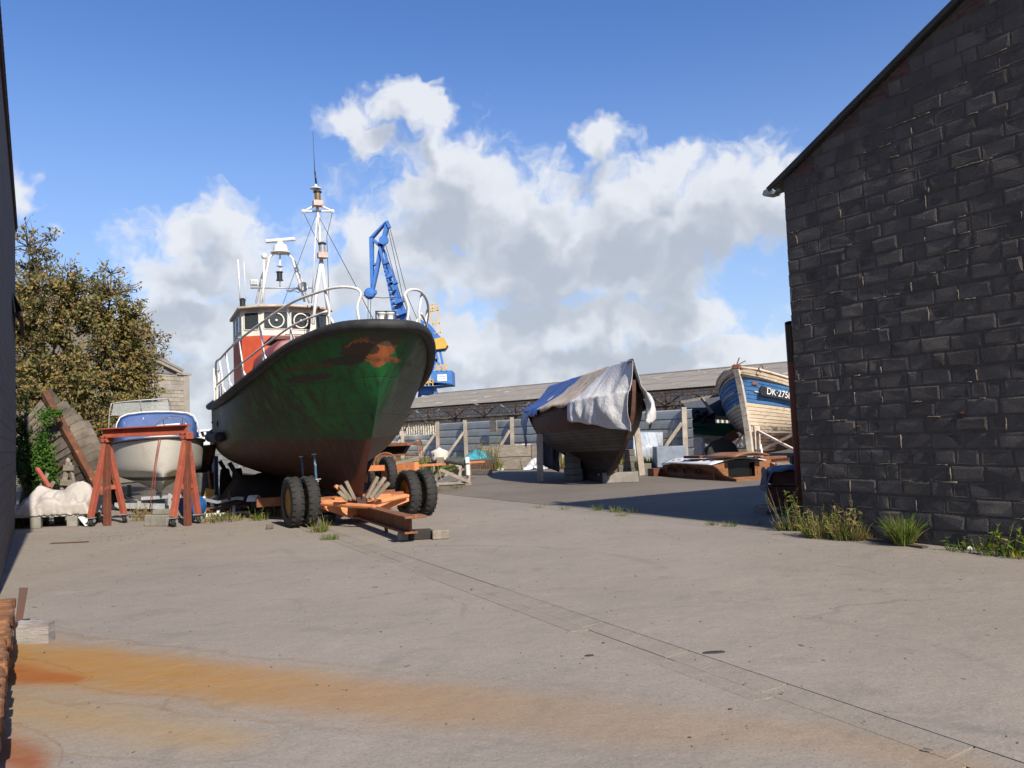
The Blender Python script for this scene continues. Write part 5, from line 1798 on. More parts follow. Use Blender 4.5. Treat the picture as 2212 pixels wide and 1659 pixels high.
# timber prop either side
for k, ((u, v), (u1, v1), y, lab) in enumerate((((1166, 938), (1167, 1041), 26.0, 'square timber prop under the left quarter of the covered boat'), ((1375, 925), (1387, 1027), 27.6, 'square timber prop leaning at the right bow of the covered boat'))):
    q = gr(u1, v1); p = at(u, v, q.y + (.12 if k == 0 else .0))
    b = MB(); b.bar(q, p, .20, .16, up=(0, 1, 0)); tag(b.build('timber_prop', M_woodL, None, bevel=.008), lab, 'prop', 'props of the covered boat')
# ridge pole, then the sheets
rg0, rg1 = DL(1366, 779, -3.05), DL(1192, 834, 5.6)
b = MB(); b.tube([rg0 + V((0, -.06, -.03)), rg1 + V((0, .1, -.03))], .035, 7); b.build('ridge_pole', M_wood, dboat)
b = MB(); b.bar(pp[-1] + V((0, .2, -.2)), rg0 + V((0, .25, -.04)), .07, .07); b.build('ridge_prop', M_wood, dboat)
M_sheetW = mat('white_sheet', (.60, .59, .575), (.50, .49, .465), 2.0, .85, .6, 16, bdist=.04)
M_sheetB = mat('dirty_beige_sheet', (.46, .38, .29), (.33, .27, .20), 2.6, .8, .3, 9, bdist=.04, layers=[((.10, .08, .065), 5, .60, .70), ((.5, .25, .12), 4, .64, .74)])
M_blueT = mat('blue_tarpaulin', (.020, .075, .29), (.014, .05, .20), 2.5, .45, .4, 7, bdist=.04)
M_blueTd = M_blueT


def drape(name, a0, a1, hem, side, m, label, over=.0, nu=34, nv=26, amp=.05, seed=1.0, hemj=.06, out=.05, sag=.10):
    """cloth hung over the ridge from a0 to a1 metres aft, down past the gunwale to 'hem' metres below it (hem may vary along)"""
    def f(i, j):
        a = lerp(a0, a1, i)
        r_ = rg0.lerp(rg1, (a - rg0.y) / (rg1.y - rg0.y))
        r_ = V((r_.x, a, r_.z + .03 + over))
        u = (a - interp(DH.stem, 1)) / (DST1 - interp(DH.stem, 1))
        u = min(max(u, .004), 1)
        gpt = DH.pt(u, 1.0, side, out + over)
        gpt.y = a
        h = hem(i) + hemj * nz((i * 5, seed, 0), 1.0)
        L1 = (r_ - gpt).length
        tot = L1 + h
        d = j * tot
        fold = nz((a * 1.0 + seed, j * 1.3, seed), 1.6) * amp + nz((a * 3.4 + j * 2.2, j * 2.1 + seed, seed), 1.3) * amp * .38 + nz((a * 8 - j * 5, j * 7 + seed, seed), 1.2) * amp * .14
        if d <= L1:
            t = d / L1
            p = r_.lerp(gpt, t) + V((0, 0, -sag * math.sin(math.pi * t)))
            nrm = V((side * .6, 0, .8))
            return p + nrm * fold * (.25 + .75 * t)
        t = (d - L1)
        p = gpt + V((side * (.03 + .04 * math.sin(t * 4)), 0, -t))
        return p + V((side * 1.0, -.3, 0)) * (abs(fold) * 1.2) * (.6 + min(1, t * 2))
    b = MB(); b.grid(f, nu, nv)
    o = b.build(name, m, None, smooth='all', solid=.01)
    o.location = dboat.location; o.rotation_euler = dboat.rotation_euler
    return tag(o, label, 'sheet')


drape('sheet', -3.12, -.75, lambda i: lerp(1.1, .55, i), -1, M_sheetW, 'white cloth sheet hanging over the left bow of the covered boat', over=.03, nu=46, nv=44, amp=.09, seed=2.0)
drape('sheet', -3.16, -.4, lambda i: .75 + .15 * math.sin(i * 9), 1, M_sheetW, 'white cloth sheet hanging over the right bow of the covered boat', over=.03, nu=34, nv=34, amp=.10, seed=5.0, out=.16)
drape('sheet', -1.15, 2.0, lambda i: .02 + .12 * abs(math.sin(i * 7)), -1, M_sheetB, 'stained beige sheet between the white and blue sheets of the covered boat', over=.01, nu=40, nv=28, amp=.08, seed=9.0)
drape('blue_tarpaulin', 1.6, 6.1, lambda i: lerp(.2, 1.3, min(1, max(0, (i - .25) * 2.4))), -1, M_blueT, 'blue tarpaulin over the stern of the covered boat', over=.0, nu=44, nv=34, amp=.10, seed=4.0, hemj=.18, out=.08)
drape('blue_tarpaulin', -.6, 6.0, lambda i: .3, 1, M_blueT, 'blue tarpaulin down the far side of the covered boat', over=.0, nu=20, nv=14, seed=14.0)
b = MB(); b.grid(lambda i, j: DL(lerp(1194, 1184, i) + lerp(0, 8, j) + 2 * nz((i * 3, j, 0)), lerp(905, 942, i), lerp(1.2, 1.1, i)) , 8, 2)
o = b.build('blue_strap', M_blueT, None, solid=.01); o.location = dboat.location; o.rotation_euler = dboat.rotation_euler
tag(o, 'loose blue strip hanging from the tarpaulin on the dark hull', 'strap')


def hang(i, j):
    p = DL(lerp(1160, 1208, i), lerp(935, lerp(1000, 1020, i), j), lerp(3.9, 3.2, i))
    return p + V((.06 * nz((i * 6, j * 4, 1), 1), .15 * nz((i * 5, j * 2, 3), 1), 0))


b = MB(); b.grid(hang, 18, 14)
o = b.build('dark_tarpaulin', mat('dark_blue_tarpaulin', (.012, .016, .03), (.02, .03, .06), 3, .5, .4, 8, bdist=.04), None, smooth='all', solid=.01); o.location = dboat.location; o.rotation_euler = dboat.rotation_euler
tag(o, 'dark end of tarpaulin hanging below the left quarter of the covered boat', 'tarpaulin')
b = MB(); p, q = DL(1200, 843, 4.6), DL(1180, 866, 4.6)
b.bar(DL(1189, 873, 2.6) + V((-.1, 0, .1)), DL(1216, 851, 3.4) + V((-.06, 0, .12)), .03, .05); o = b.build('batten', M_woodL); o.location = dboat.location; o.rotation_euler = dboat.rotation_euler
tag(o, 'pale wooden batten lying on the blue tarpaulin', 'batten')
# block stacks under the keel
M_cblk = mat('stained_concrete_block', (.17, .155, .13), (.12, .11, .095), 5, .92, .5, 20, vary=.25)
rr = random.Random(3)
k = 0
for (u0, v0, wd, dp, h_, n_, lab) in ((1241, 1038, .62, .5, .20, 5, 'concrete block in the left stack under the covered boat, {} from the ground'), (1361, 1025, .42, .4, .22, 4, 'concrete block in the right stack beside the covered boat stem, {} from the ground')):
    p = gr(u0, v0)
    for i in range(n_):
        b = MB(); b.box((0, 0, h_ / 2), (wd * rr.uniform(.9, 1.05) * (1 - .05 * i), dp, h_ - .008)); o = b.build('concrete_block', M_cblk, None, bevel=.012)
        o.location = (p.x + rr.uniform(-.03, .03), p.y + rr.uniform(-.02, .02), i * h_ + .002); o.rotation_euler = (0, 0, rr.uniform(-.06, .06) - .15)
        tag(o, lab.format(('lowest', 'second', 'third', 'fourth', 'fifth')[i]), 'block', 'blocks under the covered boat')
p = gr(1340, 1042)
b = MB(); b.box((0, 0, .15), (1.05, .35, .30)); o = b.build('concrete_beam', mat('pale_concrete_beam', (.27, .25, .22), (.2, .185, .16), 4, .92, .5), None, bevel=.012); o.location = (p.x, p.y, .002); o.rotation_euler = (0, 0, -.02)
tag(o, 'long pale concrete block lying in front of the covered boat stem', 'block')
p = gr(1310, 1040)
b = MB(); b.box((0, 0, .16), (.28, .3, .32)); o = b.build('concrete_beam', MATS['pale_concrete_beam'], None, bevel=.012); o.location = (p.x - .12, p.y + .04, .002); o.rotation_euler = (0, 0, .2)
tag(o, 'squat pale concrete block at the left end of the long block', 'block')
for (u0, v0, wd, lab) in ((1392, 1008, .5, 'dark concrete block low to the right of the covered boat stem'), (1350, 1012, .5, 'dark concrete block low behind the covered boat stem')):
    p = gr(u0, v0 + 8); b = MB(); b.box((0, 0, .13), (wd, .4, .26)); o = b.build('concrete_block', M_cblk, None, bevel=.012); o.location = (p.x, p.y, .002); tag(o, lab, 'block')

# ------------------------------------------------------------------ the blue and white fishing boat DK 2758
KP = at(1623, 985, 32.5)
KO = V((KP.x, KP.y, 0))
KPH = R(32.0)
KA, KB = V((math.sin(KPH), math.cos(KPH), 0)), V((math.cos(KPH), -math.sin(KPH), 0))
kboat = thing('fishing_boat', 'derelict blue and white fishing boat lettered DK 2758 at the shed corner', 'boat', tuple(KO), -KPH)


def KL(u, v, a):
    d = ray(u, v); o = KO + KA * a
    q = EYEP + d * ((o - EYEP).dot(KA) / d.dot(KA))
    return V(((q - KO).dot(KB), a, q.z))


ksz = stem_tab([(1592, 796)], KO, KA, KB, .3, 3.8)[0][2]
KST = stem_tab([(1623, 985), (1618, 940), (1609, 880), (1600, 830), (1592, 796)], KO, KA, KB, .3, ksz)
kst = [(max(0, t[0]), t[1]) for t in KST]
kst[0] = (0, kst[0][1]); kst[-1] = (1, kst[-1][1])
KH = Hull(stem=kst, stern=[(0, 12), (1, 12.5)],
          sheer=[(-2, ksz + .02), (-1.2, ksz), (0, ksz - .28), (2, ksz - .68), (5, ksz - 1.1), (12.5, ksz - 1.0)], keel=[(-3, .3), (12.5, .5)],
          sec=[(0, .04), (.12, .28), (.25, .62), (.4, .86), (.55, .96), (.75, 1.0), (1, .99)],
          B=2.15, p=[(0, 1.4), (.3, 1.15), (.6, .86), (1, .60)], um=[(0, .55), (.5, .46), (1, .42)], st=[(0, .4), (1, .8)])
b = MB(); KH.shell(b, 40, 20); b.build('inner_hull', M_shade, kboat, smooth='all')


def kpaint(name, c, c2, peel, thr):
    return mat(name, c, c2, 3, .6, .4, 25, vary=.06, stretch=(1, 1, 1), layers=[(peel, 4.0, thr, thr + .05, (1, 1, 4)), ((.06, .045, .035), 9.0, thr + .06, thr + .1, (1, 1, 3))])


MK_blue = kpaint('sun_faded_blue', (.065, .185, .40), (.05, .15, .34), (.34, .33, .29), .62)
MK_cream = kpaint('peeling_cream', (.68, .56, .41), (.58, .46, .33), (.36, .22, .12), .60)
MK_creamlow = kpaint('flaking_white', (.52, .46, .37), (.42, .34, .26), (.14, .09, .06), .53)
MK_bare = mat('bare_rusty_plank', (.12, .065, .042), (.065, .042, .032), 3, .9, .6, 20, vary=.2, layers=[((.2, .17, .13), 4, .6, .7), ((.23, .09, .04), 5, .6, .7)])
MK_trim = kpaint('rusty_white_trim', (.66, .56, .43), (.55, .42, .3), (.35, .15, .06), .58)
rr = random.Random(8)


def kmat(t, sd):
    if t > .93:
        return MK_trim
    if t > .62:
        return MK_blue
    if t > .36:
        return MK_cream
    if t > .27:
        return MK_creamlow
    return MK_bare


strakes(KH, kboat, 22, .04, 1.0, kmat, rr=rr, lap=.014, thick=.03, gap=.0022, wob=.006, nu=30)
for sd in (-1, 1):                                     # white rubbing strips
    b = MB(); b.tube([KH.pt(i / 30 * .7, .775, sd, .05) for i in range(1, 31)], .028, 6); b.build('rubbing_strip', MK_trim, kboat)
    b = MB(); b.tube([KH.pt(.002 + i / 30, 1.0, sd, .03) + V((0, 0, .03)) for i in range(31)], .05, 6); b.build('cap_rail', MK_trim, kboat, smooth='all')
b = MB()
pk = [KH.pt(0, j / 14, 1) for j in range(15)]
for i in range(14):
    b.bar(pk[i] + V((0, -.06, 0)), pk[i + 1] + V((0, -.06, .012)), .20, .26, up=(0, 1, .1))
b.build('stem_post', kpaint('stem_white', (.66, .60, .50), (.5, .42, .32), (.12, .07, .045), .60), kboat)
b = MB(); p = pk[-1] + V((0, -.04, .06))
b.box(p, (.26, .3, .14)).bar(p + V((0, 0, .05)), p + V((.14, -.05, .33)), .03).bar(p + V((0, 0, .05)), p + V((.36, 0, .2)), .03).bar(p + V((-.1, .2, -.1)), p + V((-.14, .2, .12)), .04)
b.build('stem_head_iron', M_rustbeam, kboat)
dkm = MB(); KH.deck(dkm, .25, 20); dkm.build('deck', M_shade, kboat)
# registration board
u0_, u1_ = .034, .160
q0, q1 = KH.pt(u0_, .80, 1, .12), KH.pt(u1_, .79, 1, .12)
d_ = (q1 - q0).normalized()
nrm = d_.cross(V((0, 0, 1))).normalized()
if nrm.x < 0:
    nrm = -nrm
dn = V((0, 0, 1)) - d_ * d_.z
dn.normalize()
hw, L_ = .20, (q1 - q0).length
poly = []
for (t, s_) in ((0, -.6), (.02, -.92), (.05, -1), (1, -1), (1, 1), (.05, 1), (.02, .92), (0, .6), (-.012, 0)):
    poly.append(q0 + d_ * (L_ * t) + dn * hw * s_)
b = MB(); b.prism(poly, nrm * .03)
brd = b.build('number_board', mat('black_board', (.012, .014, .018), (.02, .022, .026), 6, .5), kboat)
xr = frame3(d_, nrm)
text_obj('boat_number', 'DK·2758', .37, mat('white_letter', (.78, .76, .70), (.66, .62, .55), 20), brd, (q0 + q1) / 2 + nrm * .036 + d_ * .02 - dn * .0, xr, .003)
p0_ = KH.pt(.066, .60, -1, .06); 
b = MB(); q0, q1 = KH.pt(.03, .64, -1, .06), KH.pt(.055, .64, -1, .06)
d2 = (q0 - q1).normalized(); n2 = d2.cross(V((0, 0, 1)))
text_obj('boat_letters', 'JPS', .22, MATS['white_letter'], kboat, (q0 + q1) / 2 - V((.02, .02, 0)), frame3(d2, n2 if n2.x < 0 else -n2))
p = KH.pt(.018, .86, 1, .06); b = MB(); b.bar(p, KH.pt(.032, .86, 1, .06), .03, .09); b.build('hawse_iron', M_rustbeam, kboat)
b = MB(); p = KH.pt(.05, 1.0, 1, -.05); b.tube([p + V((0, .28 * math.cos(t), .08 + .16 * math.sin(t))) for t in [k * .35 for k in range(13)]], .018, 6); b.build('iron_ring', M_rustbeam, kboat)
# posts and diagonal braces holding it up
br_ = thing('steel_shoring', 'rusty pale steel cross braces shoring the bow of the DK boat', 'shoring', (0, 0, 0))
for (a, c, y0, y1, w_, m_) in (((1634, 920), (1638, 990), 30.2, 30.2, .2, MK_trim), ((1637, 931), (1716, 972), 30.1, 28.6, .10, MK_trim), ((1640, 975), (1716, 937), 30.0, 28.7, .10, MK_trim), ((1640, 997), (1720, 990), 29.5, 27.6, .12, M_orange), ((1643, 960), (1650, 1003), 29.9, 29.6, .05, M_white)):
    p, q = at(*a, y0), at(*c, y1)
    if w_ == .2:
        q = p + (q - p) * (p.z / (p.z - q.z))
    b = MB(); b.bar(p, q, w_, w_ * .8); b.build('brace', m_, br_)
for k, (u, v, y, dx, dy, dz, lab) in enumerate(((1668, 1006, 29, .9, .5, .45, 'orange rusty steel block under the brace of the DK boat'), (1655, 1012, 27.6, .5, .4, .3, 'yellow brown timber block below the DK boat brace'), (1700, 1012, 27.6, .8, .4, .28, 'long timber block below the DK boat by the red pipe'))):
    p = at(u, v, y); b = MB(); b.box((0, 0, dz / 2), (dx, dy, dz)); o = b.build('shoring_block', (M_rustbeam, M_woodL, M_wood)[k], None, bevel=.012); o.location = (p.x, p.y, 0); tag(o, lab, 'block')

# ------------------------------------------------------------------ brown cabin top set down on the asphalt
M_teak = mat('varnished_teak', (.155, .055, .028), (.10, .038, .022), 2.2, .45, .2, 20, stretch=(1, 1, 5), layers=[((.30, .15, .07), 4, .64, .74)])
M_teakL = mat('sunlit_teak', (.25, .11, .042), (.18, .075, .03), 3, .5, .2, 20, stretch=(1, 1, 4))
cL, cR_, cF = gr(1403, 1030), gr(1578, 1040), gr(1598, 1037)
ctop = thing('cabin_top', 'brown teak cabin top with white roof and portholes lying on the asphalt', 'cabin top', tuple(cL))
o_ = V(ctop.location)
fx = (cR_ - cL); LX = fx.length; ex = fx.normalized(); ey = V((-ex.y, ex.x, 0))
if ey.y < 0:
    ey = -ey
WD_ = 2.15                                             # width across


def CT(x, y, z):
    return ex * x + ey * y + V((0, 0, z))


hh = .44


def side_panel(y, y2, ports=True):
    taper = .0
    top = [(-.02, hh * .82), (LX * .18, hh * .97), (LX * .45, hh), (LX * .78, hh), (LX * .80, hh), (LX * .86, hh * .78), (LX * .93, hh * .36), (LX * 1.06, hh * .16), (LX * 1.06, 0), (-.02, 0)]
    b = MB(); b.prism([CT(x, lerp(y, y2, max(0, min(1, 1 - x / LX)) ** 2 * .5), z) for x, z in top], ey * .045)
    o = b.build('side_panel', M_teak, ctop)
    if ports:
        for t in (.14, .27, .42, .60):
            p = CT(LX * t, lerp(y, y2, (1 - t) ** 2 * .5), hh * .56)
            b = MB(); b.lathe([(0, .008), (.075, .008), (.095, .012), (.1, .0), (.1, -.02)], p, 18, -ey)
            po = b.build('porthole', mat('porthole_black', (.01, .01, .011), None, 20, .2), o)
            b = MB(); rx = ex; rz_ = V((0, 0, 1)); b.tube([p - ey * .012 + (rx * math.cos(a) + rz_ * math.sin(a)) * .1 for a in (2 * math.pi * k / 18 for k in range(18))], .012, 5, closed=True); b.build('porthole_ring', M_teak, po)
    return o


side_panel(0, WD_ * .5)
side_panel(WD_, WD_ * .5 , False)


def roofp(i, j):
    x = lerp(-.05, LX * .80, i)
    w0 = lerp(0, WD_ * .5, max(0, min(1, 1 - x / LX)) ** 2 * .5); w1 = WD_ + .045 - w0
    y = lerp(w0 - .03, w1 + .03, j)
    return CT(x, y, (hh * interp([(0, .84), (.25, .98), (.5, 1.0), (1, 1.0)], i)) + .012 + .15 * math.sin(math.pi * j))


b = MB(); b.grid(roofp, 16, 10); rfo = b.build('roof', mat('white_roof_paint', (.72, .72, .73), (.62, .62, .62), 3, .5), ctop, smooth='all', solid=.025)
for k in range(7):
    p = roofp(.18 + .115 * k, .16); b = MB(); b.box(p + V((0, 0, .02)), (.10, .04, .02)); b.build('roof_cleat', M_dark, rfo)
b = MB(); p = roofp(.28, .75); b.box(p + V((0, 0, .03)), (.4, .25, .02), Matrix.Rotation(.5, 3, 'Z')); b.build('loose_panel', M_white, rfo)
# front bulkhead: panelled doors either side of the companion way
for (y0, y1) in ((0.03, .55), (1.55, WD_)):
    b = MB(); b.prism([CT(LX * .80 + .02, y0, 0.03), CT(LX * .80 + .02, y1, 0.03), CT(LX * .80 + .02, y1, hh + .06), CT(LX * .80 + .02, y0, hh)], ex * .03)
    bo = b.build('bulkhead_panel', M_teakL, ctop)
    b = MB(); b.prism([CT(LX * .80 + .052, y0 + .08, .1), CT(LX * .80 + .052, y1 - .08, .1), CT(LX * .80 + .052, y1 - .08, hh - .06), CT(LX * .80 + .052, y0 + .08, hh - .08)], ex * .012); b.build('panel_inset', M_teakL, bo)
    if y0 > 1:
        b = MB(); b.lathe([(0, .004), (.055, .004), (.06, 0)], CT(LX * .80 + .07, (y0 + y1) / 2, hh * .55), 16, ex); b.build('porthole', MATS['porthole_black'], bo)
b = MB(); b.add([CT(LX * .78, .56, .02), CT(LX * .78, 1.54, .02), CT(LX * .78, 1.54, hh + .1), CT(LX * .78, .56, hh + .1)], [(0, 1, 2, 3)])
b.build('companion_way', MATS['porthole_black'], ctop, solid=.01)
b = MB(); b.grid(lambda i, j: CT(lerp(LX * .55, LX * .92, i), lerp(.45, 1.75, j), hh + .20 + .10 * math.sin(math.pi * j) + .02 * i), 4, 8); b.build('sliding_hatch', M_teakL, ctop, solid=.05, smooth='all')
b = MB(); b.bar(CT(LX * .36, .5, hh + .2), CT(LX * .56, .5, hh + .21), .35, .08); b.build('hatch_rail', M_teak, ctop)
b = MB(); b.bar(CT(LX * .82, .0, .02), CT(LX * .82, WD_, .02), .06, .05).bar(CT(LX * 1.04, .02, .02), CT(LX * 1.04, WD_, .02), .07, .06); b.build('sill', M_teakL, ctop)
b = MB(); b.box(CT(-.22, .45, .13), (.35, .5, .24), Matrix.Rotation(math.atan2(ex.y, ex.x), 3, 'Z')); b.build('end_step', M_teak, ctop)

# ------------------------------------------------------------------ green wreck beside the fishing boat
gw = thing('green_wreck', 'collapsed green and white wooden boat lying between blue boat and fence', 'wreck', (0, 0, 0))
YW = 35.5
rr = random.Random(4)
MG = kpaint('green_peeling', (.015, .13, .085), (.012, .10, .07), (.3, .26, .18), .64)
for k in range(5):
    t0, t1 = k / 5, (k + .93) / 5
    m_ = MG if k < 3 else MK_cream
    b = MB()
    b.add([at(lerp(1487, 1493, t0), lerp(912, 955, t0), YW), at(lerp(1598, 1560, t0), lerp(915, 962, t0), YW + 1.2), at(lerp(1598, 1560, t1), lerp(915, 962, t1), YW + 1.1), at(lerp(1487, 1493, t1), lerp(912, 955, t1), YW - .1)], [(0, 1, 2, 3)])
    b.build('strake', m_, gw, solid=.05)
b = MB(); b.bar(at(1483, 890, YW - .1), at(1497, 965, YW - .1), .22, .2); b.build('stem_post', MK_trim, gw)
b = MB(); b.prism([at(1472, 868, YW + .6), at(1592, 850, YW + 1.6), at(1602, 905, YW + 1.2), at(1500, 905, YW + .4)], (0, .3, 0)); b.build('cabin_side', mat('slate_blue_grey', (.045, .055, .075), (.03, .036, .05), 4), gw)
for (a, c, w_, m_) in (((1469, 869), (1590, 847), .22, M_wood), ((1515, 858), (1548, 905), .14, M_woodL), ((1510, 900), (1602, 906), .28, M_wood), ((1585, 850), (1600, 880), .14, M_wood), ((1500, 985), (1600, 925), .25, M_rustbeam), ((1485, 1000), (1530, 968), .18, MK_bare), ((1545, 968), (1590, 940), .4, M_rustbeam)):
    b = MB(); b.bar(at(*a, YW - .1), at(*c, YW + .2), w_, w_ * .5); b.build('broken_plank', m_, gw)


def bagf(i, j):
    return at(lerp(1486, 1545, i), lerp(890, 915, j) + 8 * nz((i * 4, j * 3, 0), 1), YW - .5 + .35 * nz((i * 7, j * 5, 2), 1))


cloth('black_sheet', bagf, 26, 12, mat('black_plastic', (.012, .012, .014), None, 5, .3, .3, 9), 'torn black plastic sheet draped on the green wreck', 'sheet')
b = MB(); b.lathe([(.35, -.15), (.62, -.16), (.7, -.1), (.7, .1), (.62, .16), (.35, .15)], at(1560, 985, 33.8), 24, (.2, -1, 0)); tag(b.build('tyre', M_tyre, None, smooth=True), 'big old tyre in the shade under the blue fishing boat', 'tyre')
b = MB(); p = at(1560, 1003, 31.2); b.box((0, 0, .22), (1.7, .6, .44)); o = b.build('dark_chest', mat('dark_green_grey', (.022, .026, .026), None, 5), None, bevel=.02); o.location = (p.x, p.y, 0); tag(o, 'dark wooden chest in the shade behind the brown cabin top', 'chest')
# junk between fence and boats: tanks, cases, bins
for k, (u0, u1, v0, v1, y, dp, m_, nm, lab, cat) in enumerate((
        (1420, 1482, 963, 1010, 31.0, .9, mat('pale_blue_tank', (.21, .25, .30), (.16, .19, .23), 4, .6), 'steel_tank', 'pale blue grey steel tank left of the green wreck', 'tank'),
        (1443, 1508, 950, 968, 34.5, 1.2, mat('brown_case', (.20, .10, .05), None, 4), 'wooden_case', 'brown wooden case behind the pale blue tank', 'case'),
        (1480, 1515, 945, 1000, 33.4, 1.0, mat('navy_cover', (.018, .022, .04), None, 4), 'covered_crate', 'crate under a dark blue cover right of the pale blue tank', 'crate'),
        (1380, 1440, 985, 1015, 33.0, 1.0, mat('dark_bin', (.02, .021, .023), None, 4), 'dark_trough', 'dark trough on the ground left of the pale blue tank', 'trough'))):
    p0_, p1_ = at(u0, v1, y), at(u1, v0, y)
    b = MB(); b.box(((p0_.x + p1_.x) / 2, y + dp / 2, (p0_.z + p1_.z) / 2), (p1_.x - p0_.x, dp, p1_.z - p0_.z))
    if p0_.z > .05:
        b.box(((p0_.x + p1_.x) / 2, y + dp / 2, p0_.z / 2), ((p1_.x - p0_.x) * .9, dp * .9, p0_.z))
    tag(b.build(nm, m_, None, bevel=.02), lab, cat)
M_ibc = mat('milky_plastic', (.55, .57, .58), (.45, .47, .48), 3, .4)
for k, (u0, v0, y, s_, lab) in enumerate(((1418, 985, 34.0, 1.0, 'white caged plastic tank beside the covered boat prop'), (1492, 992, 34.8, 1.0, 'white caged plastic tank half hidden behind the green wreck'))):
    p = at(u0, v0, y)
    t_ = thing('caged_tank', lab, 'tank', (p.x, p.y, 0), group='caged plastic tanks')
    b = MB(); b.box((0, 0, .62), (1.0, .9, .95)); b.build('bottle', M_ibc, t_, bevel=.06)
    b = MB()
    for x in (-.52, -.26, 0, .26, .52):
        b.bar((x, -.47, .12), (x, -.47, 1.15), .025)
    for z in (.15, .45, .8, 1.13):
        b.bar((-.53, -.47, z), (.53, -.47, z), .025)
    b.build('cage', M_galv, t_)
    b = MB(); b.box((0, 0, .06), (1.05, 1.0, .12)); b.build('pallet', M_wood, t_)
p = at(1405, 960, 33.6)
b = MB()
b.grid(lambda i, j: at(lerp(1368, 1432, i), lerp(933, 1000, j) , 33.2 - .5 * math.sin(j * 2.2) + .1 * nz((i * 3, j * 3, 0))), 14, 14)
tag(b.build('curved_screen', glass('scratched_perspex', (.55, .60, .66), .25, .55), None, smooth='all', solid=.02), 'curved scratched clear sheet leaning right of the covered boat', 'sheet')

# ------------------------------------------------------------------ red and black pipe at the shed corner, and the cart before it
pt_, pb_ = at(1708, 697, 12.95), gr(1735, 1113)
pip = thing('steel_pipe', 'tall leaning steel pipe, black above and dark red below, at the shed corner', 'pipe', (pb_.x, pb_.y, 0))
d_ = pt_ - pb_
b = MB(); b.tube([(0, 0, 0), d_ * .82], .092, 16, cap=False); b.build('lower_pipe', mat('dark_red_oxide', (.10, .022, .017), (.075, .02, .016), 3, .5), pip, smooth=True)
b = MB(); b.tube([d_ * .82, d_], .092, 16, cap=False).tube([d_ * .82, d_], .08, 16, cap=False); b.build('upper_pipe', mat('black_pipe', (.008, .009, .014), None, 3, .45), pip, smooth=True)
cp = gr(1700, 1108)
cart = thing('loaded_pallet', 'dark red crates stacked with a blue cover beside the pipe at the shed corner', 'stack', (cp.x + .05, cp.y + .25, 0), -.15)
b = MB()
for x in (-.42, 0, .42):
    b.box((x, 0, .05), (.1, .7, .1))
b.box((0, -.28, .11), (1.0, .14, .022)).box((0, 0, .11), (1.0, .14, .022)).box((0, .28, .11), (1.0, .14, .022))
b.build('pallet', M_wood, cart)
b = MB(); b.box((.1, 0, .30), (.72, .6, .34)); b.build('lower_crate', mat('dark_maroon_crate', (.075, .02, .016), None, 5), cart, bevel=.012)
b = MB(); b.box((.12, .02, .62), (.76, .62, .22)); b.build('upper_crate', MATS['dark_maroon_crate'], cart, bevel=.012)
b = MB(); b.grid(lambda i, j: V((lerp(-.36, .56, i), lerp(-.40, .42, j), .76 + .07 * math.sin(i * 3) - .06 * abs(2 * j - 1) ** 3 + .03 * nz((i * 5, j * 5, 0), 1) - (.25 * max(0, .12 - i) / .12 if i < .12 else 0))), 20, 16)
b.build('cover', mat('slate_blue_cover', (.075, .095, .16), (.05, .06, .10), 4, .6, .3, 8), cart, smooth='all', solid=.01)
b = MB(); b.grid(lambda i, j: V((-.32 - .05 * j + .03 * nz((i * 4, j * 4, 0)), lerp(-.3, .3, i), lerp(.78, .38, j))), 10, 10); b.build('cover_end', mat('grey_blue_cloth', (.10, .12, .14), None, 4), cart, smooth='all', solid=.01)
b = MB(); b.box((.35, .15, .92), (.35, .3, .16)); b.build('box_on_top', mat('black_box', (.015, .015, .018), None, 6), cart, bevel=.01)
# ------------------------------------------------------------------ corrugated steel fence with raking timber props
M_fence = mat('grey_blue_sheet', (.31, .34, .355), (.25, .275, .29), 2.0, .55, vary=.10, metal=.1)
M_fenceW = mat('grey_white_sheet', (.44, .45, .41), (.36, .37, .34), 2.0, .55, vary=.12)
fence = thing('sheet_fence', 'grey horizontally ribbed steel sheet fence with raking timber props', 'fence', (0, 0, 0))
FT = [(820, 928, 47.0), (860, 924, 46.0), (944, 916, 44.5), (1112, 908, 40.0), (1300, 896, 35.9), (1482, 884.5, 32.4)]


def fence_top(t):
    return at(interp([(i / 5, f[0]) for i, f in enumerate(FT)], t), interp([(i / 5, f[1]) for i, f in enumerate(FT)], t), interp([(i / 5, f[2]) for i, f in enumerate(FT)], t))


fA, fB = fence_top(.4), fence_top(1.0)
fz = (fA.z + fB.z) / 2
fd_ = V((fB.x - fA.x, fB.y - fA.y, 0)); FLEN = fd_.length; fd_.normalize()
fn_ = V((fd_.y, -fd_.x, 0))
if fn_.y > 0:
    fn_ = -fn_                                          # towards the camera


def FP(l, z, o=0.0):
    p = V((fA.x, fA.y, 0)) + fd_ * l + fn_ * o
    return V((p.x, p.y, z))


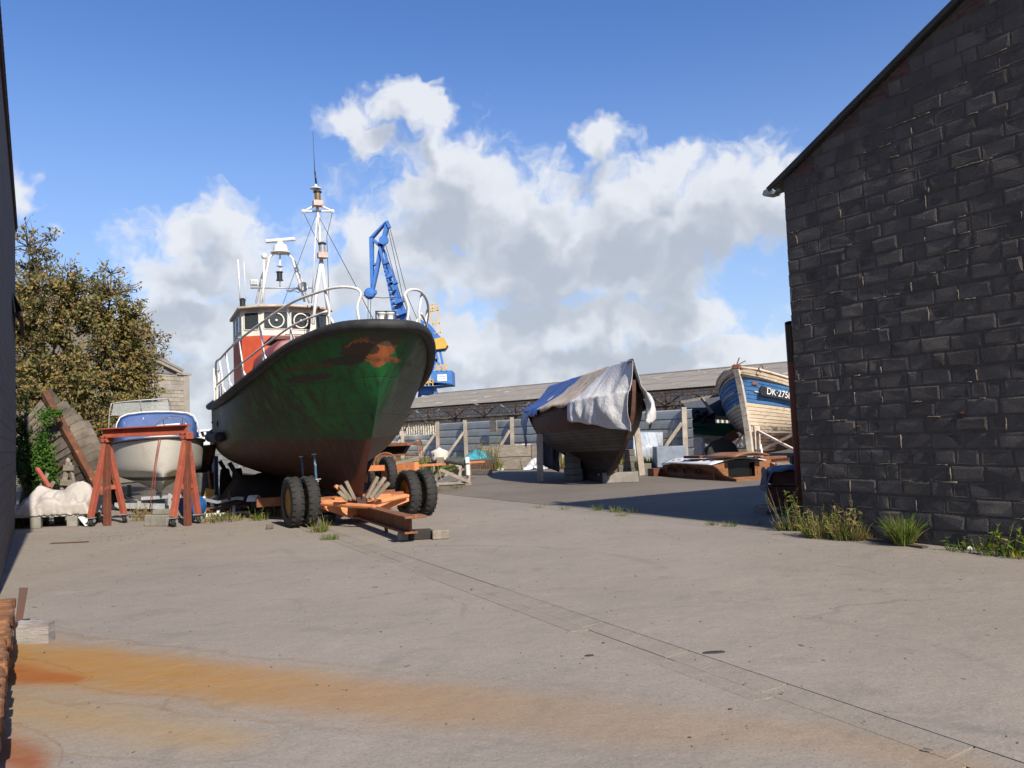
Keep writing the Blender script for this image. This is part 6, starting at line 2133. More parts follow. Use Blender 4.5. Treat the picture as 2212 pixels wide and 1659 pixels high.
NR, rh = 6, (fz + .05) / 6
for l0, l1, ztop_, m_, nrow in ((-9.0, -5.0, fz - .35, M_fence, 6), (-5.0, 0.0, fz - .55, M_fenceW, 6), (0.0, 7.6, fz, M_fence, 6), (7.6, FLEN + .3, fz + .02, M_fence, 6)):
    hrow = ztop_ / nrow
    for k in range(nrow):
        z0 = k * hrow
        prof = [(0, .0), (.05, .012), (.11, .05), (.46, .055), (.50, .048), (.54, .055), (.90, .05), (.96, .012), (1, 0)]
        b = MB()
        dent = .12 if m_ is M_fenceW and k > 3 else .012
        nl = 14
        b.grid(lambda i, j: FP(lerp(l0, l1, i), z0 + hrow * prof[round(j * 8)][0], prof[round(j * 8)][1] + dent * nz((lerp(l0, l1, i) * .9, z0 * 3, 1.0), 1.0)), nl, 8)
        b.build('ribbed_sheet', m_, fence)
post_px = [(868, .0), (945, .0), (1006, .0), (1105, .0), (1216, .0), (1375, 0), (1478, 0)]
for k, (u, _) in enumerate(post_px):
    d = ray(u, 940); n0 = V((fA.x, fA.y, 0)) + fn_ * .2 - EYEP
    q = EYEP + d * (n0.dot(fn_) / d.dot(fn_))
    l = (q - V((fA.x, fA.y, 0))).dot(fd_)
    ht = fz + (.10 if k not in (0, 4) else -.3)
    b = MB(); b.bar(FP(l, -.05, .2), FP(l - .05 * (k % 3), ht, .14), .19, .17); po = b.build('post', M_woodL, fence)
    b = MB(); b.bar(FP(l - (.95 if k != 3 else .62), .0, 1.25), FP(l - .02, ht * .74, .30), .17, .13); b.build('raking_prop', M_woodL, fence)
b = MB(); b.box(FP(5.0, fz - .28, .3), (.5, .06, .55), Matrix.Rotation(math.atan2(fd_.y, fd_.x), 3, 'Z')); b.build('sign_board', M_wood, fence)

# ------------------------------------------------------------------ long warehouse
wA, wB = at(905, 881, 78.0), at(1375, 847, 61.5)
zea = (wA.z + wB.z) / 2
rA, rB = at(905, 849.5, 92.0), at(1701, 786, 66.0)
wd_ = V((wB.x - wA.x, wB.y - wA.y, 0)).normalized()
wn_o = V((wd_.y, -wd_.x, 0))
if wn_o.y > 0:
    wn_o = -wn_o
w0 = V((wA.x, wA.y, 0)) - wd_ * 12
WLEN = 62.0
def _px(p):
    q = p - EYEP; z_ = q.dot(FWD)
    return 1106 + FPX * q.dot(RT) / z_, 829.5 - FPX * q.dot(UP) / z_


zr = zea + 3.6
for _ in range(30):                                   # ridge height that puts the ridge on its sight line
    q = w0 - wn_o * 13.0 + wd_ * 32; q.z = zr
    u_, v_ = _px(q)
    zr += (v_ - (849 - .0796 * (u_ - 910))) * .02
ware = thing('warehouse', 'long low warehouse with lichen-spotted grey corrugated roof behind the fence', 'warehouse', tuple(w0), math.atan2(wd_.y, wd_.x))
# local: x along the eave, y away from the camera (sign sy), z up
sy = 1.0 if V((-wd_.y, wd_.x, 0)).dot(wn_o) < 0 else -1.0
DEP = 13.0
M_asb = mat('lichen_corrugated_roof', (.27, .242, .204), (.215, .193, .165), .8, .9, .3, 8, layers=[((.58, .55, .49), .55, .63, .66, (1, 1, 3.5)), ((.22, .195, .165), .35, .56, .7)])
nsh = 31
for r_ in range(3):
    y0, y1 = -.5 + (DEP + .5) * r_ / 3, -.5 + (DEP + .5) * (r_ + 1) / 3 + .25
    for k in range(nsh):
        x0, x1 = WLEN * k / nsh, WLEN * (k + 1) / nsh - .015
        if r_ == 0:
            per, amp_ = .177, .028
        else:
            per, amp_ = .177, .028
        n_ = 22

        def f(i, j):
            x = lerp(x0, x1, i); y = lerp(y0, y1, j)
            z = zea + (zr - zea) * (y + .5) / (DEP + .5)
            return V((x, y * sy, z + amp_ * math.cos(i * 11 * 2 * math.pi) - .03 * j + .02))
        b = MB(); b.grid(f, n_, 1); b.build('roof_sheet', M_asb, ware, smooth='all')
b = MB(); b.box((WLEN / 2, (DEP + .25) * sy, zr + .05), (WLEN, .5, .16)); b.build('ridge_cap', M_asb, ware)
b = MB()                                               # far slope, so that the roof is whole from elsewhere
b.add([V((0, DEP * sy, zr)), V((WLEN, DEP * sy, zr)), V((WLEN, 2 * DEP * sy, zea)), V((0, 2 * DEP * sy, zea))], [(0, 1, 2, 3)]); b.build('rear_roof', M_asb, ware, solid=.05)
for x in (0, WLEN):
    b = MB()
    b.prism([V((x, 0, 0)), V((x, 0, zea - .1)), V((x, DEP * sy, zr - .15)), V((x, 2 * DEP * sy, zea - .1)), V((x, 2 * DEP * sy, 0))], (.2 if x == 0 else -.2, 0, 0))
    b.build('gable_wall', mat('warehouse_gable', (.25, .23, .2), None, 2, .9), ware)
# wall: corrugated vertical ribs, dark band in between
M_ribw = mat('weathered_ribbed_wall', (.60, .55, .45), (.48, .44, .36), 1.2, .8, layers=[((.22, .15, .10), 1.4, .62, .72)])
M_ribd = mat('shadow_grey_wall', (.16, .155, .145), (.11, .105, .10), 1.5, .85)


def ribs(x0, x1, z0, z1, per, y, m, name):
    n_ = int((x1 - x0) / per)
    b = MB()
    vs_, fs_ = [], []
    for i in range(n_ * 2 + 1):
        x = x0 + i * per / 2
        for (yy) in ((0.0,) if False else (0,)):
            pass
        d0 = .06 if i % 2 else -.06
        vs_ += [V((x, (y + d0) * sy, z0)), V((x, (y + d0) * sy, z1))]
        if i:
            fs_.append((2 * i - 2, 2 * i, 2 * i + 1, 2 * i - 1))
    b.add(vs_, fs_)
    return b.build(name, m, ware)


ribs(0, WLEN, 0, zea - 1.25, .34, .25, M_ribw, 'lower_wall')
ribs(0, WLEN, zea - 1.22, zea - .08, .34, .06, M_ribw, 'upper_wall')
# steel lattice along the front under the eave, with diagonals to the ground
M_lat = mat('rusty_lattice', (.10, .05, .032), (.065, .036, .026), 2, .85)
lat = thing('steel_lattice', 'rusty steel lattice walkway running along the warehouse front', 'lattice', tuple(w0), math.atan2(wd_.y, wd_.x))
for (z_, y_, h_) in ((zea - .30, -1.0, .07), (zea - .55, -1.2, .06), (zea - .95, -1.2, .07), (zea - 1.25, -.9, .14)):
    b = MB(); b.bar((0, y_ * sy, z_), (WLEN, y_ * sy, z_), .1, h_); b.build('chord', M_lat, lat)
k = 0
x = 2.0
while x < WLEN - 4:
    b = MB(); b.bar((x, -1.1 * sy, zea - .3), (x + 1.6, -1.1 * sy, zea - 1.2), .08).bar((x + 3.2, -1.1 * sy, zea - .3), (x + 1.6, -1.1 * sy, zea - 1.2), .08); b.build('diagonal', M_lat if k % 3 else M_galv, lat)
    b = MB(); b.bar((x + 1.6, -1.0 * sy, zea - .2), (x + 1.6, -1.0 * sy, zea - 1.3), .12); b.build('strut', M_lat, lat)
    if k % 2 == 0:
        b = MB(); b.bar((x + 1.6, -1.0 * sy, zea - 1.3), (x - .6, -1.0 * sy, 0), .12).bar((x + 2.4, -1.0 * sy, zea - 1.3), (x + .2, -1.0 * sy, 0), .1); b.build('leg', M_lat, lat)
    x += 3.6
    k += 1

# ------------------------------------------------------------------ the blue harbour crane
CY = 135.0
crane = thing('harbour_crane', 'blue level-luffing harbour crane with yellow ladders beyond the warehouse', 'crane', (0, 0, 0))
M_cblue = mat('crane_blue', (.045, .16, .47), (.035, .125, .38), .8, .5)
M_cblued = mat('crane_blue_weathered', (.05, .18, .46), (.04, .13, .36), 1.0, .55, layers=[((.33, .42, .52), .8, .62, .72)])
M_cyel = mat('crane_yellow', (.62, .38, .06), (.52, .30, .05), 1.0, .5)


def cbar(pts, w_, m, name, d_=None, dy=0.0, parent=crane):
    b = MB()
    P_ = [at(u, v, CY + dy) for u, v in pts]
    for p, q in zip(P_[:-1], P_[1:]):
        b.bar(p, q, d_ or w_, w_, up=(1, 0, .01) if abs((q - p).normalized().z) > .7 else (0, 0, 1))
    return b.build(name, m, parent)


def cplate(pts, m, name, t=.6, dy=0.0, parent=crane):
    b = MB(); b.prism([at(u, v, CY + dy) for u, v in pts], (0, t, 0)); return b.build(name, m, parent)


# fly jib: a flattened diamond
for pts in ([(797, 513), (806, 511), (836, 476), (830, 479)], [(797, 513), (805, 513), (806, 600), (800, 625)], [(832, 480), (840, 484), (824, 545), (806, 628), (801, 628), (816, 545)], [(808, 515), (826, 530), (824, 538), (806, 521)]):
    cplate(pts, M_cblue, 'fly_jib', 1.4)
cbar([(836, 478), (842, 492)], .5, M_cblue, 'jib_tip')
cplate([(805, 566), (813, 569), (812, 573), (806, 572)], M_cblue, 'jib_gusset', 1.2)
p = at(829, 519, CY - .6); b = MB(); b.lathe([(.15, -.2), (.75, -.2), (.8, -.1), (.8, .1), (.75, .2), (.15, .2)], p, 18, (0, 1, 0)); b.build('sheave', M_cblue, crane, smooth=True)
# hook block
p = at(799, 634, CY - .3); b = MB(); b.lathe([(.0, -.6), (.7, -.5), (1.0, 0), (.7, .55), (0, .6)], p, 12, (0, 1, 0)); b.box(p + V((.3, 0, .2)), (1.6, .8, .6)); b.build('hook_block', M_cblue, crane)
# main jib: two tapered chords with cross ties, ladder between
cplate([(817, 535), (822, 531), (841, 608), (879, 800), (868, 800), (836, 612)], M_cblue, 'jib_chord', .7, -.4)
cplate([(826, 530), (834, 545), (848, 612), (900, 800), (889, 800), (841, 615)], M_cblue, 'jib_chord', .7, 1.2)
cplate([(838, 561), (848, 585), (872, 660), (915, 790), (906, 790), (858, 640)], M_cblue, 'jib_chord', .6, 1.8)
for (u0, v0, u1, v1) in ((828, 570, 838, 565), (834, 600, 846, 594), (842, 615, 858, 608), (845, 612, 853, 628), (858, 680, 880, 672), (866, 708, 888, 700), (872, 735, 895, 726), (853, 655, 872, 648)):
    cbar([(u0, v0), (u1, v1)], .55, M_cblue, 'jib_tie', 1.2)
for k in range(22):
    t = k / 21
    cbar([(lerp(826, 878, t), lerp(560, 770, t)), (lerp(830, 884, t), lerp(560, 770, t))], .10, M_wire if t < .3 else M_cyel, 'ladder_rung', .2, -.9)
for pts in ([(842, 492), (880, 640), (925, 745)], [(838, 492), (870, 640), (905, 745)], [(832, 525), (862, 630), (888, 745)], [(795, 640), (795, 700), (790, 760)], [(801, 640), (800, 700), (796, 760)]):
    b = MB(); b.tube([at(u, v, CY) for u, v in pts], .05, 4); b.build('wire', M_wire, crane)
cplate([(843, 632), (862, 628), (905, 765), (878, 775)], M_cblue, 'jib_web', .3, .5)
# machinery tower, counterweight, ladders
cplate([(908, 690), (928, 700), (958, 735), (955, 745), (938, 742), (915, 720)], M_cblue, 'rocker_arm', 1.6)
cplate([(926, 735), (957, 728), (966, 745), (962, 752), (938, 755), (926, 748)], M_cyel, 'counterweight', 3.0, -.8)
cplate([(937, 753), (962, 750), (960, 756), (940, 758)], M_cblue, 'counterweight_foot', 2.4)
for pts in ([(923, 668), (946, 664)], [(924, 674), (947, 670)], [(930, 668), (935, 705)], [(944, 666), (952, 720)], [(934, 700), (950, 698)], [(938, 720), (952, 718)], [(923, 660), (945, 656)], [(923, 660), (924, 675)], [(945, 656), (947, 671)], [(934, 658), (935, 673)]):
    cbar(pts, .15, M_cyel, 'ladder_cage', .15)
for pts in ([(940, 755), (945, 775), (930, 800)], [(950, 757), (956, 785), (953, 800)], [(928, 790), (905, 822)], [(938, 792), (918, 822)], [(930, 790), (940, 775), (950, 790)], [(905, 810), (930, 775)]):
    cbar(pts, .34, M_cblue, 'tower_leg', .34)
for pts in ([(945, 790), (966, 788)], [(945, 797), (966, 795)], [(945, 788), (945, 800)], [(955, 787), (955, 800)], [(966, 786), (966, 799)], [(918, 828), (935, 826)], [(918, 822), (935, 820)], [(918, 820), (918, 834)], [(926, 820), (926, 834)], [(935, 818), (935, 834)], [(900, 822), (918, 820)], [(900, 828), (918, 827)]):
    cbar(pts, .14, M_cyel, 'hand_rail', .14, -3.2)
# machine house on its ring
cplate([(932, 801), (976, 800), (977, 830), (930, 833)], M_cblued, 'machine_house', 7.0, -3.0)
cplate([(878, 828), (932, 826), (976, 829), (940, 834), (880, 836)], M_cblue, 'turntable_deck', 7.0, -3.0)
cplate([(905, 835), (938, 834), (936, 842), (930, 852), (908, 852)], M_cblue, 'slew_ring', 4.0, -1.5)
cplate([(892, 838), (899, 838), (893, 870), (884, 872)], M_cblue, 'portal_leg', 1.2, -2)
cplate([(935, 838), (941, 837), (952, 868), (944, 868)], M_cblue, 'portal_leg', 1.2, -2)
cplate([(905, 838), (911, 838), (908, 872), (900, 872)], M_cblue, 'portal_leg', 1.2, 4)
cplate([(924, 838), (930, 838), (940, 872), (932, 872)], M_cblue, 'portal_leg', 1.2, 4)
for pts in ([(880, 872), (878, 905)], [(948, 868), (950, 905)], [(904, 872), (904, 905)], [(936, 872), (936, 905)]):
    cbar(pts, 1.2, M_cblue, 'portal_leg', 1.2)
p = at(955, 816, CY - 3.06); b = MB(); b.box(p, (1.5, .04, 1.1)); sg = b.build('sign', mat('sign_white', (.75, .76, .78), None, 9), crane)
for z_ in (.22, -.15):
    b = MB()
    for x_ in (-.45, -.15, .15, .4):
        b.box(p + V((x_, -.03, z_)), (.2, .02, .16))
    b.build('sign_lettering', mat('sign_grey', (.35, .38, .42), None, 9), sg)

# ------------------------------------------------------------------ concrete-block building behind the white boat
BY = 41.0
bld = thing('block_building', 'pale block building with concrete frame and gable roof behind the tree', 'building', (0, 0, 0))
pL, pR_ = at(250, 940, BY - 3.0), at(411, 940, BY + 1.0)
bz = at(411, 812, BY + 1.0).z
bx = V((pR_.x - pL.x, pR_.y - pL.y, 0)); BLX = bx.length; bx.normalize()
bn = V((bx.y, -bx.x, 0))
if bn.y > 0:
    bn = -bn
bo_ = V((pR_.x, pR_.y, 0))
bld.location = tuple(bo_)


def BP(l, z, o=0.0):
    """l metres left of the right corner"""
    p = -bx * l + bn * o
    return V((p.x, p.y, z))


M_bblk = mat('warm_block', (.34, .30, .235), (.27, .24, .19), 2, .92, .4, 30, vary=.14)
M_bcon = mat('warm_concrete', (.33, .30, .25), (.26, .235, .195), 2, .92, .3, 20)
rr = random.Random(6)
b = MB(); b.prism([BP(.0, 0, -.1), BP(9, 0, -.1), BP(9, bz + 3.2, -.1), BP(5.2, bz + 3.1, -.1), BP(.0, bz - .05, -.1)], -bn * .2); b.build('wall', mat('warm_mortar', (.20, .18, .145), None, 3), bld)
for (z0, z1, l0, l1) in ((0, bz - .75, .36, 4.4), (bz - .48, bz + .02, .36, 4.4)):
    z = z0; r2 = 0
    while z < z1 - .05:
        l = l0 - (.2 if r2 % 2 else 0)
        while l < l1:
            a, c = max(l, l0), min(l + .4, l1)
            if c - a > .06 and z > .9:
                bb = MB(); bb.prism([BP(a + .008, z + .008, -.08), BP(c - .008, z + .008, -.08), BP(c - .008, min(z + .2, z1) - .008, -.08), BP(a + .008, min(z + .2, z1) - .008, -.08)], bn * rr.uniform(.05, .065)); bb.build('block', M_bblk, bld)
            l += .4
        z += .2; r2 += 1
b = MB(); b.prism([BP(0, 0, 0), BP(.36, 0, 0), BP(.36, bz - .02, 0), BP(0, bz - .02, 0)], -bn * .4); b.build('corner_pillar', M_bcon, bld)
b = MB(); b.prism([BP(.36, bz - .75, .0), BP(9, bz - .75, .0), BP(9, bz - .48, .0), BP(.36, bz - .48, .0)], -bn * .15); b.build('tie_beam', M_bcon, bld)
b = MB(); b.prism([BP(-.1, bz + .02, .05), BP(.8, bz + .02, .05), BP(.8, bz + .14, .05), BP(-.1, bz + .14, .05)], -bn * .6); b.build('corbel', M_bcon, bld)
gx = 4.6; gh = at(330, 755, BY + 1).z - bz
b = MB(); b.prism([BP(.5, bz + .05, .08), BP(.5, bz + .22, .08), BP(gx, bz + gh + .17, .08), BP(gx, bz + gh, .08)], -bn * .3); b.build('gable_coping', M_bcon, bld)
b = MB(); b.prism([BP(.5, bz + .2, .12), BP(.45, bz + .3, .12), BP(gx, bz + gh + .3, .12), BP(gx, bz + gh + .17, .12)], -bn * 1.6); b.build('roof', M_asb, bld)
b = MB(); b.prism([BP(1.0, bz + .05, -.02), BP(gx, bz + .05, -.02), BP(gx, bz + gh - .05, -.02)], -bn * .1); b.build('gable_infill', mat('grey_gable_sheet', (.22, .22, .21), None, 2), bld)
b = MB(); b.prism([BP(0, 0, -.4), BP(0, bz, -.4), BP(0, bz, -1.6), BP(0, 0, -1.6)], bx * -.3); b.build('side_wall', M_bblk, bld)

# ------------------------------------------------------------------ things seen between white boat and lifeboat
YB = 34.0
wallb = thing('block_wall', 'whitewashed low block wall behind the lifeboat stern', 'wall', (0, 0, 0))
a0, a1 = at(405, 962, YB), at(520, 956, YB - 3)
M_wwash = mat('whitewashed_block', (.42, .43, .42), (.33, .34, .33), 2, .9, .3, 25, vary=.12)
wv = V((a1.x - a0.x, a1.y - a0.y, 0)); WVL = wv.length; wv.normalize()
b = MB(); b.box(V((a0.x, a0.y, a0.z / 2)) + wv * WVL / 2, (WVL, .12, a0.z), Matrix.Rotation(math.atan2(wv.y, wv.x), 3, 'Z')); b.build('wall_core', mat('wall_core_grey', (.2, .2, .2), None, 3), wallb)
z = 0.0; r2 = 0
nmr = V((wv.y, -wv.x, 0)); nmr = nmr if nmr.y < 0 else -nmr
while z < a0.z - .05:
    l = -.2 if r2 % 2 else 0
    while l < WVL:
        c0, c1 = max(l, 0), min(l + .4, WVL)
        if c1 - c0 > .1:
            bb = MB(); q = V((a0.x, a0.y, 0)) + nmr * .05
            bb.prism([q + wv * (c0 + .008) + V((0, 0, z + .008)), q + wv * (c1 - .008) + V((0, 0, z + .008)), q + wv * (c1 - .008) + V((0, 0, z + .192)), q + wv * (c0 + .008) + V((0, 0, z + .192))], nmr * .04); bb.build('block', M_wwash, wallb)
        l += .4
    z += .2; r2 += 1
# far launch with a row of raked windows
lz = 52.0
lau = thing('far_launch', 'white launch with a row of raked blue windows beyond the low wall', 'boat', (0, 0, 0))
b = MB(); b.prism([at(395, 946, lz), at(520, 940, lz), at(520, 958, lz), at(395, 964, lz)], (0, 3, 0)); b.build('hull', M_white, lau)
b = MB(); b.prism([at(400, 931, lz), at(478, 924, lz), at(484, 928, lz), at(402, 935, lz)], (0, 2.6, 0)); b.build('roof', mat('launch_roof', (.62, .68, .76), (.55, .6, .68), 2), lau)
b = MB(); b.prism([at(402, 935, lz + .3), at(482, 928, lz + .3), at(482, 941, lz + .3), at(402, 947, lz + .3)], (0, 1.5, 0)); b.build('cabin', mat('launch_glass', (.03, .06, .13), (.05, .09, .18), 2, .2), lau)
for k in range(7):
    u = 406 + 12 * k
    b = MB(); b.bar(at(u, 935 - .7 * k, lz), at(u + 5, 947 - .7 * k, lz), .09, .12); b.build('window_post', M_white, lau)
# brown clinker dinghy bow, grey oil drum, outboard, posts
dn_ = thing('brown_dinghy', 'varnished brown dinghy bow between white boat and lifeboat', 'dinghy', tuple(V((at(455, 1000, 23.0).x, 23.0, 0))), R(66))
DDH = Hull(stem=[(0, 0), (.4, -.12), (1, -.2)], stern=[(0, 2.4), (1, 2.6)], sheer=[(-.3, 1.62), (.8, 1.5), (2.6, 1.5)], keel=[(-.3, 1.05), (2.6, 1.0)], sec=[(0, .05), (.3, .6), (.6, .9), (1, 1)], B=.62, p=[(0, 1), (1, .7)], um=[(0, .6), (1, .55)], st=[(0, .6), (1, .8)])
strakes(DDH, dn_, 5, .02, 1.0, lambda t, sd: mat('honey_varnish', (.24, .11, .045), (.17, .08, .035), 3, .5, vary=.2), nu=12, lap=.012, thick=.012, rr=rr)
b = MB(); b.bar(DDH.pt(0, 0, 1), DDH.pt(0, 1, 1) + V((0, 0, .06)), .05, .07, up=(0, 1, 0)); b.build('stem_post', M_dark, dn_)
b = MB(); b.bar(V((0, .4, 0)), V((0, .4, 1.05)), .4, .5); b.build('stand', mat('grey_felt_box', (.09, .095, .10), None, 4), dn_)
for k, (u, v0, v1, y, r_, m_, lab) in enumerate(((459, 955, 1065, 27.0, .12, M_woodL, 'pale square post standing before the low block wall'), (467, 985, 1060, 25.5, .09, mat('slate_post', (.05, .065, .08), None, 5), 'dark slate coloured post beside the pale post'))):
    p = at(u, v0, y); b = MB(); b.bar(V((p.x, p.y, 0)), p, r_, r_); tag(b.build('post', m_), lab, 'post')
# anchor stock leaning on the post: white-footed tool
st_ = thing('stand_tool', 'pole with yellow box and white foot standing by the gantry', 'tool', (0, 0, 0))
b = MB(); b.bar(at(450, 1018, 20.0), at(456, 1065, 20.0), .05); b.build('shaft', M_rustbeam, st_)
b = MB(); b.bar(at(444, 1064, 19.98), at(464, 1068, 19.98), .1, .22); b.build('box', mat('ochre_box', (.45, .28, .06), None, 5), st_)
b = MB(); b.bar(at(440, 1074, 19.9), at(455, 1078, 19.9), .12, .05).bar(at(455, 1078, 19.9), at(467, 1071, 19.9), .12, .05).bar(at(457, 1078, 19.9), at(460, 1102, 19.9), .07); q = at(460, 1102, 19.9); b.bar(q, V((q.x, q.y, 0)), .06); b.build('foot', M_white, st_)
p = at(420, 1118, 17.9); b = MB(); b.lathe([(.24, 0), (.25, .05), (.25, .25), (.24, .3), (.0, .3)], (p.x + .02, p.y + .1, .29), 20, (-.3, -1, 0)); tag(b.build('blue_drum', mat('drum_blue', (.02, .11, .33), None, 5, .4), None, smooth=True), 'blue drum lid on edge behind the right gantry leg', 'drum')
p = at(437, 1045, 21.0); b = MB(); b.lathe([(.28, 0), (.29, .02), (.28, .05), (.28, .42), (.29, .44), (.28, .47), (.28, .85), (.27, .9), (0, .89)], (p.x, p.y, 0), 22); tag(b.build('oil_drum', mat('drum_grey', (.06, .062, .064), (.04, .042, .044), 5, .6), None, smooth=True), 'dark grey oil drum right of the white motor boat', 'drum')
p = at(409, 1060, 20.6); b = MB(); b.lathe([(.14, -.03), (.15, 0), (.14, .03)], (p.x, p.y, .55), 18, (0, 1, 0)); tag(b.build('yellow_disc', mat('disc_yellow', (.55, .38, .03), None, 6), None), 'round yellow disc seen between the right gantry legs', 'disc')
# small white launching trolley in the weeds
tro = thing('launching_trolley', 'small white rusty dinghy trolley in the weeds beside the lifeboat', 'trolley', (0, 0, 0))
ty = 18.6
for (a, c, y0, y1, w_, m_) in (((444, 1113), (540, 1108), ty, ty - .1, .07, M_white), ((447, 1100), (535, 1094), ty + .5, ty + .4, .06, M_rustbeam), ((470, 1112), (475, 1095), ty, ty + .5, .06, M_white), ((505, 1112), (505, 1093), ty - .1, ty + .4, .06, M_white), ((436, 1078), (470, 1085), ty, ty, .06, M_galv), ((470, 1085), (510, 1076), ty, ty, .06, M_galv), ((510, 1076), (527, 1077), ty, ty, .07, M_galv), ((495, 1062), (497, 1080), ty, ty, .06, MK_bare), ((443, 1080), (440, 1110), ty, ty, .06, M_white), ((453, 1102), (520, 1086), ty + .2, ty + .3, .05, MK_bare)):
    b = MB(); b.bar(at(*a, y0), at(*c, y1), w_); b.build('frame_bar', m_, tro)
p = at(549, 1100, ty - .2); wheel(tro, V((p.x, p.y, .20)), (1, .35, 0), .20, .12, M_galv, tread=0)
b = MB(); b.grid(lambda i, j: V((p.x, p.y, .2)) + V((.10 * (2 * j - 1), .26 * math.cos(lerp(.3, 2.6, i)) , .25 * math.sin(lerp(.3, 2.6, i)))), 8, 1); b.build('mudguard', M_white, tro, solid=.01)

# ------------------------------------------------------------------ wooden stand with a white tub and pipe
sY = 26.6
stn = thing('wooden_stand', 'weathered timber stand carrying a white tub and a grey pipe', 'stand', (0, 0, 0))
def sp_(X, Y_, dy=0.0):
    """points read in the close-up of the stand"""
    return at((1320 + X / 5.027) / 1.6492, (1480 + Y_ / 5.027) / 1.6492, sY + dy)


for (a, c, w_, dy) in (((1165, 870), (1165, 1300), .13, 0), ((1758, 840), (1758, 1265), .11, .0), ((1040, 850), (1035, 1100), .14, .9), ((1610, 900), (1600, 1130), .1, .9), ((1160, 1225), (1760, 1200), .09, 0), ((1230, 960), (1770, 1190), .11, -.06), ((1180, 1150), (1560, 960), .09, .8), ((1020, 860), (1660, 850), .11, .5), ((1330, 960), (1600, 890), .08, .3), ((1000, 640), (1180, 330), .0, 0), ((1160, 890), (1010, 870), .09, .4), ((1165, 1150), (1040, 1020), .08, .4), ((1690, 850), (1640, 990), .09, .1)):
    if not w_:
        continue
    b = MB(); b.bar(sp_(*a, dy), sp_(*c, dy), w_, w_ * .8); b.build('timber', M_woodL if c[1] < 1290 else M_wood, stn)
for (x, dy) in ((1165, 0), (1758, 0), (1035, .9), (1600, .9)):
    p = sp_(x, 1240, dy); b = MB(); b.box((p.x, p.y, .03), (.22, .2, .06)); b.build('foot', M_wood, stn)
    b = MB(); b.bar((p.x, p.y, .05), (p.x, p.y, max(.1, p.z)), .1); b.build('timber', M_woodL, stn)
p = sp_(1235, 715, .15); rtb = (sp_(1395, 700) - sp_(1080, 700)).length / 2
b = MB(); b.lathe([(rtb * .97, -.04), (rtb, 0), (rtb * 1.03, .20), (rtb * 1.0, .225), (rtb * .5, .29), (.06, .32), (.04, .35), (0, .35)], p + V((0, 0, -.10)), 26); tub = b.build('tub', mat('cream_tub', (.66, .61, .52), (.56, .5, .42), 3, .45), stn, smooth=True)
text_obj('tub_lettering', 'VA', .16, mat('tub_blue_letter', (.08, .09, .22), None, 9), tub, p + V((-rtb * .72, -rtb * .76, .03)), frame3(V((.74, -.67, 0)), V((-.67, -.74, 0))))
b = MB(); b.tube([sp_(1100, 760, .2), sp_(1680, 850, -.1)], .10, 12); b.build('pipe', mat('grey_pipe', (.07, .072, .075), (.05, .05, .052), 4, .6), stn, smooth=True)
b = MB(); b.tube([sp_(1100, 790, .0), sp_(1250, 850, -.1)], .06, 8); b.build('pipe', MATS['grey_pipe'], stn, smooth=True)
b = MB(); b.box(sp_(1735, 800, -.1), (.13, .1, .2)).lathe([(.07, -.2), (.07, .12), (.03, .14)], sp_(1740, 960, -.15), 10); b.build('white_fitting', M_white, stn, bevel=.01)
b = MB(); b.tube(smooth_path([sp_(1200, 840), sp_(1240, 940, -.1), sp_(1250, 1060, -.1), sp_(1270, 1170, -.1)], 4), .012, 5); b.build('rope', MATS['old_rope'], stn)
b = MB(); b.box(sp_(1250, 830, -.1), (.24, .16, .3)); b.build('wood_block', M_wood, stn, bevel=.01)

# ------------------------------------------------------------------ flat wagon with orange bars beyond the lifeboat's bow
wag = thing('flat_wagon', 'rusty flat wagon with big twin tyres and orange bars behind the lifeboat bow', 'wagon', (0, 0, 0))
for (u, v) in ((797, 1060), (838, 1063)):
    p = gr(u, v); wheel(wag, V((p.x, p.y, .52)), N, .52, .27, M_orange)
yy = 24.6
b = MB(); b.bar(at(780, 1012, yy), at(905, 1008, yy - .2), .12, .16); b.build('orange_bar', M_orange, wag)
b = MB(); b.bar(at(855, 1011, yy - .1), at(900, 1007, yy - .5), .2, .24); b.build('orange_bar', M_orange, wag)
b = MB(); b.bar(at(902, 1006, yy + .1), at(1046, 997, yy + 5.5), .06, .07); b.build('tow_bar', M_orange, wag)
b = MB(); b.bar(at(810, 962, yy + 1.5), at(902, 958, yy + 1.2), .9, .09); b.build('bed', M_rustbeam, wag)
b = MB(); b.prism([at(805, 965, yy + 1.3), at(880, 962, yy + 1.2), at(868, 982, yy + 1.2), at(806, 985, yy + 1.3)], (0, .9, 0)); b.build('underframe', mat('sooty_steel', (.016, .014, .013), None, 4), wag)
b = MB(); b.bar(at(805, 986, yy + 1.2), at(900, 980, yy + 1.0), .05, .05); b.build('brake_rod', M_rustbeam, wag)
p = at(908, 972, yy + 1.0); b = MB(); b.tube([p + V((.12 * math.cos(t) * .5, .12 * math.cos(t), .30 * math.sin(t))) for t in (2 * math.pi * k / 20 for k in range(20))], .018, 6, closed=True).bar(p - V((0, 0, .3)), p + V((0, 0, .3)), .02).bar(p - V((.06, .12, 0)), p + V((.06, .12, 0)), .02); b.build('hand_wheel', M_rustbeam, wag)
p = at(833, 1003, yy + .6); b = MB(); b.tube([p + V((.34 * math.cos(t), .05 * math.cos(t), .34 * math.sin(t))) for t in (2 * math.pi * k / 22 for k in range(22))], .035, 6, closed=True); [b.bar(p, p + V((.33 * math.cos(t), 0, .33 * math.sin(t))), .04) for t in (.5, 1.57, 2.6, 3.7, 4.7, 5.8)]; b.build('spoked_wheel', M_rustbeam, wag)
for q0, q1 in (((895, 1010), (893, 1040)), ((884, 1015), (884, 1045))):
    p = at(*q0, yy + .2); b = MB(); b.bar(p, V((p.x, p.y, 0)), .3, .25); b.build('support_leg', mat('wagon_grey_support', (.14, .125, .105), None, 4), wag)
